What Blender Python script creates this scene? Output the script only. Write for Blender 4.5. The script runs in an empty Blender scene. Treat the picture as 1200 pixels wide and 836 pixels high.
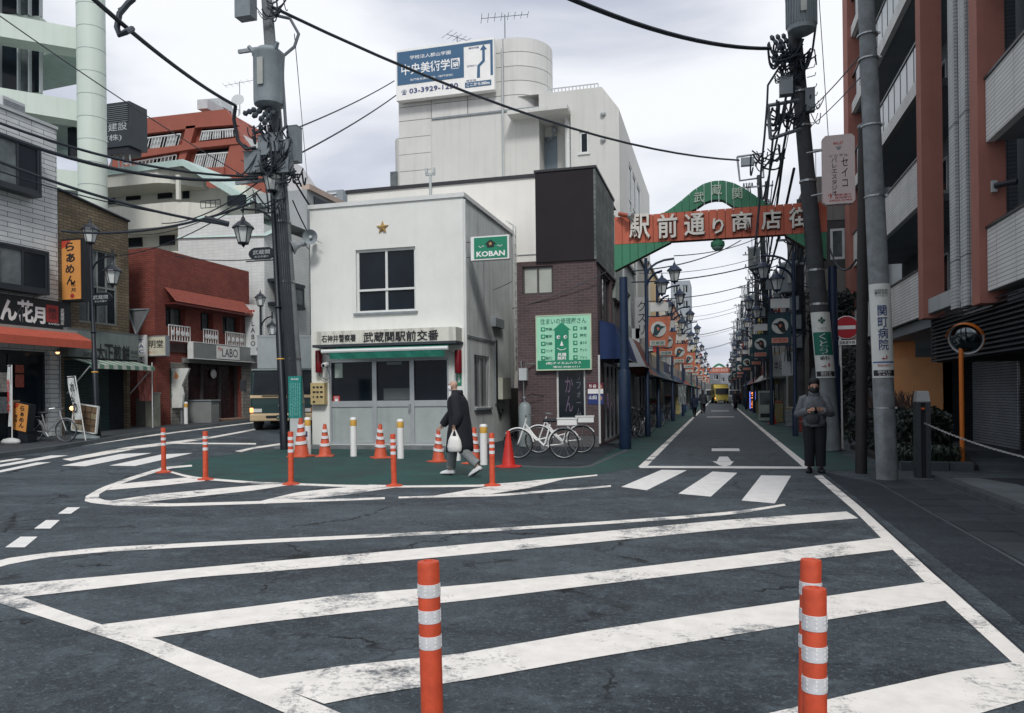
import bpy, bmesh, math, random
from math import sin, cos, tan, atan, atan2, pi, sqrt, radians
from mathutils import Vector, Matrix
random.seed(7)
SC = bpy.context.scene
COL = SC.collection
# camera
EYE = 1.45
FPX = 900.0
YAW = atan(242 / 900.0)
ROLL = 0.012
VC = 461 + ROLL * 242
cam_data = bpy.data.cameras.new('camera')
cam = bpy.data.objects.new('camera', cam_data)
COL.objects.link(cam)
cam_data.sensor_width = 36
cam_data.lens = 36 * FPX / 1200
cam_data.shift_y = (VC - 418) / 1200
cam_data.clip_end = 3000
cam.matrix_world = (Matrix.Translation((0, 0, EYE)) @ Matrix.Rotation(YAW, 4, 'Z')
     @ Matrix.Rotation(pi / 2, 4, 'X') @ Matrix.Rotation(-ROLL, 4, 'Z'))
SC.camera = cam
SC.view_settings.view_transform = 'Standard'
SC.view_settings.look = 'None'
SC.view_settings.exposure = 0.47
SC.view_settings.gamma = 1.0
# sky and sun (overcast)
SUN_EL, SUN_AZ = radians(44), radians(158)     # azimuth measured from +Y clockwise
world = bpy.data.worlds.new('World')
SC.world = world
world.use_nodes = True
wn, wl = world.node_tree.nodes, world.node_tree.links
wn.clear()
wo = wn.new('ShaderNodeOutputWorld')
bg = wn.new('ShaderNodeBackground')
bg.inputs['Strength'].default_value = 0.085
sky = wn.new('ShaderNodeTexSky')
sky.sky_type = 'NISHITA'
sky.sun_disc = False
sky.sun_elevation = SUN_EL
sky.sun_rotation = SUN_AZ
sky.air_density = 1.0
sky.dust_density = 2.0
tc = wn.new('ShaderNodeTexCoord')
mp = wn.new('ShaderNodeMapping')
mp.inputs['Scale'].default_value = (1.0, 1.0, 2.6)
mp.inputs['Location'].default_value = (1.3, 4.1, 0.4)
n1 = wn.new('ShaderNodeTexNoise')
n1.inputs['Scale'].default_value = 1.9
n1.inputs['Detail'].default_value = 7
n1.inputs['Roughness'].default_value = 0.5
n1.inputs['Distortion'].default_value = 0.35
rp = wn.new('ShaderNodeValToRGB')
rp.color_ramp.interpolation = 'EASE'
rp.color_ramp.elements[0].position = 0.33
rp.color_ramp.elements[0].color = (4.4, 4.75, 5.7, 1)
rp.color_ramp.elements[1].position = 0.62
rp.color_ramp.elements[1].color = (8.6, 8.75, 9.1, 1)
mx = wn.new('ShaderNodeMix')
mx.data_type = 'RGBA'
mx.inputs['Factor'].default_value = 0.94
wl.new(tc.outputs['Generated'], mp.inputs['Vector'])
wl.new(mp.outputs['Vector'], n1.inputs['Vector'])
wl.new(n1.outputs['Fac'], rp.inputs['Fac'])
wl.new(sky.outputs['Color'], mx.inputs['A'])
wl.new(rp.outputs['Color'], mx.inputs['B'])
wl.new(mx.outputs['Result'], bg.inputs['Color'])
wl.new(bg.outputs['Background'], wo.inputs['Surface'])
sd = bpy.data.lights.new('sun', 'SUN')
sd.energy = 1.5
sd.angle = radians(12)
sd.color = (1.0, 0.97, 0.93)
sun = bpy.data.objects.new('sun', sd)
COL.objects.link(sun)
_d = Vector((sin(SUN_AZ) * cos(SUN_EL), cos(SUN_AZ) * cos(SUN_EL), sin(SUN_EL)))
sun.rotation_euler = _d.to_track_quat('Z', 'Y').to_euler()
# surveying: from photo pixels to the place
FWD = (-sin(YAW), cos(YAW))
RGT = (cos(YAW), sin(YAW))
def ray(u, v):
 a, b = u - 600.0, -(v - VC)
 c, s = cos(ROLL), sin(ROLL)
 x, y = a * c + b * s, -a * s + b * c
 return (FWD[0] * FPX + RGT[0] * x, FWD[1] * FPX + RGT[1] * x, y)
def gz(x, y):
 t = min(1, max(0, (-x - 12.5) / 3.0))
 t = t * t * (3 - 2 * t)
 return 0.03 * min(40, max(0, y - 14)) * t
def G(u, v, z=None):
 d = ray(u, v)
 if z is not None:
  k = (z - EYE) / d[2]
  return Vector((k * d[0], k * d[1], z))
 k = 0.002
 while k < 0.5:
  if EYE + k * d[2] <= gz(k * d[0], k * d[1]):
   break
  k *= 1.003
 lo, hi = k / 1.003, k
 for _ in range(12):
  m = (lo + hi) / 2
  if EYE + m * d[2] <= gz(m * d[0], m * d[1]):
   hi = m
  else:
   lo = m
 return Vector((hi * d[0], hi * d[1], gz(hi * d[0], hi * d[1])))
def AT(u, v, depth):
 d = ray(u, v)
 k = depth / FPX
 return Vector((k * d[0], k * d[1], EYE + k * d[2]))
class Face:
 """An upright plane: 'S' faces the camera (-Y), 'E' faces +X, 'W' faces -X."""
 def __init__(self, kind, c):
  self.k, self.c = kind, c
 def pt(self, s, n, z):
  if self.k == 'S':
   return Vector((s, self.c - n, z))
  if self.k == 'E':
   return Vector((self.c + n, s, z))
  return Vector((self.c - n, s, z))
 def px(self, u, v, n=0.0):
  d = ray(u, v)
  if self.k == 'S':
   k = (self.c - n) / d[1]
   return k * d[0], EYE + k * d[2]
  k = (self.c + (n if self.k == 'E' else -n)) / d[0]
  return k * d[1], EYE + k * d[2]
 def rect(self, u0, v0, u1, v1, n=0.0):
  um, vm = (u0 + u1) / 2, (v0 + v1) / 2
  a, b = self.px(u0, vm, n)[0], self.px(u1, vm, n)[0]
  z1, z0 = self.px(um, v0, n)[1], self.px(um, v1, n)[1]
  return min(a, b), max(a, b), min(z0, z1), max(z0, z1)
 def box(self, mb, s0, s1, n0, n1, z0, z1):
  a, b = self.pt(s0, n0, z0), self.pt(s1, n1, z1)
  mb.box(min(a.x, b.x), max(a.x, b.x), min(a.y, b.y), max(a.y, b.y), min(z0, z1), max(z0, z1))
 def yaw(self):
  return {'S': 0.0, 'E': pi / 2, 'W': -pi / 2}[self.k]
# mesh builder
class MB:
 def __init__(self):
  self.v, self.f, self.m, self.cur = [], [], [], 0
 def add(self, vs, fs):
  o = len(self.v)
  self.v += [tuple(p) for p in vs]
  for f in fs:
   self.f.append([i + o for i in f])
   self.m.append(self.cur)
  return self
 def box(self, x0, x1, y0, y1, z0, z1):
  return self.add([(x0, y0, z0), (x1, y0, z0), (x1, y1, z0), (x0, y1, z0),
       (x0, y0, z1), (x1, y0, z1), (x1, y1, z1), (x0, y1, z1)],
      [(0, 3, 2, 1), (4, 5, 6, 7), (0, 1, 5, 4), (1, 2, 6, 5), (2, 3, 7, 6), (3, 0, 4, 7)])
 def cbox(self, c, s, M=None):
  x, y, z = s[0] / 2, s[1] / 2, s[2] / 2
  vs = [Vector(p) for p in [(-x, -y, -z), (x, -y, -z), (x, y, -z), (-x, y, -z), (-x, -y, z), (x, -y, z), (x, y, z), (-x, y, z)]]
  if M is not None:
   vs = [M @ p for p in vs]
  c = Vector(c)
  return self.add([p + c for p in vs],
      [(0, 3, 2, 1), (4, 5, 6, 7), (0, 1, 5, 4), (1, 2, 6, 5), (2, 3, 7, 6), (3, 0, 4, 7)])
 def rings(self, rings, cap=True, closed=True):
  n = len(rings[0])
  vs = [p for r in rings for p in r]
  fs = []
  for i in range(len(rings) - 1):
   for j in range(n if closed else n - 1):
    k = (j + 1) % n
    fs.append((i * n + j, i * n + k, (i + 1) * n + k, (i + 1) * n + j))
  if cap and closed:
   fs.append(tuple(range(n - 1, -1, -1)))
   fs.append(tuple((len(rings) - 1) * n + j for j in range(n)))
  return self.add(vs, fs)
 def tube(self, pts, r, n=8, cap=True):
  pts = [Vector(p) for p in pts]
  rs = r if isinstance(r, (list, tuple)) else [r] * len(pts)
  prev = None
  rings = []
  for i, p in enumerate(pts):
   t = (pts[min(i + 1, len(pts) - 1)] - pts[max(i - 1, 0)])
   t = t.normalized() if t.length > 1e-9 else Vector((0, 0, 1))
   if prev is None:
    a = Vector((0, 0, 1)) if abs(t.z) < 0.9 else Vector((1, 0, 0))
    e1 = t.cross(a).normalized()
   else:
    e1 = (prev - t * prev.dot(t))
    e1 = e1.normalized() if e1.length > 1e-6 else t.orthogonal().normalized()
   prev = e1
   e2 = t.cross(e1)
   rings.append([p + (e1 * cos(2 * pi * j / n) + e2 * sin(2 * pi * j / n)) * rs[i] for j in range(n)])
  return self.rings(rings, cap)
 def lathe(self, prof, c=(0, 0, 0), n=12, M=None):
  c = Vector(c)
  rings = []
  for r, z in prof:
   ring = []
   for j in range(n):
    a = 2 * pi * (j + 0.5) / n
    p = Vector((r * cos(a), r * sin(a), z))
    if M is not None:
     p = M @ p
    ring.append(p + c)
   rings.append(ring)
  return self.rings(rings)
 def prism(self, poly, fn, a, b):
  """poly of 2-D points, fn(s, t, depth) -> 3-D."""
  n = len(poly)
  vs = [fn(s, t, a) for s, t in poly] + [fn(s, t, b) for s, t in poly]
  fs = [tuple(range(n)), tuple(range(2 * n - 1, n - 1, -1))]
  fs += [(i, i + n, (i + 1) % n + n, (i + 1) % n) for i in range(n)]
  return self.add(vs, fs)
 def poly(self, pts):
  return self.add(pts, [tuple(range(len(pts)))])
 def ball(self, c, r, n=10, m=6, sc=(1, 1, 1)):
  c = Vector(c)
  rings = []
  for i in range(m + 1):
   a = pi * i / m
   rr, z = max(sin(a), 0.02) * r, cos(a) * r
   rings.append([c + Vector((rr * cos(2 * pi * j / n) * sc[0], rr * sin(2 * pi * j / n) * sc[1], z * sc[2])) for j in range(n)])
  return self.rings(rings)
 def data(self, mats, off=Vector((0, 0, 0)), smooth=False, recalc=True):
  me = bpy.data.meshes.new('mesh')
  me.from_pydata([(p[0] - off.x, p[1] - off.y, p[2] - off.z) for p in self.v], [], self.f)
  for m in (mats if isinstance(mats, (list, tuple)) else [mats]):
   me.materials.append(m)
  me.polygons.foreach_set('material_index', self.m)
  if recalc:
   bm = bmesh.new()
   bm.from_mesh(me)
   bmesh.ops.recalc_face_normals(bm, faces=bm.faces)
   bm.to_mesh(me)
   bm.free()
  if smooth:
   me.polygons.foreach_set('use_smooth', [True] * len(me.polygons))
   if smooth != 'full':
    me.set_sharp_from_angle(angle=radians(40))
  me.update()
  return me
def wloc(o):
 v = Vector((0, 0, 0))
 while o is not None:
  v = v + o.location
  o = o.parent
 return v
def put(name, me, parent=None, loc=None):
 o = bpy.data.objects.new(name, me)
 COL.objects.link(o)
 if parent is not None:
  o.parent = parent
 if loc is not None:
  o.location = loc
 return o
def part(name, mb, mats, parent, label=None, kind=None, smooth=False, recalc=True):
 o = put(name, mb.data(mats, wloc(parent), smooth, recalc), parent)
 if label:
  o['label'] = label
 if kind:
  o['kind'] = kind
 return o
def tagit(o, label, cat, group=None, kind=None):
 o['label'] = label
 o['category'] = cat
 if group:
  o['group'] = group
 if kind:
  o['kind'] = kind
 return o
def thing(name, label, cat, loc=(0, 0, 0), group=None):
 o = bpy.data.objects.new(name, None)
 COL.objects.link(o)
 o.location = loc
 o.empty_display_size = 0.3
 return tagit(o, label, cat, group)
def single(name, mb, mats, label, cat, group=None, smooth=False, loc=(0, 0, 0)):
 loc = Vector(loc)
 o = put(name, mb.data(mats, loc, smooth), None, loc)
 return tagit(o, label, cat, group)
def setting(name, mb, mats, smooth=False, recalc=True):
 o = put(name, mb.data(mats, Vector((0, 0, 0)), smooth, recalc))
 o['kind'] = 'structure'
 return o
def dup(o, loc=None, rz=None, label=None, sc=None, parent=None, group=None):
 c = o.copy()
 COL.objects.link(c)
 c.parent = parent
 if loc is not None:
  c.location = loc
 if rz is not None:
  c.rotation_euler = (0, 0, rz)
 if sc is not None:
  c.scale = (sc, sc, sc) if not isinstance(sc, tuple) else sc
 if label:
  c['label'] = label
 if group:
  c['group'] = group
 for ch in o.children:
  dup(ch, parent=c)
 return c
# materials
MATS = {}
def node_mat(name):
 m = bpy.data.materials.new(name)
 m.use_nodes = True
 nt = m.node_tree
 return m, nt, nt.nodes, nt.links, nt.nodes['Principled BSDF']
def mat(name, col, rough=0.7, var=0.12, scale=3.0, fine=0.0, metal=0.0, bump=0.0, bscale=60.0, streak=0.0, dirt=None, spec=0.4, coords='pos'):
 """Plain surface with two scales of tone variation, optional run-off streaks and fine relief."""
 if name in MATS:
  return MATS[name]
 m, nt, N, L, P = node_mat(name)
 P.inputs['Roughness'].default_value = rough
 P.inputs['Metallic'].default_value = metal
 P.inputs['Specular IOR Level'].default_value = spec
 geo = N.new('ShaderNodeNewGeometry') if coords == 'pos' else N.new('ShaderNodeTexCoord')
 pos = geo.outputs['Position'] if coords == 'pos' else geo.outputs['Object']
 a = N.new('ShaderNodeTexNoise')
 a.inputs['Scale'].default_value = scale
 a.inputs['Detail'].default_value = 6
 a.inputs['Roughness'].default_value = 0.65
 L.new(pos, a.inputs['Vector'])
 r = N.new('ShaderNodeMapRange')
 r.inputs['From Min'].default_value = 0.3
 r.inputs['From Max'].default_value = 0.7
 r.inputs['To Min'].default_value = 1 - var
 r.inputs['To Max'].default_value = 1 + var
 L.new(a.outputs['Fac'], r.inputs['Value'])
 out = r.outputs['Result']
 if streak > 0:
  mpn = N.new('ShaderNodeMapping')
  mpn.inputs['Scale'].default_value = (5.0, 5.0, 0.22)
  L.new(pos, mpn.inputs['Vector'])
  s = N.new('ShaderNodeTexNoise')
  s.inputs['Scale'].default_value = 1.0
  s.inputs['Detail'].default_value = 5
  L.new(mpn.outputs['Vector'], s.inputs['Vector'])
  q = N.new('ShaderNodeMapRange')
  q.inputs['From Min'].default_value = 0.5
  q.inputs['From Max'].default_value = 0.75
  q.inputs['To Min'].default_value = 1.0
  q.inputs['To Max'].default_value = 1 - streak
  L.new(s.outputs['Fac'], q.inputs['Value'])
  mm = N.new('ShaderNodeMath')
  mm.operation = 'MULTIPLY'
  L.new(out, mm.inputs[0])
  L.new(q.outputs['Result'], mm.inputs[1])
  out = mm.outputs[0]
 mul = N.new('ShaderNodeVectorMath')
 mul.operation = 'SCALE'
 mul.inputs[0].default_value = col
 L.new(out, mul.inputs['Scale'])
 L.new(mul.outputs['Vector'], P.inputs['Base Color'])
 if bump > 0:
  b = N.new('ShaderNodeTexNoise')
  b.inputs['Scale'].default_value = bscale
  b.inputs['Detail'].default_value = 3
  L.new(pos, b.inputs['Vector'])
  bn = N.new('ShaderNodeBump')
  bn.inputs['Strength'].default_value = bump
  bn.inputs['Distance'].default_value = 0.01
  L.new(b.outputs['Fac'], bn.inputs['Height'])
  L.new(bn.outputs['Normal'], P.inputs['Normal'])
 MATS[name] = m
 return m
def brick_mat(name, c1, c2, mortar, w, h, joint=0.012, rough=0.75, offset=0.5, spec=0.3, grime=0.15, bump=0.5):
 """Small masonry courses too fine to pick apart from the camera."""
 if name in MATS:
  return MATS[name]
 m, nt, N, L, P = node_mat(name)
 P.inputs['Roughness'].default_value = rough
 P.inputs['Specular IOR Level'].default_value = spec
 geo = N.new('ShaderNodeNewGeometry')
 sp = N.new('ShaderNodeSeparateXYZ')
 L.new(geo.outputs['Position'], sp.inputs[0])
 ad = N.new('ShaderNodeMath')
 ad.operation = 'ADD'
 L.new(sp.outputs['X'], ad.inputs[0])
 L.new(sp.outputs['Y'], ad.inputs[1])
 cb = N.new('ShaderNodeCombineXYZ')
 L.new(ad.outputs[0], cb.inputs[0])
 L.new(sp.outputs['Z'], cb.inputs[1])
 b = N.new('ShaderNodeTexBrick')
 b.offset = offset
 b.inputs['Scale'].default_value = 1.0
 b.inputs['Color1'].default_value = (*c1, 1)
 b.inputs['Color2'].default_value = (*c2, 1)
 b.inputs['Mortar'].default_value = (*mortar, 1)
 b.inputs['Mortar Size'].default_value = joint
 b.inputs['Brick Width'].default_value = w
 b.inputs['Row Height'].default_value = h
 L.new(cb.outputs[0], b.inputs['Vector'])
 a = N.new('ShaderNodeTexNoise')
 a.inputs['Scale'].default_value = 1.3
 a.inputs['Detail'].default_value = 7
 L.new(geo.outputs['Position'], a.inputs['Vector'])
 r = N.new('ShaderNodeMapRange')
 r.inputs['From Min'].default_value = 0.3
 r.inputs['From Max'].default_value = 0.7
 r.inputs['To Min'].default_value = 1 - grime
 r.inputs['To Max'].default_value = 1 + grime
 L.new(a.outputs['Fac'], r.inputs['Value'])
 mul = N.new('ShaderNodeVectorMath')
 mul.operation = 'SCALE'
 L.new(b.outputs['Color'], mul.inputs[0])
 L.new(r.outputs['Result'], mul.inputs['Scale'])
 L.new(mul.outputs['Vector'], P.inputs['Base Color'])
 bn = N.new('ShaderNodeBump')
 bn.invert = True
 bn.inputs['Strength'].default_value = bump
 bn.inputs['Distance'].default_value = 0.01
 L.new(b.outputs['Fac'], bn.inputs['Height'])
 L.new(bn.outputs['Normal'], P.inputs['Normal'])
 MATS[name] = m
 return m
def glow(name, col, e):
 if name in MATS:
  return MATS[name]
 m, nt, N, L, P = node_mat(name)
 P.inputs['Base Color'].default_value = (*col, 1)
 P.inputs['Emission Color'].default_value = (*col, 1)
 P.inputs['Emission Strength'].default_value = e
 MATS[name] = m
 return m
def asphalt_mat(name, c0, c1, crack=True, wear=None):
 m, nt, N, L, P = node_mat(name)
 P.inputs['Specular IOR Level'].default_value = 0.35
 geo = N.new('ShaderNodeNewGeometry')
 pos = geo.outputs['Position']
 def noise(scale, det, rough=0.6, dist=0.0, vec=None):
  n = N.new('ShaderNodeTexNoise')
  n.inputs['Scale'].default_value = scale
  n.inputs['Detail'].default_value = det
  n.inputs['Roughness'].default_value = rough
  n.inputs['Distortion'].default_value = dist
  L.new(vec or pos, n.inputs['Vector'])
  return n
 def ramp(src, p0, p1, a=0.0, b=1.0):
  r = N.new('ShaderNodeMapRange')
  r.inputs['From Min'].default_value = p0
  r.inputs['From Max'].default_value = p1
  r.inputs['To Min'].default_value = a
  r.inputs['To Max'].default_value = b
  L.new(src, r.inputs['Value'])
  return r.outputs['Result']
 def mix(f, a, b):
  x = N.new('ShaderNodeMix')
  x.data_type = 'RGBA'
  if isinstance(f, float):
   x.inputs['Factor'].default_value = f
  else:
   L.new(f, x.inputs['Factor'])
  for nm, val in (('A', a), ('B', b)):
   if isinstance(val, tuple):
    x.inputs[nm].default_value = (*val, 1)
   else:
    L.new(val, x.inputs[nm])
  return x.outputs['Result']
 mpn = N.new('ShaderNodeMapping')
 mpn.inputs['Scale'].default_value = (0.35, 1.0, 1.0)
 mpn.inputs['Rotation'].default_value = (0, 0, -0.2)
 L.new(pos, mpn.inputs['Vector'])
 big = noise(0.9, 8, 0.68, 0.6, mpn.outputs['Vector'])
 colr = mix(ramp(big.outputs['Fac'], 0.38, 0.64), c0, c1)
 grain = noise(70, 4, 0.7)
 dark = tuple(x * 0.45 for x in c0)
 lite = tuple(min(1, x * 1.7) for x in c1)
 colr = mix(ramp(grain.outputs['Fac'], 0.52, 0.38, 0, 0.6), colr, dark)
 g2 = noise(95, 2, 0.6)
 colr = mix(ramp(g2.outputs['Fac'], 0.6, 0.74, 0, 0.75), colr, lite)
 pit = noise(9, 8, 0.8)
 colr = mix(ramp(pit.outputs['Fac'], 0.47, 0.30, 0, 0.9), colr, dark)
 bl = noise(3.2, 7, 0.75, 0.4)
 colr = mix(ramp(bl.outputs['Fac'], 0.5, 0.72, 0, 0.55), colr, lite)
 ag = noise(26, 4, 0.8)
 colr = mix(ramp(ag.outputs['Fac'], 0.54, 0.68, 0, 0.85), colr, lite)
 dk = noise(19, 5, 0.8)
 colr = mix(ramp(dk.outputs['Fac'], 0.46, 0.34, 0, 0.75), colr, dark)
 if crack:
  wob = noise(1.6, 5, 0.7)
  vadd = N.new('ShaderNodeVectorMath')
  vadd.operation = 'MULTIPLY_ADD'
  L.new(wob.outputs['Color'], vadd.inputs[0])
  vadd.inputs[1].default_value = (0.9, 0.9, 0)
  L.new(pos, vadd.inputs[2])
  vo = N.new('ShaderNodeTexVoronoi')
  vo.feature = 'DISTANCE_TO_EDGE'
  vo.inputs['Scale'].default_value = 0.55
  L.new(vadd.outputs[0], vo.inputs['Vector'])
  line = ramp(vo.outputs['Distance'], 0.005, 0.014, 1, 0)
  mask = noise(0.5, 3)
  mk = ramp(mask.outputs['Fac'], 0.47, 0.55)
  mm = N.new('ShaderNodeMath')
  mm.operation = 'MULTIPLY'
  L.new(line, mm.inputs[0])
  L.new(mk, mm.inputs[1])
  colr = mix(mm.outputs[0], colr, tuple(x * 0.22 for x in c0))
 if wear:
  w1 = noise(wear[1], 9, 0.78, 0.3)
  w2 = noise(0.8, 4, 0.6)
  s = N.new('ShaderNodeMath')
  s.operation = 'MULTIPLY_ADD'
  L.new(w2.outputs['Fac'], s.inputs[0])
  s.inputs[1].default_value = 0.9
  L.new(w1.outputs['Fac'], s.inputs[2])
  w3 = noise(30, 4, 0.8)
  s2 = N.new('ShaderNodeMath')
  s2.operation = 'MULTIPLY_ADD'
  L.new(w3.outputs['Fac'], s2.inputs[0])
  s2.inputs[1].default_value = 0.5
  L.new(s.outputs[0], s2.inputs[2])
  f = ramp(s2.outputs[0], wear[2] + 0.27, wear[3] + 0.24)
  ww = noise(6, 5, 0.6)
  paint = mix(ramp(ww.outputs['Fac'], 0.35, 0.65), wear[0], tuple(x * 0.86 for x in wear[0]))
  colr = mix(f, paint, colr)
 L.new(colr, P.inputs['Base Color'])
 rr = ramp(big.outputs['Fac'], 0.3, 0.7, 0.62, 0.85)
 L.new(rr, P.inputs['Roughness'])
 bn = N.new('ShaderNodeBump')
 bn.inputs['Strength'].default_value = 0.9 if not wear else 0.3
 bn.inputs['Distance'].default_value = 0.012
 L.new(grain.outputs['Fac'], bn.inputs['Height'])
 L.new(bn.outputs['Normal'], P.inputs['Normal'])
 MATS[name] = m
 return m
ASPH = asphalt_mat('asphalt', (0.022, 0.031, 0.040), (0.085, 0.108, 0.124))
ASPH2 = asphalt_mat('asphalt_smooth', (0.012, 0.018, 0.026), (0.030, 0.041, 0.052), crack=False)
PAINT = asphalt_mat('road_paint', (0.10, 0.115, 0.125), (0.19, 0.205, 0.215), crack=True, wear=((0.84, 0.81, 0.76), 1.7, 0.965, 1.15))
PAINT2 = asphalt_mat('fresh_road_paint', (0.035, 0.045, 0.056), (0.080, 0.094, 0.108), crack=False, wear=((0.80, 0.79, 0.77), 5.0, 1.22, 1.32))
GREENP = asphalt_mat('green_road_paint', (0.018, 0.040, 0.042), (0.03, 0.055, 0.055), crack=False, wear=((0.014, 0.082, 0.072), 1.2, 0.72, 1.12))
SLAB = mat('paving_concrete', (0.050, 0.064, 0.074), 0.85, 0.25, 2.0, bump=0.4)
KERB = mat('kerb_concrete', (0.065, 0.078, 0.086), 0.85, 0.25, 2.0, bump=0.4)
CONC = mat('concrete', (0.25, 0.26, 0.26), 0.85, 0.2, 1.5, bump=0.3, streak=0.25)
POLEC = mat('pole_concrete', (0.17, 0.19, 0.20), 0.85, 0.25, 3, bump=0.3, streak=0.35)
POLED = mat('dark_pole_concrete', (0.055, 0.06, 0.065), 0.85, 0.25, 3, bump=0.3, streak=0.3)
WHITEW = mat('white_render', (0.74, 0.73, 0.69), 0.8, 0.04, 0.8, streak=0.07, bump=0.1)
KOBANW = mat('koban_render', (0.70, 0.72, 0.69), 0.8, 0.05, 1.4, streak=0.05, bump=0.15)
KOBANS = mat('koban_render_shaded', (0.58, 0.62, 0.61), 0.85, 0.12, 1.5, streak=0.3, bump=0.2)  # darker copy of the front render: side's shade in the colour, plus streaks
TRIM = mat('white_trim', (0.62, 0.64, 0.63), 0.5, 0.06)
ALU = mat('aluminium', (0.42, 0.45, 0.46), 0.38, 0.08, metal=0.5)
GLASS = mat('dark_glass', (0.009, 0.014, 0.020), 0.1, 0.3, 1.2, spec=0.22)
GLASS2 = mat('curtained_glass', (0.11, 0.13, 0.135), 0.15, 0.4, 2.2, spec=0.25)
GLASS3 = mat('frosted_glass', (0.38, 0.40, 0.36), 0.3, 0.12, 2.2, spec=0.5)
BLACK = mat('black_paint', (0.010, 0.013, 0.018), 0.45, 0.2)
BLACKM = mat('black_metal', (0.014, 0.019, 0.026), 0.4, 0.2, metal=0.2)
RUBBER = mat('rubber', (0.012, 0.013, 0.015), 0.8, 0.2)
WIRE = mat('cable_rubber', (0.018, 0.026, 0.036), 0.7, 0.1)
GREY = mat('grey_paint', (0.22, 0.25, 0.27), 0.5, 0.12, 4, streak=0.2)
GREYL = mat('light_grey_paint', (0.42, 0.45, 0.46), 0.5, 0.08)
WHITE = mat('white_paint', (0.78, 0.78, 0.76), 0.45, 0.05)
PLASW = mat('white_plastic', (0.74, 0.75, 0.74), 0.4, 0.05)
ORANGE = mat('orange_urethane', (0.52, 0.070, 0.028), 0.6, 0.22, 12, streak=0.25, bump=0.1, coords='obj')
ORANGEC = mat('orange_cone_plastic', (0.50, 0.085, 0.04), 0.55, 0.2, 6, streak=0.2)
REDC = mat('red_cone_plastic', (0.48, 0.022, 0.016), 0.55, 0.15, 6)
REFL = mat('reflective_tape', (0.62, 0.63, 0.65), 0.3, 0.14, 40, spec=0.8)
YELT = mat('yellow_tape', (0.62, 0.36, 0.07), 0.5, 0.15)
BLUEP = mat('blue_lamp_paint', (0.010, 0.026, 0.062), 0.45, 0.2, 4)
LANT = mat('lantern_glass', (0.60, 0.64, 0.63), 0.2, 0.15, 6)
STEEL = mat('steel', (0.35, 0.37, 0.38), 0.35, 0.1, metal=0.8)
GREENS = mat('sign_green', (0.012, 0.21, 0.12), 0.45, 0.08)
INK = mat('ink_black', (0.015, 0.016, 0.02), 0.6, 0.05)
INKB = mat('ink_navy', (0.02, 0.04, 0.17), 0.6, 0.05)
INKR = mat('ink_red', (0.45, 0.02, 0.02), 0.6, 0.05)
INKW = mat('ink_white', (0.80, 0.80, 0.79), 0.55, 0.03)
INKG = mat('ink_green', (0.01, 0.13, 0.09), 0.6, 0.05)
VOIDSHADE = mat('interior_shade', (0.012, 0.015, 0.02), 0.9, 0.3)  # near-black for openings and gaps: their inner shade put into the colour
# lettering
_TXT = {}
def text_mesh(s, bold, ext):
 key = (s, bold, ext)
 if key in _TXT:
  return _TXT[key]
 cu = bpy.data.curves.new('lettering', 'FONT')
 cu.body = s
 cu.size = 1.0
 cu.resolution_u = 2
 cu.offset = bold
 cu.extrude = ext
 cu.space_line = 0.98
 cu.align_x = 'CENTER'
 o = bpy.data.objects.new('t', cu)
 COL.objects.link(o)
 dg = bpy.context.evaluated_depsgraph_get()
 me = bpy.data.meshes.new_from_object(o.evaluated_get(dg))
 COL.objects.unlink(o)
 bpy.data.objects.remove(o)
 me.materials.clear()
 xs = [v.co.x for v in me.vertices] or [0, 1]
 ys = [v.co.y for v in me.vertices] or [0, 1]
 cx, cy, w, h = (min(xs) + max(xs)) / 2, (min(ys) + max(ys)) / 2, max(xs) - min(xs), max(ys) - min(ys)
 for v in me.vertices:
  v.co.x = (v.co.x - cx) / max(w, 1e-6)
  v.co.y = (v.co.y - cy) / max(h, 1e-6)
 _TXT[key] = me
 return me
def lettering(parent, s, face, sc, zc, w, h, m, n=0.006, vertical=False, bold=0.0, depth=0.003, name='lettering', rot=0.0):
 """Text that fills w x h, centred at (sc, zc) on an upright face, n in front of it."""
 if vertical:
  s = '\n'.join(s)
 me = text_mesh(s, bold, 0.5).copy()
 me.materials.append(m)
 R = Matrix.Rotation(face.yaw(), 4, 'Z') @ Matrix.Rotation(pi / 2, 4, 'X') @ Matrix.Rotation(rot, 4, 'Z')
 me.transform(R @ Matrix.Diagonal((w, h, depth, 1)))
 p = face.pt(sc, n + depth / 2, zc)
 o = put(name, me, parent)
 o.location = p - wloc(parent)
 return o
def in_frame(parent, face, u0, v0, u1, v1, s, m, n=0.0, **k):
 """Text placed where the photograph shows it on that plane."""
 a, b, c, d = face.rect(u0, v0, u1, v1, n)
 return lettering(parent, s, face, (a + b) / 2, (c + d) / 2, b - a, d - c, m, n=n + 0.004, **k)
# walls with real openings
def wall_face(mb, F, s0, s1, z0, z1, holes, d=0.14, n=0.0):
 ss = sorted(set([s0, s1] + [min(max(h[i], s0), s1) for h in holes for i in (0, 1)]))
 zs = sorted(set([z0, z1] + [min(max(h[i], z0), z1) for h in holes for i in (2, 3)]))
 for i in range(len(ss) - 1):
  for j in range(len(zs) - 1):
   a, b, c, e = ss[i], ss[i + 1], zs[j], zs[j + 1]
   if b - a < 1e-5 or e - c < 1e-5:
    continue
   cs, cz = (a + b) / 2, (c + e) / 2
   if any(h[0] < cs < h[1] and h[2] < cz < h[3] for h in holes):
    continue
   mb.poly([F.pt(a, n, c), F.pt(b, n, c), F.pt(b, n, e), F.pt(a, n, e)])
 for h in holes:
  a, b, c, e = h[:4]
  for p, q in (((a, c), (b, c)), ((b, c), (b, e)), ((b, e), (a, e)), ((a, e), (a, c))):
   mb.poly([F.pt(p[0], n, p[1]), F.pt(q[0], n, q[1]), F.pt(q[0], n - d, q[1]), F.pt(p[0], n - d, p[1])])
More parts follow.
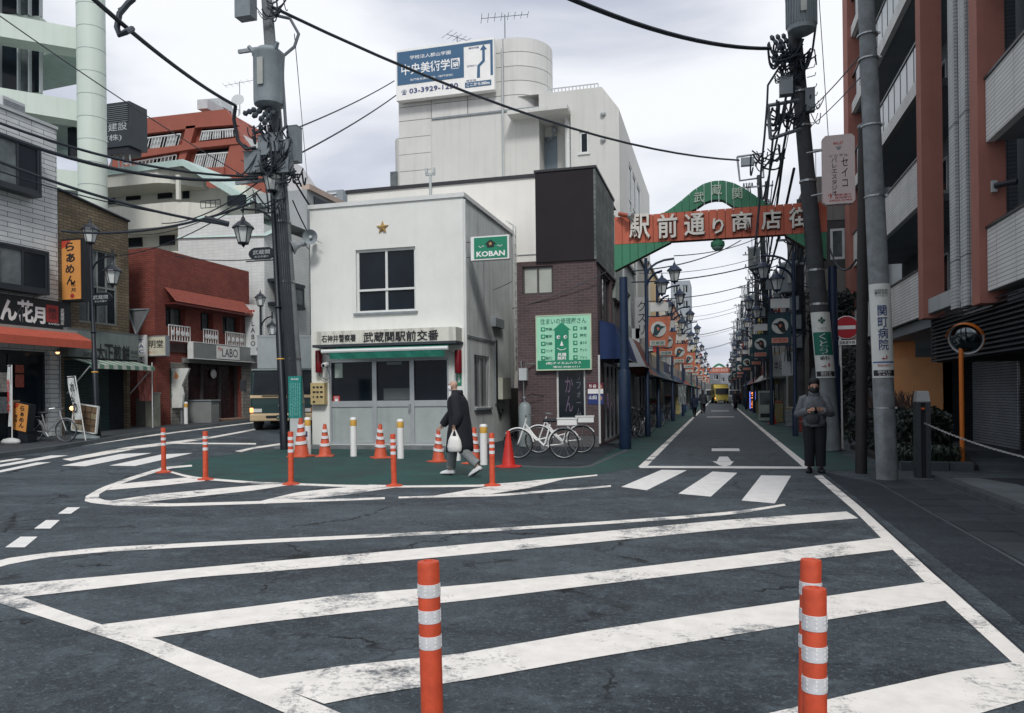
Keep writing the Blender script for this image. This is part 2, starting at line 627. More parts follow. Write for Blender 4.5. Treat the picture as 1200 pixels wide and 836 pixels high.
def block(parent, x0, x1, y0, y1, z0, z1, m, holes=None, name='wall', sides='SEWN', top=True, d=0.14):
 """Outer walls of a building as one mesh; holes = {'S': [(s0,s1,z0,z1)...], 'E': ..., 'W': ...}."""
 holes = holes or {}
 mb = MB()
 if 'S' in sides:
  wall_face(mb, Face('S', y0), x0, x1, z0, z1, holes.get('S', []), d)
 if 'E' in sides:
  wall_face(mb, Face('E', x1), y0, y1, z0, z1, holes.get('E', []), d)
 if 'W' in sides:
  wall_face(mb, Face('W', x0), y0, y1, z0, z1, holes.get('W', []), d)
 if 'N' in sides:
  mb.poly([(x0, y1, z0), (x1, y1, z0), (x1, y1, z1), (x0, y1, z1)])
 if top:
  mb.poly([(x0, y0, z1), (x1, y0, z1), (x1, y1, z1), (x0, y1, z1)])
 return part(name, mb, m, parent, recalc=False)
def window(parent, F, s0, s1, z0, z1, cols=2, rows=1, fm=None, gm=None, d=0.12, fw=0.05, sill=None, name='window', nb=0.0, lab=None):
 fm, gm = fm or ALU, gm or GLASS
 mb = MB()
 a, b = nb - d, nb - d + 0.06
 F.box(mb, s0, s1, a, b, z1 - fw, z1)
 F.box(mb, s0, s1, a, b, z0, z0 + fw)
 F.box(mb, s0, s0 + fw, a, b, z0 + fw, z1 - fw)
 F.box(mb, s1 - fw, s1, a, b, z0 + fw, z1 - fw)
 cw, rh = (s1 - s0 - 2 * fw) / cols, (z1 - z0 - 2 * fw) / rows
 for i in range(1, cols):
  F.box(mb, s0 + fw + cw * i - fw / 2, s0 + fw + cw * i + fw / 2, a, b - 0.004, z0 + fw, z1 - fw)
 for j in range(1, rows):
  F.box(mb, s0 + fw, s1 - fw, a, b - 0.008, z0 + fw + rh * j - fw / 2, z0 + fw + rh * j + fw / 2)
 o = part(name, mb, fm, parent, label=lab)
 for i in range(cols):
  for j in range(rows):
   g = MB()
   F.box(g, s0 + fw + cw * i, s0 + fw + cw * (i + 1), a + 0.012, a + 0.024, z0 + fw + rh * j, z0 + fw + rh * (j + 1))
   part('pane', g, gm if not isinstance(gm, list) else gm[(i + j) % len(gm)], o)
 if sill:
  g = MB()
  F.box(g, s0 - 0.06, s1 + 0.06, nb - 0.02, nb + 0.07, z0 - 0.06, z0 - 0.002)
  part('sill', g, sill, o)
 return o
def railing(parent, F, s0, s1, z0, z1, m, step=0.12, n=0.0, name='railing', r=0.012):
 mb = MB()
 F.box(mb, s0, s1, n - 0.02, n + 0.02, z1 - 0.04, z1)
 F.box(mb, s0, s1, n - 0.015, n + 0.015, z0, z0 + 0.03)
 k = max(1, int((s1 - s0) / step))
 for i in range(k + 1):
  s = s0 + (s1 - s0) * i / k
  F.box(mb, s - r, s + r, n - r, n + r, z0 + 0.03, z1 - 0.04)
 return part(name, mb, m, parent)
def sag(a, b, drop, n=14):
 a, b = Vector(a), Vector(b)
 return [a.lerp(b, i / n) - Vector((0, 0, drop * 4 * (i / n) * (1 - i / n))) for i in range(n + 1)]
def cable(a, b, drop, r, label, group=None, name='overhead_cable', m=None, n=14):
 mb = MB()
 mb.tube(sag(a, b, drop, n), r, 6)
 return single(name, mb, m or WIRE, label, 'cable', group, smooth=True, loc=a)
def board(parent, F, s0, s1, z0, z1, n0, n1, m, name='board', edge=None, ew=0.03):
 """Flat sign panel; with an edge it gets a raised rim."""
 mb = MB()
 F.box(mb, s0, s1, n0, n1, z0, z1)
 o = part(name, mb, m, parent)
 if edge:
  e = MB()
  F.box(e, s0 - ew, s1 + ew, n0 - 0.004, n1 + 0.012, z1, z1 + ew)
  F.box(e, s0 - ew, s1 + ew, n0 - 0.004, n1 + 0.012, z0 - ew, z0)
  F.box(e, s0 - ew, s0, n0 - 0.004, n1 + 0.012, z0, z1)
  F.box(e, s1, s1 + ew, n0 - 0.004, n1 + 0.012, z0, z1)
  part('rim', e, edge, parent)
 return o
# ground
def lin(a, b, st):
 n = max(1, int(round((b - a) / st)))
 return [a + (b - a) * i / n for i in range(n + 1)]
gx = [-600, -200, -60, -30, -22, -18, -16] + lin(-15.5, -12.5, 0.1) + [-11, -8, -5, -2, 0, 2, 5, 10, 30, 80, 300, 600]
gy = [-60, -20, -5, 0, 5, 10, 14] + lin(15, 54, 1.0) + [70, 110, 180, 300, 600, 1200]
gm = MB()
gm.add([(x, y, gz(x, y)) for y in gy for x in gx],
  [(j * len(gx) + i, j * len(gx) + i + 1, (j + 1) * len(gx) + i + 1, (j + 1) * len(gx) + i)
  for j in range(len(gy) - 1) for i in range(len(gx) - 1)])
setting('road', gm, ASPH, recalc=False)
def resample(pl, n):
 L = [0]
 for a, b in zip(pl, pl[1:]):
  L.append(L[-1] + sqrt((a[0] - b[0]) ** 2 + (a[1] - b[1]) ** 2))
 out = []
 for i in range(n + 1):
  t = L[-1] * i / n
  k = 0
  while k < len(L) - 2 and L[k + 1] < t:
   k += 1
  f = (t - L[k]) / max(1e-9, L[k + 1] - L[k])
  out.append((pl[k][0] + (pl[k + 1][0] - pl[k][0]) * f, pl[k][1] + (pl[k + 1][1] - pl[k][1]) * f))
 return out
def strip(name, A, B, h=0.008, m=None, n=None, world=False, mcross=2):
 """A sheet on the ground between two edges, in photo pixels or world metres."""
 n = n or 16
 a, b = resample(A, n), resample(B, n)
 if not world:
  a = [tuple(G(u, v)[:2]) for u, v in a]
  b = [tuple(G(u, v)[:2]) for u, v in b]
 mb = MB()
 vs = []
 for p, q in zip(a, b):
  for k in range(mcross + 1):
   x, y = p[0] + (q[0] - p[0]) * k / mcross, p[1] + (q[1] - p[1]) * k / mcross
   vs.append((x, y, gz(x, y) + h * .5))
 w = mcross + 1
 mb.add(vs, [(i * w + k, i * w + k + 1, (i + 1) * w + k + 1, (i + 1) * w + k) for i in range(n) for k in range(mcross)])
 me = mb.data(m or PAINT, recalc=False)
 if me.polygons[0].normal.z < 0:
  me.flip_normals()
 o = put(name, me)
 o['kind'] = 'structure'
 return o
strip('hatch_edge_line', [(-60, 681), (0, 708), (153, 757), (333, 836), (400, 868)], [(-60, 661), (27, 701), (115, 732), (180, 748), (307, 797), (430, 850)])
strip('hatch_bar', [(-40, 690), (0, 687), (300, 660), (400, 651.5), (508, 642), (585, 635), (700, 624), (850, 610), (992, 600)],
  [(-40, 704), (27, 700.5), (233, 677), (300, 672), (501, 655), (700, 636), (850, 621), (1006, 608)], h=0.0095, n=40)
strip('hatch_bar', [(100, 735), (300, 711), (400, 698), (560, 685), (700, 671), (860, 652), (1033, 631)],
  [(177, 748.5), (300, 731.5), (400, 720), (560, 703), (700, 686), (860, 667), (1046, 645)], h=0.0095, n=40)
strip('hatch_bar', [(300, 797), (400, 781.5), (540, 767), (700, 739), (860, 715), (1088, 682.5)],
  [(380, 826), (430, 816), (560, 796), (700, 771), (860, 745), (1110, 704.5)], h=0.0095, n=40)
strip('hatch_bar', [(880, 842), (1000, 814), (1112, 789), (1180, 778), (1260, 764)], [(900, 900), (1000, 880), (1112, 848), (1200, 822), (1280, 800)], h=0.0095)
strip('hatch_edge_line', [(954, 558), (1000, 598), (1083, 682), (1183, 774), (1240, 830)], [(963, 557), (1010, 595.5), (1095, 674), (1200, 763), (1260, 812)], h=0.008, n=20)
strip('pavement_joint', [(966, 560), (1012, 597), (1098, 676), (1200, 767), (1260, 816)], [(967.5, 560), (1014, 597), (1101, 676), (1204, 767), (1263, 814)], h=0.013, m=ASPH2, n=20)
strip('lane_line', [(-60, 677), (0, 656), (50, 649), (120, 642), (300, 633), (540, 622), (700, 612), (800, 605), (867, 599), (919, 591)],
  [(-60, 685), (0, 664), (50, 654.5), (120, 647.5), (300, 637.5), (540, 625.5), (700, 615.5), (800, 608.5), (867, 602.5), (921, 593)], n=40)
for q in ([(728, 571), (775, 551), (805, 551.5), (758, 575)], [(795, 579), (835, 553), (864, 554.5), (833, 582.5)], [(869, 587), (892, 557.5), (927, 558), (908, 590.5)]):
 strip('crosswalk_bar', [q[0], q[1]], [q[3], q[2]], m=PAINT2, n=4)
strip('stop_line', [(748, 546.4), (948, 547.2)], [(750, 548.8), (950, 549.8)], m=PAINT2, h=0.0095)
strip('street_edge_line', [(-1.56, 15.4), (-1.56, 210)], [(-1.40, 15.4), (-1.40, 210)], world=True, n=30)
strip('street_edge_line', [(1.56, 15.6), (1.62, 210)], [(1.72, 15.6), (1.78, 210)], world=True, n=30)
strip('road_mark', [(835, 541), (849, 541.2), (860, 541)], [(843, 545.5), (849, 547.2), (856, 545.5)], m=PAINT2, n=4)
strip('road_mark', [(843, 535.5), (853, 535.5)], [(840, 541), (857, 541)], m=PAINT2, n=4, h=0.0095)
strip('road_mark', [(834, 525.8), (866, 525.8)], [(834, 529), (867, 529)], m=PAINT2, n=4)
strip('road_mark', [(-0.7, 48), (0.9, 48)], [(-0.7, 49), (0.9, 49)], world=True, m=PAINT2, n=4)
strip('road_mark', [(-0.6, 64), (0.8, 64)], [(-0.6, 65.5), (0.8, 65.5)], world=True, m=PAINT2, n=4)
strip('green_road_surface', [(202, 549), (222, 540), (260, 533.5), (300, 529.5), (340, 526), (400, 524), (480, 524), (560, 528), (606, 540), (680, 543), (690, 541), (733, 520)],
  [(203, 549.5), (230, 559.5), (270, 564), (320, 567), (400, 569.5), (470, 570), (560, 568), (610, 566), (660, 561), (700, 556), (725, 552), (752, 547)],
  h=0.004, m=GREENP, n=60, mcross=4)
strip('green_road_surface', [(-2.62, 19.0), (-2.62, 150)], [(-1.56, 14.9), (-1.56, 150)], world=True, h=0.0055, m=GREENP, n=30)
strip('green_road_surface', [(1.72, 15.2), (1.78, 150)], [(2.75, 15.2), (2.85, 150)], world=True, h=0.0055, m=GREENP, n=30)
strip('loop_line', [(225, 545), (191, 547.5), (151, 560), (118, 572), (97, 584), (100, 589), (135, 593), (200, 594), (300, 591), (451, 585.5)],
  [(225, 547), (198, 549.5), (163, 560), (130, 571.5), (113, 581.5), (118, 586), (141, 588.5), (200, 590.5), (300, 587.8), (451, 583.2)], n=60)
strip('loop_line', [(467, 582.5), (585, 579.5), (640, 575), (716, 569)], [(467, 584.5), (585, 582), (640, 577.5), (716, 571)], n=12)
strip('green_border_line', [(192, 550), (215, 556.5), (235, 560), (300, 565), (400, 568.5), (470, 569.5), (560, 568.5), (600, 566), (700, 556.5)],
  [(192, 552), (215, 559), (235, 562.5), (300, 567.5), (400, 571), (470, 571.8), (560, 571), (600, 568.5), (700, 558)], n=40, h=0.0085)
for A, B in (([(137, 568), (181, 563.5), (225, 559.5)], [(125, 575), (191, 569.5), (241, 564)]),
    ([(126, 588), (175, 580.5), (300, 569), (325, 567)], [(150, 591), (225, 583), (300, 575), (345, 568)]),
    ([(300, 589), (350, 577), (434, 568.5)], [(310, 591), (410, 580), (478, 569.5)]),
    ([(500, 583), (585, 568.5), (630, 563)], [(560, 582), (622, 572), (661, 562)])):
 strip('hatch_bar', A, B, h=0.0105, n=12)
strip('lane_line', [(-60, 545.5), (0, 533.5), (100, 520.5), (166, 511), (230, 503), (297, 494.5)], [(-60, 548), (0, 536), (100, 522.5), (166, 513), (230, 504.6), (297, 496)], n=30)
strip('lane_line', [(73, 538.5), (150, 524), (245, 512.5), (300, 502.5)], [(83, 540.5), (160, 526.5), (245, 514.5), (300, 504.2)], n=24)
strip('lane_line', [(196, 519), (300, 519.6)], [(196, 520.3), (300, 521.2)], n=10)
strip('lane_line', [(275, 529), (296, 524.5), (330, 519.5)], [(283, 530), (296, 526.5), (334, 521)], n=8)
for A, B in (([(0, 540.3), (19, 537.5)], [(0, 542.3), (30, 538)]),
    ([(-30, 550), (0, 545), (60, 534)], [(-30, 553), (0, 547.5), (80, 534)]),
    ([(-30, 558), (0, 551.6), (43, 542.3)], [(-30, 561), (0, 554), (60, 542)]),
    ([(72, 546), (141, 532.3)], [(100, 546.8), (178, 531.2)]),
    ([(128, 546), (190, 532.8)], [(158, 546.5), (226, 531.2)])):
 strip('crosswalk_bar', A, B, m=PAINT2, n=10)
for q in ([(68, 602.5), (79, 595), (94, 595), (83, 602.5)], [(40, 620), (54, 610), (70, 610), (59, 620)], [(6, 642), (24, 629.5), (44, 629.5), (29, 642)]):
 strip('dash_line', [q[0], q[1]], [q[3], q[2]], m=PAINT2, n=4)
strip('side_path', [(1.80, 2.0), (1.80, 15.0)], [(2.42, 2.0), (2.42, 13.0)], world=True, h=0.0045, m=ASPH2, n=10)
random.seed(3)
pav = setting('pavement', MB().add([(2.40, 1.5, 0.003), (3.35, 1.5, 0.003), (3.35, 13.6, 0.003), (2.40, 13.2, 0.003)], [(0, 1, 2, 3)]), KERB, recalc=False)
y = 1.6
while y < 13.2:
 for x0, x1 in ((2.43, 2.86), (2.87, 3.30)):
  hh = 0.016 + random.uniform(-0.003, 0.004)
  g = MB()
  g.add([(x0, y, 0.003), (x1, y, 0.003), (x1, y + 0.585, 0.003), (x0, y + 0.585, 0.003),
    (x0 + .006, y + .006, hh), (x1 - .006, y + .006, hh + random.uniform(-.002, .002)), (x1 - .006, y + .579, hh), (x0 + .006, y + .579, hh)],
    [(4, 5, 6, 7), (0, 1, 5, 4), (1, 2, 6, 5), (2, 3, 7, 6), (3, 0, 4, 7)])
  c = random.choice([(0.024, 0.031, 0.039), (0.030, 0.039, 0.048), (0.038, 0.048, 0.058), (0.027, 0.035, 0.043)])
  part('paving_slab', g, mat('slab_%.3f' % c[0], c, 0.85, 0.25, 2.5, bump=0.4), pav)
 y += 0.60
y = 1.4
kr = thing('kerb', 'low dark concrete kerb running along the right hand pavement slabs', 'kerb', (3.42, 2, 0))
while y < 13.4:
 g = MB()
 g.box(3.37, 3.50, y, y + 0.885, 0.0, 0.075)
 part('kerb_stone', g, KERB, kr)
 y += 0.9
g = MB()
g.box(3.505, 9.0, -4, 13.6, 0.0, 0.066)
setting('forecourt', g, mat('forecourt_asphalt', (0.012, 0.016, 0.023), 0.85, 0.3, 1.2, bump=0.4))
g = MB()
g.prism([(3.51, 6.0), (4.15, 6.0), (4.15, 12.6), (3.9, 13.4), (3.51, 13.4)], lambda s, t, q: (s, t, q), 0.07, 0.083)
setting('concrete_apron', g, mat('apron_concrete', (0.12, 0.14, 0.15), 0.85, 0.25, 1.5, bump=0.3))
g = MB()
g.box(-12.4, -6.45, 19.62, 20.2, 0.0, 0.09)
setting('entrance_step', g, mat('step_concrete', (0.15, 0.165, 0.17), 0.85, 0.25, 2, bump=0.3))
strip('side_ground', [(-6.9, 20.2), (-6.9, 30)], [(-3.2, 20.9), (-3.2, 30)], world=True, h=0.005, m=ASPH2, n=4)
strip('side_ground', [(572, 537), (600, 545.5), (640, 547.5), (688, 547.5)], [(555, 527), (606, 524), (680, 520), (733, 520)], h=0.0065, m=ASPH2, n=10)
strip('gutter_line', [(600, 545), (640, 547), (687, 547.2), (733, 527)], [(600, 547), (640, 549), (690, 549.2), (737, 528)], h=0.0095, m=KERB, n=12)
KB = [G(u, v) for u, v in ((-160, 560), (-60, 548), (0, 537), (60, 529), (120, 519), (180, 509.5), (240, 502), (300, 494.5), (330, 491))]
kb2 = resample([(p.x, p.y) for p in KB], 40)
mb = MB()
vs, n = [], len(kb2)
for x, y in kb2:
 z = gz(x, y)
 for xx, zz in ((x, z), (x - 0.02, z + 0.12), (x - 0.17, z + 0.125)):
  vs.append((xx, y, zz))
mb.add(vs, [(i * 3 + k, i * 3 + k + 1, (i + 1) * 3 + k + 1, (i + 1) * 3 + k) for i in range(n - 1) for k in (0, 1)])
setting('left_kerb', mb, KERB)
mb = MB()
vs = []
for x, y in kb2:
 z = gz(x, y)
 vs += [(x - 0.17, y, z + 0.12), (x - 12.0, y, gz(x - 12, y) + 0.12)]
mb.add(vs, [(i * 2, i * 2 + 1, i * 2 + 3, i * 2 + 2) for i in range(n - 1)])
setting('left_pavement', mb, mat('left_pavement', (0.045, 0.052, 0.058), 0.85, 0.25, 1.5, bump=0.3), recalc=False)
# police box
KY, KX0, KX1, KYB, KZ = 20.2, -11.50, -6.77, 25.5, 7.0
KS, KE = Face('S', KY), Face('E', KX1)
kob = thing('police_box', 'small two storey off white police box with green awning on the corner', 'police box', (-9.1, 22.8, 0))
up = KS.rect(417, 291, 487, 366)
shopf = KS.rect(386, 421, 526, 521)
shopf = (shopf[0], shopf[1], 0.1, shopf[3])
sidew = KE.rect(556, 417, 574, 478)
mb = MB()
wall_face(mb, KS, KX0, KX1, 0, KZ, [up, shopf], 0.16)
mb.poly([(KX0, KY, 0), (KX0, KYB, 0), (KX0, KYB, KZ), (KX0, KY, KZ)])
mb.poly([(KX0, KYB, 0), (KX1, KYB, 0), (KX1, KYB, KZ), (KX0, KYB, KZ)])
mb.poly([(KX0, KY, KZ - .06), (KX1, KY, KZ - .06), (KX1, KYB, KZ - .06), (KX0, KYB, KZ - .06)])
part('wall', mb, KOBANW, kob, recalc=False)
mb = MB()
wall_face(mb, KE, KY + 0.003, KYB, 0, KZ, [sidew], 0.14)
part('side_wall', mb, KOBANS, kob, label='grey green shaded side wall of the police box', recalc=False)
mb = MB()
KS.box(mb, KX0 - .04, KX1 + .05, -0.02, 0.05, KZ - .03, KZ + .09)
KE.box(mb, KY + 0.02, KYB + .05, -0.02, 0.05, KZ - .03, KZ + .09)
mb.box(KX0 - .04, KX0 + .05, KY, KYB, KZ - .03, KZ + .09)
part('roof_edge', mb, TRIM, kob)
window(kob, KS, *up, cols=2, rows=1, fm=TRIM, fw=0.07, sill=GREY, d=0.14)
mb = MB()
zt = up[2] + (up[3] - up[2]) * 0.36
KS.box(mb, up[0] + .07, up[1] - .07, -0.1, -0.055, zt - .03, zt + .03)
part('transom', mb, TRIM, kob)
wk = window(kob, KE, *sidew, cols=2, rows=1, fm=TRIM, gm=GLASS2, sill=GREY)
mb = MB()
for i in range(1, 8):
 s = sidew[0] + (sidew[1] - sidew[0]) * i / 8
 mb.tube([KE.pt(s, 0.03, sidew[2] + .03), KE.pt(s, 0.03, sidew[3] - .03)], 0.012, 5)
part('window_grille', mb, STEEL, kob)
f0, f1, fz0, fz1 = shopf
cuts = [KS.px(u, 470)[0] for u in (388, 436, 441, 480, 485, 524)]
fr = MB()
zmid0, zmid1 = KS.px(450, 476)[1], KS.px(450, 471)[1]
for a, b in ((f0, cuts[0]), (cuts[1], cuts[2]), (cuts[3], cuts[4]), (cuts[5], f1)):
 KS.box(fr, a, b, -0.12, -0.02, fz0, fz1)
for a, b in ((cuts[0], cuts[1]), (cuts[2], cuts[3]), (cuts[4], cuts[5])):
 KS.box(fr, a, b, -0.115, -0.03, zmid0 - .02, zmid1 + .03)
 KS.box(fr, a, b, -0.115, -0.03, fz0, fz0 + .07)
 KS.box(fr, a, b, -0.115, -0.03, fz1 - .06, fz1)
part('shop_front_frame', fr, ALU, kob)
DOORG = mat('door_panel_grey', (0.33, 0.37, 0.37), 0.6, 0.1, 2.5, streak=0.15)
for a, b in ((cuts[0], cuts[1]), (cuts[2], cuts[3]), (cuts[4], cuts[5])):
 g = MB()
 KS.box(g, a, b, -0.10, -0.06, fz0 + .07, zmid0 - .02)
 part('door_panel', g, DOORG, kob)
 g = MB()
 KS.box(g, a, b, -0.09, -0.08, zmid1 + .03, fz1 - .06)
 part('pane', g, GLASS, kob)
g = MB()
KS.box(g, cuts[3] - .03, cuts[3] + .02, -0.02, 0.02, 1.05, 1.25)
part('handle', g, STEEL, kob)
ntc = mat('notice_paper', (0.42, 0.50, 0.46), 0.7, 0.15, 20)
g = MB()
KS.box(g, *KS.rect(391, 426, 400, 443)[:2], -0.078, -0.072, *KS.rect(391, 426, 400, 443)[2:])
part('notice', g, ntc, kob)
a = KS.rect(389, 464, 397, 473)
g = MB()
KS.box(g, a[0], a[1], -0.078, -0.070, a[2], a[3])
part('defibrillator_sticker', g, INKR, kob)
lettering(kob, 'AED', KS, (a[0] + a[1]) / 2, a[3] - .05, .15, .06, INKW, n=-0.069)
lettering(kob, '♥', KS, (a[0] + a[1]) / 2, (a[2] + a[3]) / 2 - .03, .12, .11, INKW, n=-0.069)
g = MB()
KS.box(g, *KS.px(448, 440)[:1], KS.px(479, 440)[0], -0.079, -0.074, zmid1 + .05, zmid1 + .38)
part('inner_counter', g, mat('counter', (0.10, 0.115, 0.12), 0.7), kob)
g = MB()
KS.box(g, KS.px(452, 424)[0], KS.px(470, 424)[0], -0.079, -0.06, fz1 - .16, fz1 - .08)
part('indoor_lamp', g, mat('lamp_panel', (0.25, 0.28, 0.28), 0.5), kob)
nb0 = KS.px(368, 398, 0.55)
nb1 = KS.px(534, 390, 0.55)
CAN = mat('canopy_dark', (0.035, 0.045, 0.055), 0.7)
NB = mat('aged_name_board', (0.60, 0.60, 0.54), 0.8, 0.12, 2.5, streak=0.6)
zb0, zb1 = KS.px(450, 402, 0.55)[1], KS.px(450, 386, 0.55)[1]
g = MB()
KS.box(g, nb0[0], nb1[0], 0.003, 0.55, zb0, zb1)
part('name_board', g, NB, kob)
g = MB()
KS.box(g, nb0[0] - .03, nb1[0] + .03, 0.0035, 0.60, zb0 - .075, zb0 - .001)
part('canopy', g, CAN, kob)
in_frame(kob, KS, 377, 392.5, 417, 401, '石神井警察署', INK, n=0.552, depth=0.012, bold=0.004)
in_frame(kob, KS, 426, 388, 514, 400, '武蔵関駅前交番', INK, n=0.552, depth=0.02, bold=0.006)
g = MB()
c0, c1 = KS.px(377, 412, 0.9), KS.px(525, 408, 0.9)
zc = KS.px(450, 411, 0.9)[1]
AWN = mat('green_awning_cloth', (0.012, 0.145, 0.105), 0.75, 0.2, 5)
g.tube([KS.pt(c0[0], 0.9, zc + .02), KS.pt(c1[0], 0.9, zc + .02)], 0.055, 8)
part('awning_roller', g, TRIM, kob, smooth=True)
g = MB()
N = 16
for k in range(N):
 a = c0[0] + .25 + (c1[0] - c0[0] - .35) * k / N
 b = c0[0] + .25 + (c1[0] - c0[0] - .35) * (k + 1) / N
 d1, d2 = 0.02 * sin(k * 1.9), 0.02 * sin((k + 1) * 1.9)
 g.add([KS.pt(a, 0.93, zc - .01), KS.pt(b, 0.93, zc - .01), KS.pt(b, 0.90 + d2, zc - .20), KS.pt(a, 0.90 + d1, zc - .20),
   KS.pt(a, 0.15, zc + .28), KS.pt(b, 0.15, zc + .28)], [(0, 1, 2, 3), (4, 5, 1, 0)])
part('awning', g, AWN, kob, recalc=False)
for s in (c0[0] + .05, c1[0] - .05):
 g = MB()
 g.tube([KS.pt(s, 0.02, zc - .15), KS.pt(s, 0.88, zc)], 0.015, 6)
 part('awning_arm', g, STEEL, kob)
for u in (373.5, 537):
 s = KS.px(u, 420, 0.15)[0]
 g = MB()
 g.lathe([(0.09, -.32), (0.1, -.30), (0.1, .30), (0.09, .32)], KS.pt(s, 0.15, KS.px(u, 424, .15)[1]), 10)
 part('red_lamp', g, mat('red_lamp_glass', (0.16, 0.008, 0.015), 0.25), kob, smooth=True)
g = MB()
g.tube([KE.pt(KY + 0.02, 0.02, 0.1), KE.pt(KY + 0.02, 0.02, KZ - .1)], 0.05, 8)
part('downpipe', g, TRIM, kob, smooth=True)
g = MB()
s, z = KE.px(600, 300)[0], 0
g.tube([KE.pt(s, 0.05, 2.6), KE.pt(s, 0.05, 7.3), KE.pt(s, -.2, 7.45)], 0.02, 6)
g.tube([KE.pt(s + .35, 0.05, 2.6), KE.pt(s + .35, 0.05, 7.3), KE.pt(s + .35, -.2, 7.45)], 0.02, 6)
for i in range(14):
 g.tube([KE.pt(s, .05, 2.8 + i * .32), KE.pt(s + .35, .05, 2.8 + i * .32)], 0.012, 5)
part('ladder', g, GREYL, kob)
g = MB()
g.tube([KE.pt(22.0, 0.03, 4.3), KE.pt(22.0, 0.03, 5.6)], 0.012, 5)
g.tube([KE.pt(20.3, 0.03, 3.15), KE.pt(23.1, 0.03, 3.15), KE.pt(23.1, 0.03, 1.2)], 0.02, 6)
part('conduit', g, GREY, kob)
g = MB()
a = KE.rect(576, 374, 585, 384)
KE.box(g, a[0], a[1] + .1, 0.003, .14, a[2], a[3])
part('junction_box', g, GREY, kob)
g = MB()
a = KE.rect(582, 443, 592, 468)
KE.box(g, a[0], a[1], 0.003, .2, a[2], a[3])
part('meter_box', g, mat('cream_box', (0.48, 0.49, 0.42), 0.5), kob)
g = MB()
g.tube([KE.pt(a[0] - .1, .04, 3.2), KE.pt(a[0] - .1, .04, 1.2), KE.pt(a[0] + .15, .06, .85), KE.pt(a[0] + .5, .05, 1.0)], 0.035, 7)
part('cable_hose', g, RUBBER, kob, smooth=True)
g = MB()
a = KE.rect(597, 455, 606, 500)
KE.box(g, a[0], a[1], 0.002, .05, 0.1, a[3])
part('meter_cover', g, mat('rust_brown', (0.07, 0.065, 0.06), .7), kob)
s, z = KS.px(448.5, 267)
star = MB()
R1, R2 = 0.19, 0.085
pts = [(s + (R1 if k % 2 == 0 else R2) * sin(pi * k / 5), z + (R1 if k % 2 == 0 else R2) * cos(pi * k / 5)) for k in range(10)]
base = [KS.pt(a, 0.03, b) for a, b in pts]
star.add(base + [KS.pt(s, 0.12, z)] + [KS.pt(a, 0.003, b) for a, b in pts],
   [(i, (i + 1) % 10, 10) for i in range(10)] + [(i, (i + 1) % 10, (i + 1) % 10 + 11, i + 11) for i in range(10)])
single('star_emblem', star, mat('brass', (0.50, 0.33, 0.13), 0.4, metal=0.6), 'gilt five pointed star emblem high on the police box wall', 'emblem', loc=KS.pt(s, 0, z))
def horn(loc, dirv, label):
 t = thing('loudspeaker', label, 'loudspeaker', loc, 'horn loudspeakers beside the police box wall')
 q = Vector(dirv).normalized().to_track_quat('Z', 'Y').to_matrix()
 m1 = MB()
 m1.lathe([(0.05, -0.05), (0.06, 0.02), (0.10, 0.12), (0.20, 0.24), (0.215, 0.25), (0.20, 0.235), (0.09, 0.13), (0.03, 0.10)], loc, 18, q)
 part('horn', m1, GREY, t, smooth=True)
 m2 = MB()
 m2.lathe([(0.01, 0.10), (0.045, 0.12), (0.045, 0.21), (0.01, 0.225)], loc, 10, q)
 part('driver', m2, GREYL, t, smooth=True)
 m3 = MB()
 m3.lathe([(0.07, -0.17), (0.08, -0.15), (0.08, -0.05), (0.05, -0.04)], loc, 12, q)
 part('magnet_cap', m3, GREY, t, smooth=True)
 m4 = MB()
 m4.tube([Vector(loc) + q @ Vector((0, 0, -.1)), Vector(loc) + Vector((0.25, 0.1, -0.15))], 0.015, 6)
 part('bracket', m4, STEEL, t)
 return t
p = AT(366, 279, 22.1)
horn(p, (0.25, -0.95, -0.08), 'grey horn loudspeaker facing forward on the police box edge')
p = AT(352, 287, 22.1)
horn(p, (-0.75, -0.5, -0.35), 'grey horn loudspeaker turned left and down beside the police box')
p = KS.pt(KS.px(381, 428, .3)[0], 0.3, KS.px(381, 428, .3)[1])
t = thing('security_camera', 'white bullet security camera left of the police box entrance', 'camera', p)
m1 = MB()
m1.lathe([(0.06, -.12), (0.075, -.11), (0.075, .10), (0.06, .13)], p, 12, Vector((0.1, -1, -.15)).to_track_quat('Z', 'Y').to_matrix())
part('housing', m1, PLASW, t, smooth=True)
m1 = MB()
m1.lathe([(0.045, .125), (0.045, .14), (0.03, .145)], p, 10, Vector((0.1, -1, -.15)).to_track_quat('Z', 'Y').to_matrix())
part('lens', m1, GLASS, t)
m1 = MB()
m1.tube([p + Vector((0, .08, 0)), p + Vector((-.1, .28, -.05))], 0.02, 6)
m1.tube([p + Vector((0, .1, -.03)), p + Vector((.05, .2, -.35)), p + Vector((-.1, .22, -.42)), p + Vector((-.3, .2, -.3)), p + Vector((-.35, .28, 0))], 0.014, 6)
part('bracket', m1, GREY, t)
a = KS.rect(368, 449, 384, 474)
t = thing('intercom_box', 'yellowed cream control box on the wall below the security camera', 'box', KS.pt(a[0], 0, a[2]))
m1 = MB()
KS.box(m1, a[0], a[1], 0.003, 0.20, a[2], a[3])
part('case', m1, mat('yellowed_cream', (0.50, 0.40, 0.20), 0.6, .15), t)
random.seed(5)
for i in range(10):
 m1 = MB()
 c, r = i % 3, i // 3
 w = (a[1] - a[0]) / 4
 sx = a[0] + w * (0.7 + c * 1.05)
 zz = a[3] - .1 - r * .14
 KS.box(m1, sx, sx + w * random.uniform(.3, .8), 0.2, 0.212, zz - .05, zz)
 part('button', m1, INK, t)
a = KE.rect(541, 275, 595, 306, 0.9)
t = thing('hanging_sign', 'green and white illuminated box sign reading KOBAN at the police box corner', 'sign', KE.pt(KY + .1, 0.02, 5.2))
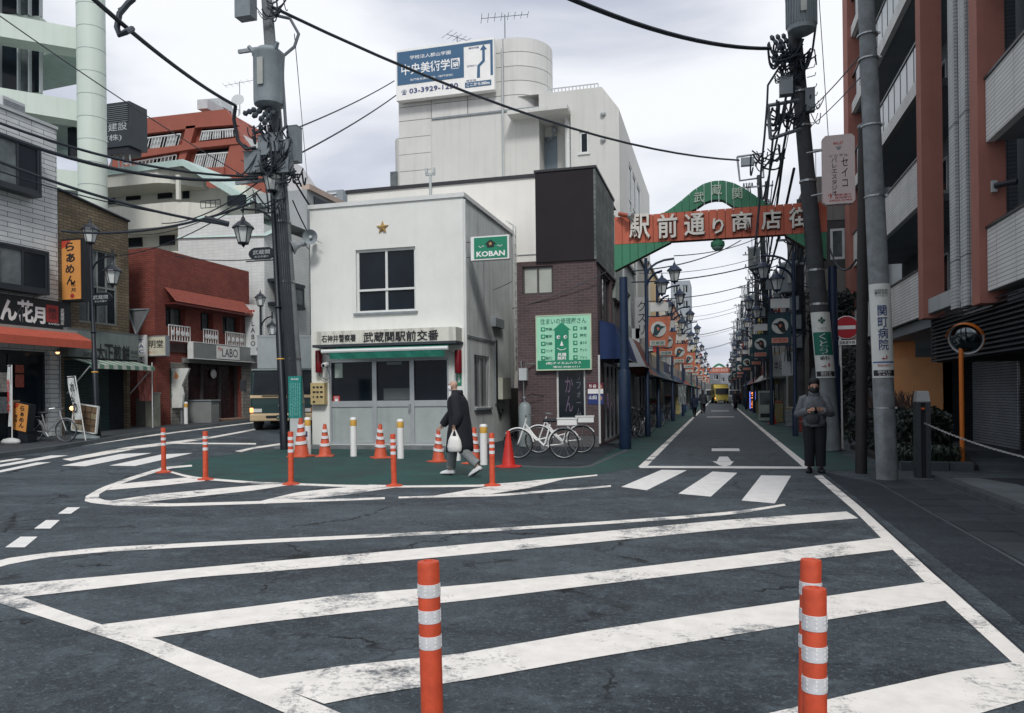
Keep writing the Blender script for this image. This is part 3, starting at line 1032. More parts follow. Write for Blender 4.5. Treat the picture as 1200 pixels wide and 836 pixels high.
sx0, sx1 = KS.px(551, 290, -0.0)[0], KS.px(596, 290, -0.0)[0]
sz0, sz1 = KS.px(573, 304)[1], KS.px(573, 276)[1]
SF = Face('S', KY + 0.05)
m1 = MB()
m1.box(sx0, sx1, KY + .05, KY + .27, sz0, sz1)
part('case', m1, PLASW, t)
m1 = MB()
SF.box(m1, sx0 + .10, sx1 - .05, 0.002, 0.014, sz0 + .04, sz1 - .04)
part('green_face', m1, GREENS, t)
sc_, w_ = (sx0 + .1 + sx1 - .05) / 2, sx1 - sx0 - .15
lettering(t, 'KOBAN', SF, sc_, sz0 + .16, w_ * .86, .15, INKW, n=0.015, bold=0.03)
em = MB()
ez = sz0 + .43
em.prism([(sc_ - .16, ez), (sc_, ez + .12), (sc_ + .16, ez), (sc_ + .12, ez - .01), (sc_ + .09, ez - .1), (sc_ - .09, ez - .1), (sc_ - .12, ez - .01)],
   lambda q, r, n: SF.pt(q, n, r), 0.015, 0.022)
part('emblem', em, INK, t)
em = MB()
em.prism([(sc_ + (.06 if k % 2 == 0 else .026) * sin(pi * k / 5), ez + (.06 if k % 2 == 0 else .026) * cos(pi * k / 5)) for k in range(10)],
   lambda q, r, n: SF.pt(q, n, r), 0.023, 0.028)
part('emblem_star', em, mat('brass', (0.5, 0.33, 0.13)), t)
for sgn in (-1, 1):
 em = MB()
 em.tube([SF.pt(sc_ + sgn * (.19 + .03 * k), .018, ez - .07 + .025 * sin(k * 1.6)) for k in range(6)], 0.009, 5)
 part('flourish', em, INKW, t)
m1 = MB()
m1.tube([(KX1, KY + .16, sz0 + .12), (sx0, KY + .16, sz0 + .12)], .02, 6)
m1.tube([(KX1, KY + .16, sz1 - .12), (sx0, KY + .16, sz1 - .12)], .02, 6)
part('bracket', m1, STEEL, t)
a = KS.rect(535, 430, 541, 452)
t = thing('notice_plate', 'narrow dark green notice plate beside the police box entrance', 'notice plate', KS.pt(a[0], 0, a[2]))
board(t, KS, a[0], a[1], a[2], a[3], .003, .02, GREENS)
lettering(t, '交番', KS, (a[0] + a[1]) / 2, (a[2] + a[3]) / 2, .09, .35, INKW, n=.021, vertical=True)
# brown brick corner shop with dark upper box
BX0, BX1, BY, BYB = -5.52, -3.22, 21.2, 30.0
BS, BE = Face('S', BY), Face('E', BX1)
BRN = brick_mat('brown_brick', (0.095, 0.062, 0.064), (0.072, 0.048, 0.052), (0.12, 0.10, 0.10), 0.24, 0.075, 0.008)
brw = thing('corner_shop', 'brown tiled corner shop with a black clad upper storey beside the arch', 'building', (-4.6, 24, 0))
w1 = BS.rect(612, 312, 648, 345)
w2 = BS.rect(652, 432, 686, 492)
mb = MB()
wall_face(mb, BS, BX0, BX1, 0, 5.25, [w1, w2], .15)
part('wall', mb, BRN, brw, recalc=False)
mb = MB()
e1 = (21.9, 24.0, 3.6, 5.0)
e2 = (24.4, 26.5, 3.6, 5.0)
wall_face(mb, BE, BY + .003, 26.9, 0, 5.25, [e1, e2, (22.3, 26.2, 0.05, 2.4)], .12)
part('side_wall', mb, BRN, brw, recalc=False)
window(brw, BS, *w1, cols=2, rows=1, fm=mat('bronze_frame', (0.06, 0.055, 0.055), .4), gm=GLASS3)
window(brw, BS, *w2, cols=1, rows=1, fm=TRIM, gm=GLASS)
window(brw, BE, *e1, cols=3, rows=1, fm=mat('bronze_frame', (0.06, 0.055, 0.055)), gm=GLASS)
window(brw, BE, *e2, cols=3, rows=1, fm=mat('bronze_frame', (0.06, 0.055, 0.055)), gm=GLASS2)
window(brw, BE, 22.3, 26.2, .05, 2.4, cols=4, rows=1, gm=GLASS)
a = w2
lettering(brw, 'かん', BS, a[0] + .35, (a[2] + a[3]) / 2, .22, 1.0, mat('faded_purple', (0.14, 0.10, 0.16)), n=-.09, vertical=True)
lettering(brw, 'リフォーム', BS, a[0] + .62, (a[2] + a[3]) / 2, .14, 1.2, mat('faded_grey', (0.12, 0.14, 0.16)), n=-.09, vertical=True)
BLK = brick_mat('black_cladding', (0.017, 0.013, 0.018), (0.018, 0.014, 0.019), (0.013, 0.010, 0.014), 2.2, 0.10, 0.004, offset=0.0, grime=.1, bump=.1)
TILEG = brick_mat('grey_green_tile', (0.10, 0.125, 0.12), (0.15, 0.17, 0.165), (0.06, 0.07, 0.07), 0.42, 0.14, 0.008, offset=0.5, grime=.35)
bx0 = BS.px(628, 250)[0]
mb = MB()
mb.poly([BS.pt(bx0, .06, 5.2), BS.pt(BX1 - .06, .06, 5.2), BS.pt(BX1 - .06, .06, 7.75), BS.pt(bx0, .06, 7.72)])
mb.poly([BS.pt(bx0, .06, 5.2), BS.pt(bx0, .06, 7.72), BS.pt(bx0, -5.0, 7.72), BS.pt(bx0, -5.0, 5.2)])
mb.poly([BS.pt(bx0, .06, 5.2), BS.pt(BX1 - .06, .06, 5.2), BS.pt(BX1 - .06, -5, 5.2), BS.pt(bx0, -5, 5.2)])
mb.poly([BS.pt(bx0, .06, 7.72), BS.pt(BX1 - .06, .06, 7.75), BS.pt(BX1 - .06, -5, 7.72), BS.pt(bx0, -5, 7.72)])
part('black_cladding', mb, BLK, brw, recalc=False)
mb = MB()
mb.box(BX1 - .12, BX1 + .002, BY - .055, 25.0, 5.21, 7.74)
part('tiled_side', mb, TILEG, brw)
mb = MB()
mb.box(bx0 - .03, BX1 + .03, BY - .09, 25.05, 7.735, 7.80)
part('coping', mb, mat('coping_dark', (0.03, 0.03, 0.035), .5), brw)
mb = MB()
mb.box(BX1 + .004, BX1 + .05, BY - .09, 25.05, 5.12, 5.20)
part('coping', mb, mat('coping_dark', (0.03, 0.03, 0.035), .5), brw)
mb = MB()
mb.box(BX1 - .35, BX1 + .012, 25.06, 26.9, 4.6, 7.3)
part('rear_wall', mb, mat('pale_grey_green', (0.28, 0.32, 0.30), .8, .15, streak=.3), brw)
mb = MB()
mb.tube([(BX1 + .03, BY + .0, .1), (BX1 + .03, BY + .0, 2.55)], 0.03, 6)
part('corner_strip', mb, TRIM, brw)
mb = MB()
mb.box(BX0, BX1 + .01, BY - .015, BY + .03, 0.0, .30)
part('plinth', mb, mat('plinth_grey', (0.10, 0.10, 0.105), .8), brw)
mb = MB()
mb.poly([(BX0, BY, 0), (BX0, BY + 4.5, 0), (BX0, BY + 4.5, 5.25), (BX0, BY, 5.25)])
part('recess_wall', mb, BRN, brw, recalc=False)
a = BS.rect(629, 370, 692, 433, 0.12)
t = thing('shop_sign', 'light green house repair sign with a smiling house on brown tiles', 'sign', BS.pt(a[0], .06, a[2]))
LG = mat('pale_green_sign', (0.33, 0.66, 0.47), .5, .05)
board(t, BS, *a, .0, .12, LG, edge=mat('sign_rim_cream', (0.5, 0.55, 0.42), .5), ew=.025)
W_, H_ = a[1] - a[0], a[3] - a[2]
def sp_(fx, fy):
 return a[0] + W_ * fx, a[3] - H_ * fy
DG = mat('deep_green', (0.01, 0.22, 0.12), .5)
g = MB()
BS.box(g, a[0] + .02, a[1] - .02, .121, .126, a[2] + .015, a[2] + H_ * .17)
part('green_band', g, DG, t)
g = MB()
x0, z1 = sp_(.34, .27)
x1, z0 = sp_(.60, .83)
xm = (x0 + x1) / 2
g.prism([(x0, z0), (x1, z0), (x1, z1), (x1 + .06, z1), (xm, z1 + .22), (x0 - .06, z1), (x0, z1)], lambda q, r, n: BS.pt(q, n, r), .121, .126)
part('house_figure', g, DG, t)
for fx in (.41, .54):
 q, r = sp_(fx, .40)
 g = MB()
 g.lathe([(.05, 0), (.05, .006)], BS.pt(q, .132, r), 12, Matrix.Rotation(pi / 2, 3, 'X'))
 part('eye', g, INKW, t)
 g = MB()
 g.lathe([(.025, 0), (.025, .006)], BS.pt(q + .015, .139, r), 10, Matrix.Rotation(pi / 2, 3, 'X'))
 part('pupil', g, INKG, t)
q, r = sp_(.47, .50)
g = MB()
g.prism([(q - .05, r - .09), (q + .05, r - .09), (q, r + .05)], lambda q, r, n: BS.pt(q, n, r), .127, .131)
part('nose', g, INKW, t)
q, r = sp_(.47, .64)
g = MB()
g.tube([BS.pt(q + .13 * k / 4, .13, r + .05 * (k / 4) ** 2) for k in range(-4, 5)], .01, 5)
part('smile', g, INKW, t)
q, r = sp_(.5, .10)
lettering(t, '住まいの修理屋さん', BS, q, r, W_ * .86, H_ * .11, INKG, n=.121, bold=.008)
L1 = ['塗装', '電気', '内装', 'ペンキ', '設備']
L2 = ['水道', '屋根', '省エネ', 'サッシ', 'リフォーム']
for i in range(5):
 for fx, tx, words in ((.12, .23, L1), (.72, .87, L2)):
  q, r = sp_(fx, .245 + i * .135)
  g = MB()
  BS.box(g, q - .06, q + .06, .121, .125, r - .06, r + .06)
  part('icon', g, DG, t)
  g = MB()
  g.lathe([(.035, 0), (.035, .005)], BS.pt(q + .01, .13, r), 7, Matrix.Rotation(pi / 2, 3, 'X'))
  part('icon_mark', g, LG, t)
  q, r = sp_(tx, .245 + i * .135)
  lettering(t, words[i], BS, q, r, .2, .09, INKG, n=.121, bold=.02)
q, r = sp_(.47, .76)
lettering(t, '見積\n無料', BS, q, r, .26, .20, INKW, n=.127, bold=.02)
q, r = sp_(.5, .885)
lettering(t, '(有)テイエムハウス', BS, q, r, W_ * .66, H_ * .055, INKW, n=.127, bold=.02)
q, r = sp_(.55, .955)
lettering(t, '☎03-3928-0111', BS, q, r, W_ * .5, H_ * .04, INKW, n=.127, bold=.02)
a = BS.rect(689, 449, 707, 474)
t = thing('wall_posters', 'two stacked posters, maroon above and navy below, on brown tiles', 'poster', BS.pt(a[0], 0, a[2]))
zc = (a[2] + a[3]) / 2
SKIN = mat('skin', (0.42, 0.24, 0.17), .55, .06, 8)
for z0, z1, top, bot, txt, ink in ((zc + .0, a[3], mat('maroon', (0.14, 0.012, 0.03), .5), INKW, '竹谷', INKW), (a[2], zc - .02, INKB, INKW, '山田', INKW)):
 board(t, BS, a[0], a[1], z0, z1, .003, .008, bot, 'poster_sheet')
 g = MB()
 BS.box(g, a[0], a[1], .009, .012, z0 + (z1 - z0) * (.45 if top != INKB else 0.0), z1 - (0 if top != INKB else .0))
 part('poster_band', g, top, t)
 lettering(t, txt, BS, a[0] + (a[1] - a[0]) * .32, z1 - (z1 - z0) * .3, (a[1] - a[0]) * .5, .11, ink, n=.013, bold=.02)
 g = MB()
 g.ball(BS.pt(a[1] - .09, .013, z1 - .11), .055, 8, 5, (1, .1, 1.2))
 part('portrait', g, SKIN, t)
t = thing('shop_awning', 'navy cloth awning with a white end on the corner shop side', 'awning', (BX1, 23, 3))
NAVY = mat('navy_cloth', (0.012, 0.035, 0.12), .7, .2, 4)
def cloth_awning(t, F, s0, s1, z1, z0, out, m, m2=None, drop=.0, nm='cloth'):
 g = MB()
 g.add([F.pt(s0, 0.01, z1), F.pt(s1, 0.01, z1), F.pt(s1, out * .55, z1 - .12), F.pt(s0, out * .55, z1 - .12),
   F.pt(s1, out, z0 + drop), F.pt(s0, out, z0 + drop), F.pt(s1, out, z0), F.pt(s0, out, z0)],
   [(0, 1, 2, 3), (3, 2, 4, 5), (5, 4, 6, 7)])
 part(nm, g, m, t, recalc=False)
 for s in (s0, s1):
  e = MB()
  e.add([F.pt(s, .01, z1), F.pt(s, out * .55, z1 - .12), F.pt(s, out, z0 + drop), F.pt(s, out, z0), F.pt(s, .01, z0)], [(0, 1, 2, 3, 4)])
  part('end_panel', e, m2 or m, t, recalc=False)
 g = MB()
 g.tube([F.pt(s0, out - .01, z0 - .01), F.pt(s1, out - .01, z0 - .01)], .018, 6)
 part('front_bar', g, GREY, t)
cloth_awning(t, BE, 21.5, 24.5, 3.55, 2.45, .75, NAVY)
p = G(617, 527)
t = thing('gas_cylinder', 'tall grey gas cylinder standing against brown tiles behind the bicycles', 'gas cylinder', (-5.25, 20.85, 0))
for dx in (0.0,):
 g = MB()
 g.lathe([(.17, .02), (.18, .05), (.18, 1.12), (.14, 1.22), (.06, 1.27)], (-5.25, 20.9, 0), 14)
 part('tank', g, mat('tank_grey', (0.20, 0.235, 0.24), .5, .15), t, smooth=True)
 g = MB()
 g.lathe([(.03, 1.26), (.03, 1.36), (.07, 1.37), (.07, 1.42), (.02, 1.43)], (-5.25, 20.9, 0), 8)
 part('valve', g, STEEL, t)
 g = MB()
 g.tube([(-5.25, 20.9, 1.38), (-5.05, 20.95, 1.5), (-4.75, 21.1, 1.42)], .014, 6)
 part('hose', g, RUBBER, t, smooth=True)
a = BS.rect(610, 432, 619, 446, .1)
t = thing('gas_meter', 'pale gas meter with pipes on brown wall above the gas cylinder', 'meter', BS.pt(a[0], 0, a[2]))
g = MB()
BS.box(g, a[0], a[1], .1, .3, a[2], a[3])
part('case', g, GREYL, t)
g = MB()
g.tube([BS.pt(a[0] + .05, .2, a[3]), BS.pt(a[0] + .05, .2, a[3] + .2), BS.pt(a[0] + .05, .02, a[3] + .2)], .02, 6)
g.tube([BS.pt(a[1] - .05, .2, a[3]), BS.pt(a[1] - .05, .2, a[3] + .12), BS.pt(a[1] + .2, .05, a[3] + .12)], .02, 6)
g.tube([BS.pt((a[0] + a[1]) / 2, .2, a[2]), BS.pt((a[0] + a[1]) / 2, .2, .2)], .02, 6)
part('pipe', g, STEEL, t)
# white rendered building behind the police box
t = thing('white_building', 'plain white rendered two storey building behind the police box roof', 'building', (-9, 26, 0))
WF = Face('S', 26.0)
wx0, wx1 = WF.px(408, 300)[0], WF.px(640, 250)[0]
za, zb = WF.px(410, 229)[1], WF.px(628, 206)[1]
block(t, wx0, wx1, 26, 33, 0, (za + zb) / 2, WHITEW, {'S': []})
g = MB()
WF.box(g, wx0 - .05, wx1, -.1, .06, (za + zb) / 2, (za + zb) / 2 + .12)
part('parapet_cap', g, mat('coping_dark', (0.03, 0.03, 0.035)), t)
g = MB()
s, z = WF.px(505, 215)
g.tube([WF.pt(s, .06, z - .6), WF.pt(s, .06, z + .35)], .05, 8)
g.cbox(WF.pt(s, .06, z + .3), (.35, .1, .06))
g.cbox(WF.pt(s - .14, .06, z + .42), (.08, .1, .22))
g.cbox(WF.pt(s + .14, .06, z + .42), (.08, .1, .22))
part('vent_pipe', g, GREYL, t)
g = MB()
WF.box(g, WF.px(606, 300)[0], WF.px(632, 300)[0], .01, .03, WF.px(620, 299)[1], WF.px(620, 298)[1])
part('flashing', g, GREYL, t)
# art school block with rounded stair tower
AY = 35.0
AS = Face('S', AY)
ac = thing('school_block', 'tall off white rooftop block with rounded tower and billboard', 'building', (-9, 40, 0))
ACW = mat('school_wall', (0.56, 0.565, 0.54), .75, .05, .7, streak=.12)
xr = AS.px(726, 200)[0]
xl = AS.px(468, 170)[0]
xt = AS.px(637, 80)[0]
zt = AS.px(600, 44)[1]
zm = AS.px(560, 133)[1]
z1_, z2_ = AS.px(686, 104)[1], AS.px(726, 127)[1]
xc1 = AS.px(705, 104)[0]
xd0, xd1 = AS.px(632, 170)[0], AS.px(669, 170)[0]
dz1 = AS.px(650, 138)[1]
yb = 51.0
wh = AS.rect(679, 154, 690, 180)
mb = MB()
wall_face(mb, AS, xd1, xc1, 0, z1_, [wh], .15)
mb.poly([AS.pt(xc1, 0, 0), AS.pt(xr, 0, 0), AS.pt(xr, 0, z2_), AS.pt(xc1, 0, z1_)])
mb.poly([(xc1, AY, z1_), (xr, AY, z2_), (xr, yb, z2_), (xc1, yb, z1_)])
mb.poly([(xd0 - 1, AY, z1_), (xc1, AY, z1_), (xc1, yb, z1_), (xd0 - 1, yb, z1_)])
AE = Face('E', xr)
ew = []
for u0, u1 in ((737, 740.3), (741.5, 745), (746, 750)):
 r = AE.rect(u0, 175, u1, 225)
 ew.append((r[0], r[1], 9.6, 13.2))
wall_face(mb, AE, AY, yb, 0, z2_, ew, .1)
mb.poly([AS.pt(xd0, 0, 0), AS.pt(xd0, -1.2, 0), AS.pt(xd0, -1.2, dz1), AS.pt(xd0, 0, dz1)])
mb.poly([AS.pt(xd0, -1.2, 0), AS.pt(xd1, -1.2, 0), AS.pt(xd1, -1.2, dz1), AS.pt(xd0, -1.2, dz1)])
mb.poly([AS.pt(xd1, 0, 0), AS.pt(xd1, -1.2, 0), AS.pt(xd1, -1.2, dz1), AS.pt(xd1, 0, dz1)])
mb.poly([AS.pt(xd0, 0, dz1), AS.pt(xd1, 0, dz1), AS.pt(xd1, -1.2, dz1), AS.pt(xd0, -1.2, dz1)])
mb.poly([AS.pt(xd0, 0, dz1), AS.pt(xd1, 0, dz1), AS.pt(xd1, 0, z1_), AS.pt(xd0, 0, z1_)])
mb.poly([AS.pt(xl, .0, 0), AS.pt(xd0, .0, 0), AS.pt(xd0, .0, zm), AS.pt(xl, .0, zm)])
mb.poly([AS.pt(xl, 0, 0), AS.pt(xl, 0, zm), AS.pt(xl, -12, zm), AS.pt(xl, -12, 0)])
part('wall', mb, ACW, ac, recalc=False)
for w in ew:
 window(ac, AE, *w, cols=1, rows=2, d=.08, fw=.12, gm=GLASS2)
window(ac, AS, *wh, cols=1, rows=1, fm=TRIM, fw=.09, sill=TRIM)
g = MB()
r = AS.rect(637, 161, 653, 206, -1.2)
AS.box(g, r[0], r[1], -1.2, -1.14, r[2], r[3])
part('door', g, mat('grey_blue_door', (0.17, 0.22, 0.26), .5, .08), ac)
g = MB()
r = AS.rect(600, 134, 669, 138.5)
AS.box(g, r[0], r[1], .002, .9, r[2], r[3])
part('door_canopy', g, ACW, ac)
g = MB()
s = AS.px(664, 160, 0)[0]
g.tube([AS.pt(s, -.4, 8), AS.pt(s, -.4, dz1)], .16, 10)
part('duct', g, TRIM, ac, smooth=True)
g = MB()
p = AS.pt(AS.px(645, 145)[0], -.9, AS.px(645, 145)[1])
g.tube([AS.pt(p.x - .5, -1.1, p.z - .3), AS.pt(p.x - .3, -.9, p.z - .5), p + Vector((0, 0, -.2))], .04, 6)
g.ball(p, .16, 8, 6)
part('dome_light', g, GREY, ac, smooth=True)
for v in (134, 164):
 g = MB()
 g.ball(AS.pt(AS.px(707, v)[0], .06, AS.px(707, v)[1]), .13, 8, 5)
 part('vent_cap', g, GREYL, ac, smooth=True)
railing(ac, AS, AS.px(639, 105)[0], AS.px(699, 98)[0], z1_ + .1, AS.px(670, 96)[1], GREYL, step=.16, n=-.5, r=.02)
rad = 1.7
path = [(xl, AY)] + [(xl + (xt - rad - xl) * k / 4, AY) for k in range(1, 4)]
path += [(xt - rad + rad * sin(q), AY + rad - rad * cos(q)) for q in [radians(10 * k) for k in range(0, 19)]]
path += [(xl, AY + 2 * rad)]
mb = MB()
mb.rings([[Vector((x, y, z)) for x, y in path] for z in (zm, zt)])
part('tower_core', mb, mat('panel_joint', (0.22, 0.23, 0.23), .8), ac)
step = (zt - zm) / 4.0
bands = 7
PAN = [mat('tower_panel_%d' % k, (0.55 + .015 * k, 0.555 + .015 * k, 0.535 + .015 * k), .6, .05, 1.0, streak=.1) for k in range(3)]
zlow = 8.0
def panel_run(pts, z0, z1, out=.035):
 g = MB()
 n = len(pts)
 o2 = []
 for i, (x, y) in enumerate(pts):
  a, b = pts[max(i - 1, 0)], pts[min(i + 1, n - 1)]
  d = Vector((b[0] - a[0], b[1] - a[1], 0)).normalized()
  o2.append((x + d.y * out, y - d.x * out))
 vs = [(x, y, z0) for x, y in pts] + [(x, y, z0) for x, y in o2] + [(x, y, z1) for x, y in pts] + [(x, y, z1) for x, y in o2]
 fs = []
 for i in range(n - 1):
  fs += [(n + i, n + i + 1, 3 * n + i + 1, 3 * n + i), (2 * n + i, 2 * n + i + 1, 3 * n + i + 1, 3 * n + i), (i, i + 1, n + i + 1, n + i)]
 fs += [(0, n, 3 * n, 2 * n), (n - 1, 2 * n - 1, 4 * n - 1, 3 * n - 1)]
 g.add(vs, fs)
 part('cladding_panel', g, random.choice(PAN), ac)
random.seed(11)
nb_ = 5
xg = AS.px(506, 160)[0]
xq = AS.px(590, 90)[0]
for i in range(nb_):
 z0, z1 = zm + (zt - zm) * i / nb_ + .015, zm + (zt - zm) * (i + 1) / nb_ - .015
 for a, b in ((xl, xg - .02), (xg + .02, AS.px(548, 100)[0] - .02), (AS.px(548, 100)[0] + .02, xq - .02)):
  panel_run([(a, AY - .002), (b, AY - .002)], z0, z1)
 arc = [(xq + .02, AY - .002)] + [(xt - rad + rad * sin(q), AY + rad - rad * cos(q)) for q in [radians(10 * k) for k in range(0, 8)]]
 panel_run(arc, z0, z1)
 arc = [(xt - rad + rad * sin(q), AY + rad - rad * cos(q)) for q in [radians(10 * k + 1.5) for k in range(7, 17)]]
 panel_run(arc, z0, z1)
for i in range(6):
 z1 = zm - .015 - i * .82
 panel_run([(xl, AY - .002), (xg - .03, AY - .002)], z1 - .79, z1)
g = MB()
s = AS.px(590, 150)[0]
g.tube([AS.pt(s, .1, zlow), AS.pt(s, .1, zt - .5)], .05, 6)
part('conduit', g, GREYL, ac)
g = MB()
AS.box(g, xg + .02, xd0, .003, .06, zm - .08, zm)
part('string_course', g, GREY, ac)
g = MB()
xb, yb2 = AS.px(470, 180)[0], AY + 1.6
g.rings([[Vector((xb - 1.3 * sin(q) * .55, yb2 - 1.6 * cos(q), z)) for q in [radians(12 * k) for k in range(0, 16)]] for z in (5, AS.px(460, 162)[1])])
part('left_bulge', g, ACW, ac, smooth=True)
g = MB()
r = AS.rect(459.5, 201, 467, 220, .0)
AS.box(g, r[0] - .1, r[1] - .1, -.45, -.0, r[2], r[3])
part('bulge_window', g, GLASS2, ac)
BBF = Face('S', AY - .55)
c = [BBF.px(*q) for q in ((462, 61), (578, 42), (580, 105), (466, 118))]
x0, x1 = (c[0][0] + c[3][0]) / 2, (c[1][0] + c[2][0]) / 2
z1, z0 = (c[0][1] + c[1][1]) / 2, (c[2][1] + c[3][1]) / 2
t = thing('billboard', 'blue and white rooftop billboard with a route map and phone number', 'billboard', BBF.pt(x0, 0, z0))
W_, H_ = x1 - x0, z1 - z0
g = MB()
BBF.box(g, x0, x1, -.35, 0, z0, z1)
part('case', g, WHITE, t)
BB = mat('billboard_blue', (0.045, 0.115, 0.21), .45, .06, 1)
def bq(fx, fy):
 return x0 + W_ * fx, z1 - H_ * fy
g = MB()
BBF.box(g, x0 + .08, x0 + W_ * .70, .002, .02, z1 - H_ * .70, z1 - .12)
BBF.box(g, x0 + W_ * .70, x1 - .06, .002, .02, z1 - H_ * .115, z1 - .12)
BBF.box(g, x1 - W_ * .035, x1 - .06, .002, .02, z1 - H_ * .72, z1 - H_ * .115)
part('blue_field', g, BB, t)
for fx, fy, w, h, s, m, b in ((.36, .185, .42, .075, '学校法人郡山学園', INKW, .005), (.36, .41, .60, .215, '中央美術学園', INKW, .012),
        (.37, .625, .44, .045, '専門教育美術学校（専門学校）', INKW, .0), (.39, .84, .50, .095, '03-3929-1230', INKB, .012),
        (.84, .87, .26, .10, '', BB, 0)):
 if s:
  q, r = bq(fx, fy)
  lettering(t, s, BBF, q, r, W_ * w, H_ * h, m, n=.021, bold=b)
q, r = bq(.085, .85)
lettering(t, '☎', BBF, q, r, .28, .25, INKB, n=.004)
g = MB()
q, r = bq(.84, .86)
BBF.box(g, q - W_ * .13, q + W_ * .13, .002, .02, r - H_ * .05, r + H_ * .05)
part('blue_label', g, BB, t)
lettering(t, 'ここから380m', BBF, q, r, W_ * .23, H_ * .065, INKW, n=.021, bold=.02)
g = MB()
rt_ = [bq(.83, .74), bq(.86, .74), bq(.86, .53), bq(.91, .44), bq(.91, .20), bq(.885, .20), bq(.885, .42), bq(.835, .51)]
g.prism([(p[0], p[1]) for p in rt_], lambda q, r, n: BBF.pt(q, n, r), .003, .02)
g.prism([bq(.865, .215), bq(.93, .215), bq(.8975, .12)], lambda q, r, n: BBF.pt(q, n, r), .003, .021)
part('route_arrow', g, BB, t)
for fx, fy, s in ((.80, .16, '美術学園'), (.78, .50, '石神井川'), (.77, .78, '現在地')):
 q, r = bq(fx, fy)
 lettering(t, s, BBF, q, r, W_ * .10, H_ * .04, INKB, n=.003)
g = MB()
for s in (x0 + 1.0, x1 - 1.0):
 for z in (z0 + .5, z1 - .5):
  BBF.box(g, s - .05, s + .05, -.555, -.35, z - .05, z + .05)
part('bracket', g, GREY, t)
def aerial(base, h, label, elems=6, yawa=.4, L=1.6, tilt=.0, r=.03, sc=1.0):
 t = thing('television_aerial', label, 'aerial', base, 'television aerials on rooftops')
 b = Vector(base)
 g = MB()
 g.tube([b, b + Vector((0, 0, h))], r, 6)
 part('mast', g, GREY, t)
 d = Vector((cos(yawa), sin(yawa), tilt))
 e = Vector((-sin(yawa), cos(yawa), 0))
 top = b + Vector((0, 0, h - .1))
 g = MB()
 g.tube([top - d * L * .5, top + d * L * .5], r * .6, 5)
 for k in range(elems):
  p = top + d * L * (-.5 + k / (elems - 1))
  w = .5 * sc * (1 - .4 * k / elems)
  g.tube([p - e * w, p + e * w], r * .45, 4)
 part('boom', g, GREY, t)
 return t
aerial(AS.pt(AS.px(582, 42)[0], -1.5, zt), 1.9, 'double boom aerial above the billboard, right of the pair', 8, .35, 2.3, .12)
g = aerial(AS.pt(AS.px(524, 45)[0], -1.5, zt), 1.2, 'short thin aerial above the billboard, left of the pair', 5, .9, 1.2)
# left street: noodle shop with white siding
LX = -21.0
LE = Face('E', LX)
SID = brick_mat('white_siding', (0.60, 0.63, 0.63), (0.53, 0.56, 0.565), (0.10, 0.12, 0.14), 0.9, 0.155, 0.010, offset=0.5, grime=.12)
BRONZE = mat('bronze_frame', (0.06, 0.055, 0.055), .4)
DARKF = mat('dark_frame', (0.018, 0.024, 0.032), .4)
t = nood = thing('noodle_shop', 'three storey shop house with white siding above a black noodle sign', 'building', (LX - 3, 16.5, 0))
nw1 = (17.3, 19.55, 8.0, 9.42)
nw2 = (17.2, 19.8, 4.95, 6.15)
nf = (14.0, 20.25, .15, 3.05)
mb = MB()
wall_face(mb, LE, 10.0, 20.6, 0, 10.40, [nw1, nw2, nf, (12.5, 14.5, 8.0, 9.4)], .3)
mb.poly([(LX, 20.6, 0), (LX - 7, 20.6, 0), (LX - 7, 20.6, 10.4), (LX, 20.6, 10.4)])
mb.poly([(LX, 10, 0), (LX - 7, 10, 0), (LX - 7, 10, 10.4), (LX, 10, 10.4)])
mb.poly([(LX, 10, 10.4), (LX - 7, 10, 10.4), (LX - 7, 20.6, 10.4), (LX, 20.6, 10.4)])
part('wall', mb, SID, t, recalc=False)
for w in (nw1, nw2):
 m1 = MB()
 LE.box(m1, w[0] - .06, w[1] + .06, .003, .42, w[3], w[3] + .07)
 LE.box(m1, w[0] - .06, w[1] + .06, .003, .42, w[2] - .12, w[2])
 LE.box(m1, w[1], w[1] + .06, .003, .42, w[2], w[3])
 LE.box(m1, w[0] - .06, w[0], .003, .42, w[2], w[3])
 part('bay_frame', m1, DARKF, t)
 window(t, LE, *w, cols=3, rows=1, fm=DARKF, gm=[GLASS, GLASS2, GLASS], d=-.34, fw=.07)
m1 = MB()
LE.box(m1, 10, 20.62, -.2, .05, 10.401, 10.5)
part('roof_edge', m1, GREYL, t)
m1 = MB()
m1.box(LX - .9, LX - .3, 18.9, 19.7, 10.41, 10.95)
part('roof_unit', m1, GREYL, t)
m1 = MB()
for k in range(7):
 LE.box(m1, 18.92, 19.68, -.299, -.28, 10.47 + .06 * k, 10.49 + .06 * k)
part('roof_unit_grille', m1, GREY, t, kind='stuff')
FRONT = [window(t, LE, nf[0], nf[1], nf[2], nf[3], cols=5, rows=1, fm=DARKF, gm=GLASS, d=.28, fw=.09, name='shop_front')]
random.seed(21)
PHO = [mat('menu_photo_%d' % i, c, .5, .5, 14) for i, c in enumerate(((0.36, 0.28, 0.20), (0.26, 0.29, 0.30), (0.58, 0.55, 0.50), (0.36, 0.09, 0.06)))]
pz = [(16.4, .9, 2.6, 0), (17.55, 1.35, 2.7, 1), (17.9, .9, 1.9, 2), (18.35, 1.6, 2.5, 1), (18.7, 1.75, 2.35, 2), (18.7, 1.1, 1.6, 1), (19.1, .6, 1.5, 0), (19.25, 1.9, 2.3, 3), (19.25, 2.35, 2.6, 3), (16.95, 1.5, 2.75, 2), (19.55, .9, 1.25, 0)]
for s, z, z2, k in pz:
 m1 = MB()
 LE.box(m1, s - .15, s + .16, -.17, -.16, z, z2)
 part('menu_poster', m1, PHO[k], t)
a = (LE.px(-10, 370)[0], LE.px(78, 370)[0])
t = thing('shop_sign', 'black fascia sign with white brush lettering and a red seal above the red awning', 'sign', (LX, 17, 3.8))
fz0, fz1 = 3.80, 4.72
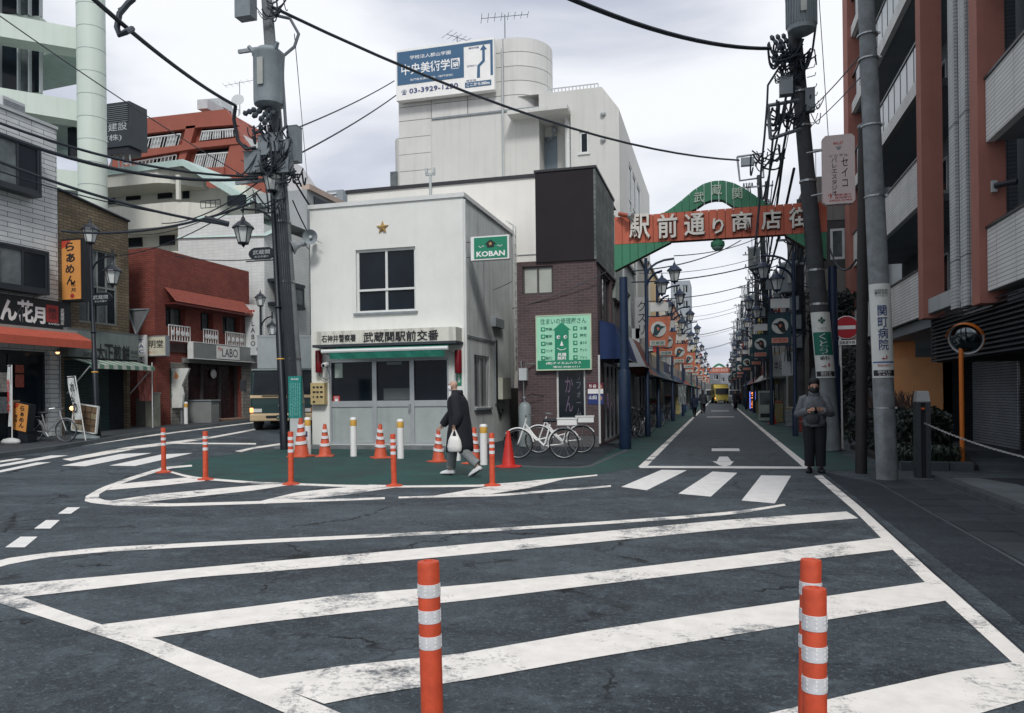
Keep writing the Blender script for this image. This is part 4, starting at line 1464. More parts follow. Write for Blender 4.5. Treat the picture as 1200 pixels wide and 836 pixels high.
board(t, LE, 12.0, 20.95, fz0, fz1, .004, .16, BLACK)
in_frame(t, LE, 0, 351, 20, 376, 'ん', INKW, n=.162, bold=.04)
in_frame(t, LE, 20, 352, 39, 378, '花', INKW, n=.162, bold=.03)
in_frame(t, LE, 38, 360, 53, 380, '月', INKW, n=.162, bold=.04)
in_frame(t, LE, -44, 350, -22, 374, 'め', INKW, n=.162, bold=.04)
r = LE.rect(54, 358, 68, 378, .16)
m1 = MB()
LE.box(m1, r[0], r[1], .162, .172, r[2], r[3])
part('red_seal', m1, mat('seal_red', (0.30, 0.035, 0.035), .5), t)
lettering(t, '無\n添', LE, (r[0] + r[1]) / 2, (r[2] + r[3]) / 2, (r[1] - r[0]) * .7, (r[3] - r[2]) * .7, BLACK, n=.173)
in_frame(t, LE, 71, 362, 75, 381, '武蔵関店', INKW, n=.162, vertical=True)
in_frame(t, LE, 57, 379, 69, 381, 'RAMEN', INKW, n=.162)
AWR = mat('red_awning_cloth', (0.42, 0.085, 0.05), .65, .12, 5, streak=.1)
t = thing('shop_awning', 'red cloth awning across the noodle shop front under the black sign', 'awning', (LX, 17, 3.5))
g = MB()
LE.box(g, 12.0, 21.0, .02, .35, 3.66, 3.78)
part('awning_case', g, mat('awning_case', (0.30, 0.30, 0.28), .5), t)
g = MB()
g.add([LE.pt(12, .35, 3.70), LE.pt(21.0, .35, 3.70), LE.pt(21.0, 1.0, 3.42), LE.pt(12, 1.0, 3.42), LE.pt(21.0, 1.02, 3.16), LE.pt(12, 1.02, 3.16)], [(0, 1, 2, 3), (3, 2, 4, 5)])
part('cloth', g, AWR, t, recalc=False)
g = MB()
g.add([LE.pt(21.0, .02, 3.68), LE.pt(21.0, 1.0, 3.42), LE.pt(21.0, 1.02, 3.16), LE.pt(21.0, .02, 3.25)], [(0, 1, 2, 3)])
part('end_panel', g, AWR, t, recalc=False)
r = LE.rect(73, 281, 96, 351, .9)
VS = Face('S', 20.75)
t = thing('projecting_sign', 'tall orange projecting noodle sign with black brush lettering on white siding', 'sign', (LX, 20.9, 4.8))
x0, x1 = VS.px(73, 316)[0], VS.px(95, 316)[0]
z0, z1 = VS.px(85, 351)[1], VS.px(85, 282)[1]
m1 = MB()
m1.box(x0 - .06, x1 + .06, 20.75, 21.05, z0 - .06, z1 + .06)
part('case', m1, BLACK, t)
ORS = mat('orange_sign_face', (0.60, 0.27, 0.075), .5, .08, 3)
m1 = MB()
VS.box(m1, x0, x1, .002, .02, z0, z1)
part('sign_face', m1, ORS, t)
xm, w = (x0 + x1) / 2, x1 - x0
for k, ch in enumerate('らぁめん'):
 lettering(t, ch, VS, xm - w * .06 + .03 * (k % 2), z1 - .20 - k * .37, w * .48, .30, INK, n=.021, bold=.03)
lettering(t, '花', VS, xm + w * .1, z0 + .50, w * .26, .16, INK, n=.021, bold=.02)
lettering(t, '月', VS, xm + w * .1, z0 + .30, w * .24, .14, INK, n=.021, bold=.02)
m1 = MB()
m1.lathe([(.08, 0), (.08, .006)], VS.pt(xm + w * .05, .021, z0 + .11), 12, Matrix.Rotation(pi / 2, 3, 'X'))
part('red_seal', m1, mat('seal_red', (0.30, 0.035, 0.035)), t)
m1 = MB()
m1.prism([(x0, z1), (x0 + w * .5, z1), (x0 + w * .35, z1 - .16), (x0, z1 - .26)], lambda q, r, n: VS.pt(q, n, r), .003, .0205)
part('red_corner', m1, mat('corner_red', (0.45, 0.06, 0.03), .5), t)
m1 = MB()
for z in (z0 + .3, z1 - .3):
 m1.box(LX, x0, 20.85, 20.95, z - .06, z + .06)
part('bracket', m1, BLACK, t, kind='stuff')
BR2 = brick_mat('ochre_brick', (0.17, 0.135, 0.085), (0.115, 0.09, 0.06), (0.055, 0.05, 0.04), 0.34, 0.10, 0.012, grime=.3)
t = thing('brick_building', 'narrow ochre brick building with tall window over the green striped awning', 'building', (LX - 3, 22.2, 0))
bw = (21.45, 23.2, 4.15, 6.75)
mb = MB()
wall_face(mb, LE, 20.62, 23.75, 0, 8.05, [bw, (20.8, 23.6, .12, 2.85)], .2)
mb.add([LE.pt(20.62, 0, 8.05), LE.pt(23.75, 0, 8.05), LE.pt(20.62, 0, 8.42)], [(0, 1, 2)])
mb.add([LE.pt(20.62, 0, 8.42), LE.pt(23.75, 0, 8.05), LE.pt(23.75, -6, 8.05), LE.pt(20.62, -6, 8.42)], [(0, 1, 2, 3)])
mb.poly([(LX, 23.75, 0), (LX - 6, 23.75, 0), (LX - 6, 23.75, 8.05), (LX, 23.75, 8.05)])
part('wall', mb, BR2, t, recalc=False)
m1 = MB()
m1.tube([LE.pt(20.6, .03, 8.46), LE.pt(23.78, .03, 8.08)], .05, 6)
part('coping', m1, DARKF, t)
window(t, LE, *bw, cols=4, rows=2, fm=mat('weathered_alu', (0.20, 0.22, 0.22), .4), gm=[GLASS2, GLASS], fw=.06)
m1 = MB()
for k in range(30):
 LE.box(m1, 20.8, 22.9, -.19, -.16, .14 + k * .09, .14 + k * .09 + .075)
part('roller_shutter', m1, mat('dark_green_shutter', (0.022, 0.05, 0.052), .5, .2, 3), t, kind='stuff')
m1 = MB()
LE.box(m1, 22.9, 23.6, -.19, -.16, .14, 2.85)
part('side_door', m1, VOIDSHADE, t)
t = thing('shop_sign', 'grey fascia sign with black characters above the green striped awning', 'sign', (LX, 22, 3.2))
FG = mat('faded_sign_face', (0.17, 0.20, 0.195), .55, .12, 2, streak=.15)
r = (20.65, 23.8, 2.95, 3.85)
board(t, LE, *r, .004, .32, FG, edge=mat('sign_edge_dark', (0.12, 0.14, 0.14), .5), ew=.03)
for u0, u1, ch in ((113, 123, '大'), (122, 133, '正'), (133, 142, '煎'), (143, 152, '餅')):
 in_frame(t, LE, u0, 403 + (u0 - 113) * .07, u1, 423 + (u0 - 113) * .05, ch, INK, n=.34, bold=.015)
in_frame(t, LE, 96, 402, 108, 409, '武蔵関', INK, n=.34)
in_frame(t, LE, 98, 412, 108, 418, 'おみやげ', INK, n=.34)
in_frame(t, LE, 153, 411, 161, 415, '本店', INK, n=.34)
in_frame(t, LE, 153, 417, 161, 419.5, '3920-0150', INK, n=.34)
t = thing('shop_awning', 'pale green and white striped awning over the closed green shutter', 'awning', (LX, 22, 2.8))
c1, c2 = mat('awning_sage', (0.10, 0.20, 0.15), .7), mat('awning_cream', (0.42, 0.45, 0.40), .7)
k, s = 0, 20.8
while s < 23.7:
 g = MB()
 g.add([LE.pt(s, .05, 2.92), LE.pt(s + .2, .05, 2.92), LE.pt(s + .2, 1.05, 2.66), LE.pt(s, 1.05, 2.66), LE.pt(s + .2, 1.06, 2.52), LE.pt(s, 1.06, 2.52)], [(0, 1, 2, 3), (3, 2, 4, 5)])
 part('awning_stripe', g, (c1, c2)[k % 2], t, recalc=False)
 k += 1
 s += .2
for s in (20.85, 23.7):
 g = MB()
 g.tube([LE.pt(s, .05, 1.7), LE.pt(s, 1.0, 2.6)], .02, 6)
 part('awning_arm', g, GREYL, t)
RBR = brick_mat('red_brick', (0.25, 0.068, 0.050), (0.19, 0.048, 0.036), (0.07, 0.03, 0.028), 0.22, 0.075, 0.009, grime=.16)
t = thing('red_brick_building', 'red brick two storey building with sloping tiled hood and white railings', 'building', (LX - 3, 28, 0))
gz_ = gz(LX, 28)
ws = []
for u0, u1, v0, v1 in ((194, 217, 357, 383), (235, 250, 366, 390), (261, 281, 371, 397)):
 ws.append(LE.rect(u0, v0, u1, v1))
ws = [(a, b, 4.35, 5.15) for a, b, c_, d_ in ws]
rz = 7.36
shop = (26.9, 30.6, gz_ + .02, 3.0)
mb = MB()
wall_face(mb, LE, 25.1, 31.3, 0, rz, ws + [shop], .35)
wall_face(mb, Face('S', 25.1), LX - 6, LX, 0, rz, [], .1)
mb.poly([(LX, 25.1, rz), (LX - 6, 25.1, rz), (LX - 6, 31.3, rz), (LX, 31.3, rz)])
mb.poly([(LX, 31.3, 0), (LX - 6, 31.3, 0), (LX - 6, 31.3, rz), (LX, 31.3, rz)])
part('wall', mb, RBR, t, recalc=False)
for w in ws:
 window(t, LE, *w, cols=2, rows=1, fm=DARKF, gm=[GLASS, GLASS2], d=.3)
 rl = railing(t, LE, w[0] - .05, w[1] + .05, 3.78, 4.42, TRIM, step=.14, n=.18, r=.014)
 for k in range(4):
  m1 = MB()
  s = w[0] + (w[1] - w[0]) * (k + .5) / 4
  m1.lathe([(.09, 0), (.11, .01), (.09, .02)], LE.pt(s, .2, 4.1), 8, Matrix.Rotation(pi / 2, 3, 'Y'))
  part('scroll', m1, TRIM, rl)
hood = MB()
for k in range(5):
 z = 5.78 - k * .11
 n0 = .08 + k * .10
 for i in range(30):
  s = 25.6 + (30.85 - 25.6) * i / 30
  hood.add([LE.pt(s + .01, n0 - .06, z + .10), LE.pt(s + .165, n0 - .06, z + .10), LE.pt(s + .165, n0 + .08, z - .03), LE.pt(s + .01, n0 + .08, z - .03),
     LE.pt(s + .09, n0 + .01, z + .075)], [(0, 1, 4), (1, 2, 4), (2, 3, 4), (3, 0, 4)])
part('hood_tiles', hood, mat('hood_tile', (0.24, 0.055, 0.035), .6, .2, 6), t, kind='stuff')
m1 = MB()
LE.box(m1, 25.6, 30.9, .002, .55, 5.20, 5.26)
part('hood_board', m1, mat('maroon_board', (0.10, 0.02, 0.018), .6), t)
m1 = MB()
LE.box(m1, 25.5, 31.28, .002, .05, 3.35, 3.72)
part('string_course', m1, mat('dark_brick_band', (0.05, 0.03, 0.03), .8), t)
m1 = MB()
LE.box(m1, 26.6, 31.28, .003, .14, 2.95, 3.15)
part('shop_beam', m1, mat('beam_grey', (0.16, 0.17, 0.165), .7), t)
STN = brick_mat('stone_pier', (0.26, 0.25, 0.22), (0.20, 0.20, 0.18), (0.08, 0.08, 0.08), .35, .15, .01)
for s0, s1 in ((25.9, 26.9), (30.6, 31.28)):
 m1 = MB()
 LE.box(m1, s0, s1, .004, .06, gz_ - .2, 2.94)
 part('pier', m1, STN, t)
m1 = MB()
for a, b in ((26.9, 27.0), (28.1, 28.2), (29.3, 29.4), (30.5, 30.6)):
 LE.box(m1, a, b, -.3, -.2, gz_, 3.0)
part('shop_front_frame', m1, BRONZE, t, kind='stuff')
m1 = MB()
LE.box(m1, 26.9, 30.6, -.34, -.3, gz_, 3.0)
part('shop_glass', m1, mat('shop_glass_red', (0.035, 0.016, 0.018), .15, .3), t)
m1 = MB()
m1.ball(LE.pt(28.9, -.2, 2.55), .2, 10, 6, (.2, 1, 1))
part('clock', m1, TRIM, t)
m1 = MB()
LE.box(m1, 27.0, 31.3, .01, 1.0, gz_ - .05, gz_ + .19)
part('tiled_step', m1, mat('terracotta_step', (0.27, 0.17, 0.12), .7), t)
def sign_box(name, label, F, r, n0, n1, m, texts, edge=None, cat='sign'):
 t = thing(name, label, cat, F.pt((r[0] + r[1]) / 2, n0, r[2]))
 board(t, F, *r, n0, n1, m, edge=edge)
 for (fx, fy, w, h, s, ink, vert) in texts:
  lettering(t, s, F, r[0] + (r[1] - r[0]) * fx, r[3] - (r[3] - r[2]) * fy, (r[1] - r[0]) * w, (r[3] - r[2]) * h, ink, n=n1, vertical=vert, bold=.015)
 return t
r = (27.0, 31.2, 3.16, 3.72)
GRYS = mat('grey_sign_side', (0.20, 0.215, 0.21), .5)
t = sign_box('shop_sign', 'long grey and white boutique sign across the red brick building', LE, (26.8, 31.2, 3.14, 3.78), .15, .4, GRYS, [], edge=TRIM)
m1 = MB()
LE.box(m1, 28.3, 29.9, .402, .42, 3.18, 3.74)
part('white_panel', m1, mat('pale_panel', (0.66, 0.68, 0.66), .5), t)  # plain white panel colour, no emission
lettering(t, 'LABO', LE, 29.2, 3.46, 1.1, .36, INK, n=.422)
lettering(t, 'Ma', LE, 28.5, 3.6, .25, .18, INKR, n=.422)
S25 = Face('S', 25.0)
r = S25.rect(174, 395, 198, 417)
sign_box('shop_sign', 'small cream box sign with two black characters on the red brick corner', S25, (r[0], r[1], r[2], r[3]), .0, .2, mat('cream_sign', (0.55, 0.53, 0.42), .5),
   [(.55, .4, .7, .42, '明堂', INK, False), (.3, .82, .3, .12, 'はんこ', INKR, False)], edge=GREY)
S24 = Face('S', 24.6)
r = S24.rect(163, 393, 173, 462)
sign_box('banner_sign', 'narrow black and white vertical sign panel beside the red brick corner', S24, (r[0], r[1], r[2] + .9, r[3]), .0, .1, mat('white_panel', (0.6, 0.62, 0.62), .5),
   [(.5, .32, .6, .40, 'TAC', INKB, True), (.5, .78, .6, .3, 'TAC', INK, True)])
r = S24.rect(162, 430, 178, 470, .6)
t = thing('banner_flag', 'faded pink banner hanging low by the black and white vertical sign', 'banner', S24.pt(r[0], .6, r[2]))
g = MB()
g.rings([[S24.pt(r[0] + (r[1] - r[0]) * k / 6, .6 + .05 * sin(k * 1.5 + j), r[3] - (r[3] - r[2]) * j / 5) for k in range(7)] for j in range(6)], cap=False, closed=False)
part('cloth', g, mat('pink_cloth', (0.36, 0.12, 0.10), .7, .2, 5), t, recalc=False)
g = MB()
g.tube([S24.pt(r[1] + .03, .62, r[3] + .15), S24.pt(r[1] + .03, .62, .2)], .02, 6)
part('pole', g, TRIM, t)
S29 = Face('S', 26.0)
r = S29.rect(199, 432, 224, 478)
t = thing('stand_sign', 'white and green cleaning sign board with an arrow shaped edge', 'sign', (S29.px(210, 480)[0], 26.0, gz(-20, 26)))
x0, x1, z0, z1 = r
g = MB()
g.prism([(x0, z0), (x0 + (x1 - x0) * .62, z0), (x1 * .5 + x0 * .5 + .2, z0 + (z1 - z0) * .33), (x0 + (x1 - x0) * .62, z0 + (z1 - z0) * .55), (x1, z1), (x0, z1)], lambda q, r, n: S29.pt(q, n, r), 0, .1)
part('board', g, mat('clean_white', (0.62, 0.65, 0.62), .5), t)
lettering(t, '加藤クリーニング', S29, x0 + .15, (z0 + z1) / 2 + .15, .15, (z1 - z0) * .72, INKG, n=.102, vertical=True, bold=.02)
g = MB()
g.prism([(x0 + .36, z1 - .12), (x0 + .5, z1 - .3), (x0 + .44, z1 - .42), (x0 + .3, z1 - .38)], lambda q, r, n: S29.pt(q, n, r), .102, .11)
part('flame_mark', g, mat('orange_mark', (0.6, 0.25, 0.08), .5), t)
for x in (x0 + .1, x0 + .5):
 g = MB()
 g.box(x - .03, x + .03, 26.02, 26.08, gz(-20, 26), z0)
 part('leg', g, GREY, t)
S31 = Face('S', 31.0)
r = S31.rect(292, 358, 308, 416)
sign_box('projecting_sign', 'tall pale vertical boutique sign projecting from the red brick building', S31, (r[0], r[1], r[2], r[3]), .0, .25, mat('pale_sign', (0.52, 0.55, 0.55), .5, .08, 2, streak=.2),
   [(.5, .58, .35, .5, 'LABO', INK, True), (.5, .16, .3, .12, 'Ma', INKR, True)], edge=GREYL)
t = thing('cabinet', 'grey metal cabinet standing on the pavement before the red brick shop', 'cabinet', G(234, 498))
p = G(234, 499)
g = MB()
g.box(p.x - .55, p.x + .55, p.y, p.y + .5, p.z + .1, p.z + 1.0)
part('body', g, mat('cabinet_grey', (0.20, 0.215, 0.21), .6, .1), t)
g = MB()
g.box(p.x - .6, p.x + .6, p.y - .04, p.y + .54, p.z + 1.0, p.z + 1.05)
part('lid', g, GREY, t)
t = thing('gate_post', 'beige square gate post on the pavement left of the cleaning sign', 'post', G(178, 503))
p = G(178, 504)
g = MB()
g.box(p.x - .28, p.x + .1, p.y, p.y + .35, p.z, p.z + 1.35)
part('shaft', g, mat('beige_stone', (0.33, 0.33, 0.27), .8, .15), t)
g = MB()
g.box(p.x - .3, p.x + .12, p.y - .02, p.y + .37, p.z + 1.35, p.z + 1.42)
part('cap', g, CONC, t)
t = thing('gate_post', 'short grey stone block left of the beige gate post', 'post', (p.x - .7, p.y, p.z))
g = MB()
g.box(p.x - .75, p.x - .3, p.y + .05, p.y + .4, p.z, p.z + 1.2)
part('shaft', g, mat('dark_stone', (0.12, 0.12, 0.115), .8, .15), t)
S245 = Face('S', 24.3)
t = thing('roof_bracket', 'dark triangular metal sign bracket at the red brick corner', 'bracket', S245.pt(S245.px(165, 380)[0], 0, 4.5))
g = MB()
pp = [S245.pt(S245.px(*q)[0], .1, S245.px(*q)[1]) for q in ((152, 364), (177, 363), (162, 392))]
g.tube([pp[0], pp[1], pp[2], pp[0]], .05, 6)
part('frame', g, GREY, t)
g = MB()
g.add([pp[0], pp[1], pp[2]], [(0, 1, 2)])
part('mesh_panel', g, mat('mesh_grey', (0.12, 0.13, 0.135), .7), t)
# white building with curved balconies, and its tiled wing
WT = brick_mat('white_tile', (0.60, 0.62, 0.61), (0.56, 0.585, 0.58), (0.42, 0.45, 0.45), .30, .15, .006, offset=0, grime=.06)
CRM = mat('cream_render', (0.62, 0.62, 0.56), .8, .05, .7, streak=.15)
MINT = mat('mint_roof', (0.40, 0.52, 0.49), .6, .08, 1, streak=.1)
t = thing('balcony_building', 'cream apartment block with deep balconies behind the red brick roof', 'building', (-28, 36, 0))
W33 = Face('S', 34.0)
x0, x1 = -34.5, W33.px(212, 220)[0]
g = MB()
g.box(x0, x1 + 2.5, 36.0, 44, 0, 12.9)
part('wall', g, CRM, t)
def vv(u, v):
 return W33.px(u, v)[1]
lv = [(vv(165, 216), vv(165, 196)), (vv(165, 268), vv(165, 240)), (vv(165, 312), vv(165, 297)), (3.2, 4.2)]
for k, (a, b) in enumerate(lv):
 g = MB()
 n = 14
 pl = []
 for i in range(n + 1):
  f = i / n
  x = x0 + (x1 + (1.5 if k else .2) - x0) * f
  y = 34.0 + (1.6 * max(0, f - .75) ** 2 * 16)
  pl.append((x, y))
 g.rings([[Vector((x, y, z)) for x, y in pl] + [Vector((x, y + .18, z)) for x, y in reversed(pl)] for z in (a, b)])
 part('parapet', g, CRM, t)
 g = MB()
 g.rings([[Vector((x, y + .19, z)) for x, y in pl] + [Vector((pl[-1][0], 35.99, z)), Vector((pl[0][0], 35.99, z))] for z in (a + .02, a + .15)])
 part('balcony_slab', g, CRM, t)
W36 = Face('S', 36.0)
for i, (u0, u1, v0, v1) in enumerate(((119, 135, 228, 240), (149, 165, 226, 235), (186, 202, 221, 233), (149, 167, 278, 290), (188, 205, 273, 288), (215, 222, 220, 233))):
 r = W36.rect(u0, v0, u1, v1)
 g = MB()
 W36.box(g, r[0], r[1], .002, .10, r[2], r[3])
 part('balcony_door', g, GLASS, t)
g = MB()
s = W33.px(206, 222)[0]
W33.box(g, s, s + .2, -.15, -.001, vv(206, 234), vv(206, 205))
part('balcony_post', g, CRM, t)
g = MB()
z = vv(165, 196)
g.add([(x0, 33.9, z), (x1 + .2, 33.9, z + .15), (x1 + 3.4, 35.0, z - 1.9), (x1 + 3.2, 38, z - 1.9), (x0, 38, z + .3), (x1 + .2, 38, z + .3)], [(0, 1, 5, 4), (1, 2, 3, 5)])
g.add([(x0, 33.9, z - .35), (x1 + .2, 33.9, z - .2), (x1 + 3.4, 35.0, z - 2.3), (x0, 33.9, z), (x1 + .2, 33.9, z + .15), (x1 + 3.4, 35.0, z - 1.9)], [(0, 1, 4, 3), (1, 2, 5, 4)])
part('sloping_eave', g, MINT, t, recalc=False)
railing(t, W33, W33.px(236, 240)[0], W33.px(259, 240)[0], vv(247, 244), vv(247, 235), DARKF, step=.25, n=.05)
g = MB()
r = W33.rect(262, 227, 282, 239)
W33.box(g, r[0], r[1], -.5, -.3, r[2], r[3])
part('upper_window', g, GLASS, t)
t = thing('tiled_building', 'white tiled building with bay window between the red brick shop and the truck', 'building', (-22, 36, 0))
W325 = Face('S', 32.4)
xa, xb = W325.px(209, 300)[0], LX + .1
za = W325.px(250, 255)[1]
LE2 = Face('E', xb)
g = MB()
wall_face(g, W325, xa, xb, 0, za, [], .1)
wall_face(g, LE2, 32.4, 36.6, 0, za - .5, [], .1)
g.poly([(xa, 32.4, za), (xb, 32.4, za), (xb, 40, za), (xa, 40, za)])
part('wall', g, WT, t, recalc=False)
g = MB()
g.add([(xa, 32.3, za - .9), (xb + .2, 32.3, za - 1.1), (xb + .2, 33.8, za - .4), (xb - 1.2, 33.8, za + .35), (xa, 33.8, za + .5)], [(0, 1, 2, 3, 4)])
part('glazed_slope', g, MINT, t, recalc=False)
r = LE2.rect(298, 329, 318, 354)
bay = (32.75, 35.2, LE2.px(308, 353)[1], LE2.px(308, 329)[1])
g = MB()
LE2.box(g, bay[0] - .1, bay[1] + .1, .003, .5, bay[3], bay[3] + .15)
LE2.box(g, bay[0] - .1, bay[1] + .1, .003, .5, bay[2] - .15, bay[2])
part('bay_frame', g, DARKF, t, kind='stuff')
window(t, LE2, *bay, cols=3, rows=1, fm=DARKF, gm=[GLASS2, GLASS], d=-.45, fw=.1)
g = MB()
LE2.box(g, 32.8, 35.0, -.0, .05, 0.6, 3.4)
part('doorway', g, VOIDSHADE, t)  # near-black slab on the wall, doorway shade put into its colour
t = thing('apartment_house', 'grey apartment house with rows of pale balconies behind the utility pole', 'building', (-23, 44, 0))
LEA = Face('E', LX - .1)
g = MB()
AG = mat('apartment_grey', (0.30, 0.32, 0.33), .8, .08, 1, streak=.1)
rows_ = [2.4 + 2.6 * k for k in range(4)]
g.box(LX - 9, LX - .1, 36.8, 56, 0, 12.6)
part('wall', g, AG, t)
g = MB()
LEA.box(g, 36.8, 56.1, -.3, .15, 12.6, 12.9)
part('roof_edge', g, mat('pink_beige', (0.42, 0.33, 0.28), .7), t)
for zf in rows_:
 for s in (37.0, 41.6, 46.2, 50.8):
  g = MB()
  LEA.box(g, s, s + 4.2, .002, 1.1, zf, zf + .15)
  part('balcony_slab', g, GREYL, t)
  g = MB()
  LEA.box(g, s, s + 4.2, 1.05, 1.12, zf + .15, zf + 1.1)
  part('balcony_panel', g, GREYL, t)
  g = MB()
  LEA.box(g, s + .5, s + 3.6, .003, .05, zf + .3, zf + 2.2)
  part('balcony_door', g, GLASS, t)
t = thing('apartment_tower', 'distant grey apartment tower just above the police box roof', 'building', AT(393, 300, 160))
c = AT(394, 237, 160)
T16 = Face('S', c.y)
r = T16.rect(383, 223, 402, 250)
g = MB()
g.box(r[0], r[1], c.y, c.y + 8, 0, r[3])
part('wall', g, mat('tower_grey', (0.24, 0.27, 0.29), .8), t)
for k in range(5):
 g = MB()
 T16.box(g, r[0] + .2, r[1] - 1.4, .01, .3, r[3] - .9 - k * .75, r[3] - .5 - k * .75)
 part('balcony_row', g, mat('balcony_pale', (0.5, 0.52, 0.54), .8), t)
# red terraced apartment block
RT = mat('terrace_red', (0.27, 0.080, 0.055), .75, .08, .8, streak=.12)
t = thing('terraced_apartments', 'red stepped apartment block with glazed balconies behind the cream building', 'building', (-39, 54, 0))
S50 = Face('S', 50.0)
def q50(u, v, n=0.0):
 s, z = S50.px(u, v, n)
 return (s, z)
def slab50(pts, n0, n1, m, name, label=None):
 g = MB()
 g.prism([q50(*p, n=n1) for p in pts], lambda q, r, n: S50.pt(q, n, r), n0, n1)
 return part(name, g, m, t, label)
slab50([(151, 142), (263, 129), (275, 150), (300, 185), (320, 232), (320, 330), (125, 330), (125, 200)], -9, -.5, RT, 'wall')
slab50([(150, 141), (264, 128), (277, 146), (236, 149), (160, 158)], -.49, 0, RT, 'roof_slab')
slab50([(146, 178), (212, 170), (238, 166), (278, 162), (284, 168), (236, 173), (143, 188)], -.49, .2, RT, 'terrace_slab')
slab50([(218, 148), (229, 147), (222, 172), (212, 200), (206, 200)], -.49, 0, RT, 'dividing_wall')
slab50([(272, 162), (284, 162), (300, 185), (322, 232), (322, 300), (262, 300), (262, 197)], -.48, .1, RT, 'side_wall')
slab50([(285, 158), (303, 184), (350, 236), (378, 262), (378, 330), (323, 330), (323, 232)], -9, -.55, mat('terrace_side', (0.40, 0.40, 0.40), .8), 'grey_side_wall')
slab50([(136, 194), (210, 190), (225, 197), (262, 196), (262, 320), (130, 320)], -.49, .3, RT, 'front_wall')
PG = mat('balcony_glass', (0.40, 0.44, 0.45), .2, .1, 1)
for pts, lab in (([(162, 157), (214, 150), (208, 171), (158, 176)], 0), ([(238, 149), (274, 147), (276, 160), (234, 165)], 0),
     ([(146, 188), (208, 176), (205, 192), (142, 200)], 0), ([(232, 174), (270, 170), (264, 196), (226, 197)], 0)):
 a, b, c_, d_ = pts
 slab50([a, b, c_, d_], -.48, -.44, GLASS, 'window_band')
 for k in range(3):
  f0, f1 = (k + .12) / 3, (k + .75) / 3
  L_ = lambda p, q, f: (p[0] + (q[0] - p[0]) * f, p[1] + (q[1] - p[1]) * f)
  slab50([L_(L_(a, b, f0), L_(d_, c_, f0), .3), L_(L_(a, b, f1), L_(d_, c_, f1), .3), L_(d_, c_, f1), L_(d_, c_, f0)], -.435, -.40, PG, 'window')
 g = MB()
 p, q = L_(a, d_, .35), L_(b, c_, .35)
 p2, q2 = L_(a, d_, 1), L_(b, c_, 1)
 for k in range(15):
  f = k / 14
  aa, bb = q50(*L_(p, q, f), n=-.05), q50(*L_(p2, q2, f), n=-.05)
  g.tube([S50.pt(aa[0], -.05, aa[1]), S50.pt(bb[0], -.05, bb[1])], .035, 4)
 aa, bb = q50(*p, n=-.05), q50(*q, n=-.05)
 g.tube([S50.pt(aa[0], -.05, aa[1]), S50.pt(bb[0], -.05, bb[1])], .06, 5)
 part('railing', g, TRIM, t, kind='stuff')
a, b = q50(158, 139), q50(262, 126)
railing(t, S50, a[0], b[0], (a[1] + b[1]) / 2 + .0, (a[1] + b[1]) / 2 + .55, GREYL, step=.6, n=-1.9, r=.025)
slab50([(231, 128), (243, 127), (243, 116), (231, 117)], -5, -2.5, mat('lift_room', (0.45, 0.47, 0.48), .8), 'roof_tank')
slab50([(244, 127), (262, 126), (258, 115), (244, 116)], -6, -4.5, mat('roof_fence', (0.38, 0.41, 0.42), .8), 'roof_enclosure')
ps = S50.pt(*[q50(253, 118)[0], -3, q50(253, 118)[1]])
aerial(ps, 2.6, 'dish and boom aerial on the red terraced roof', 6, .2, 2.4, .15)
g = MB()
g.lathe([(.02, 0), (.45, .08), (.5, .14)], ps + Vector((0, -.2, 1.0)), 14, Vector((.3, -1, .3)).to_track_quat('Z', 'Y').to_matrix())
single('satellite_dish', g, GREYL, 'white satellite dish on the red terraced apartment roof', 'satellite dish', loc=ps + Vector((0, 0, .9)))
c = AT(133, 165, 47)
B1 = Face('S', c.y)
r = B1.rect(112, 121, 152, 190)
t = thing('rooftop_sign', 'black rooftop sign with pale characters beside the round white column', 'sign', B1.pt(r[0], 0, r[2]))
g = MB()
B1.box(g, r[0], r[1], -1.5, 0, r[2] + .9, r[3])
part('case', g, mat('sign_black', (0.022, 0.03, 0.037), .5, .15, 1), t)
for k in range(9):
 g = MB()
 B1.box(g, r[0] + .1, r[1] - .1, .003, .05, r[3] - .25 - k * .12, r[3] - .20 - k * .12)
 part('louvre', g, mat('louvre_grey', (0.12, 0.14, 0.15), .5), t)
lettering(t, '口建設', B1, (r[0] + r[1]) / 2 + .05, (r[2] + r[3]) / 2 + .35, (r[1] - r[0]) * .8, .55, GREYL, n=.004)
lettering(t, '(株)', B1, (r[0] + r[1]) / 2 + .1, (r[2] + r[3]) / 2 - .35, (r[1] - r[0]) * .45, .45, GREYL, n=.004)
g = MB()
B1.box(g, r[0] + .4, r[1] - .2, -1.2, -.1, r[2] + .5, r[2] + .88)
part('base', g, BLACK, t)
for k in range(5):
 g = MB()
 x = r[0] + .5 + (r[1] - r[0] - .8) * k / 4
 g.tube([B1.pt(x, -.3, r[2] + .5), B1.pt(x + .2 * (-1) ** k, -.3, r[2] - 1.2)], .05, 5)
 part('strut', g, GREY, t)
t2 = thing('sign_tower_block', 'plain grey building under the black rooftop sign', 'building', (c.x, c.y + 3, 0))
g = MB()
g.box(r[0] - 2, r[1] + 1, c.y + .2, c.y + 8, 0, r[2] - .6)
part('wall', g, CRM, t2)
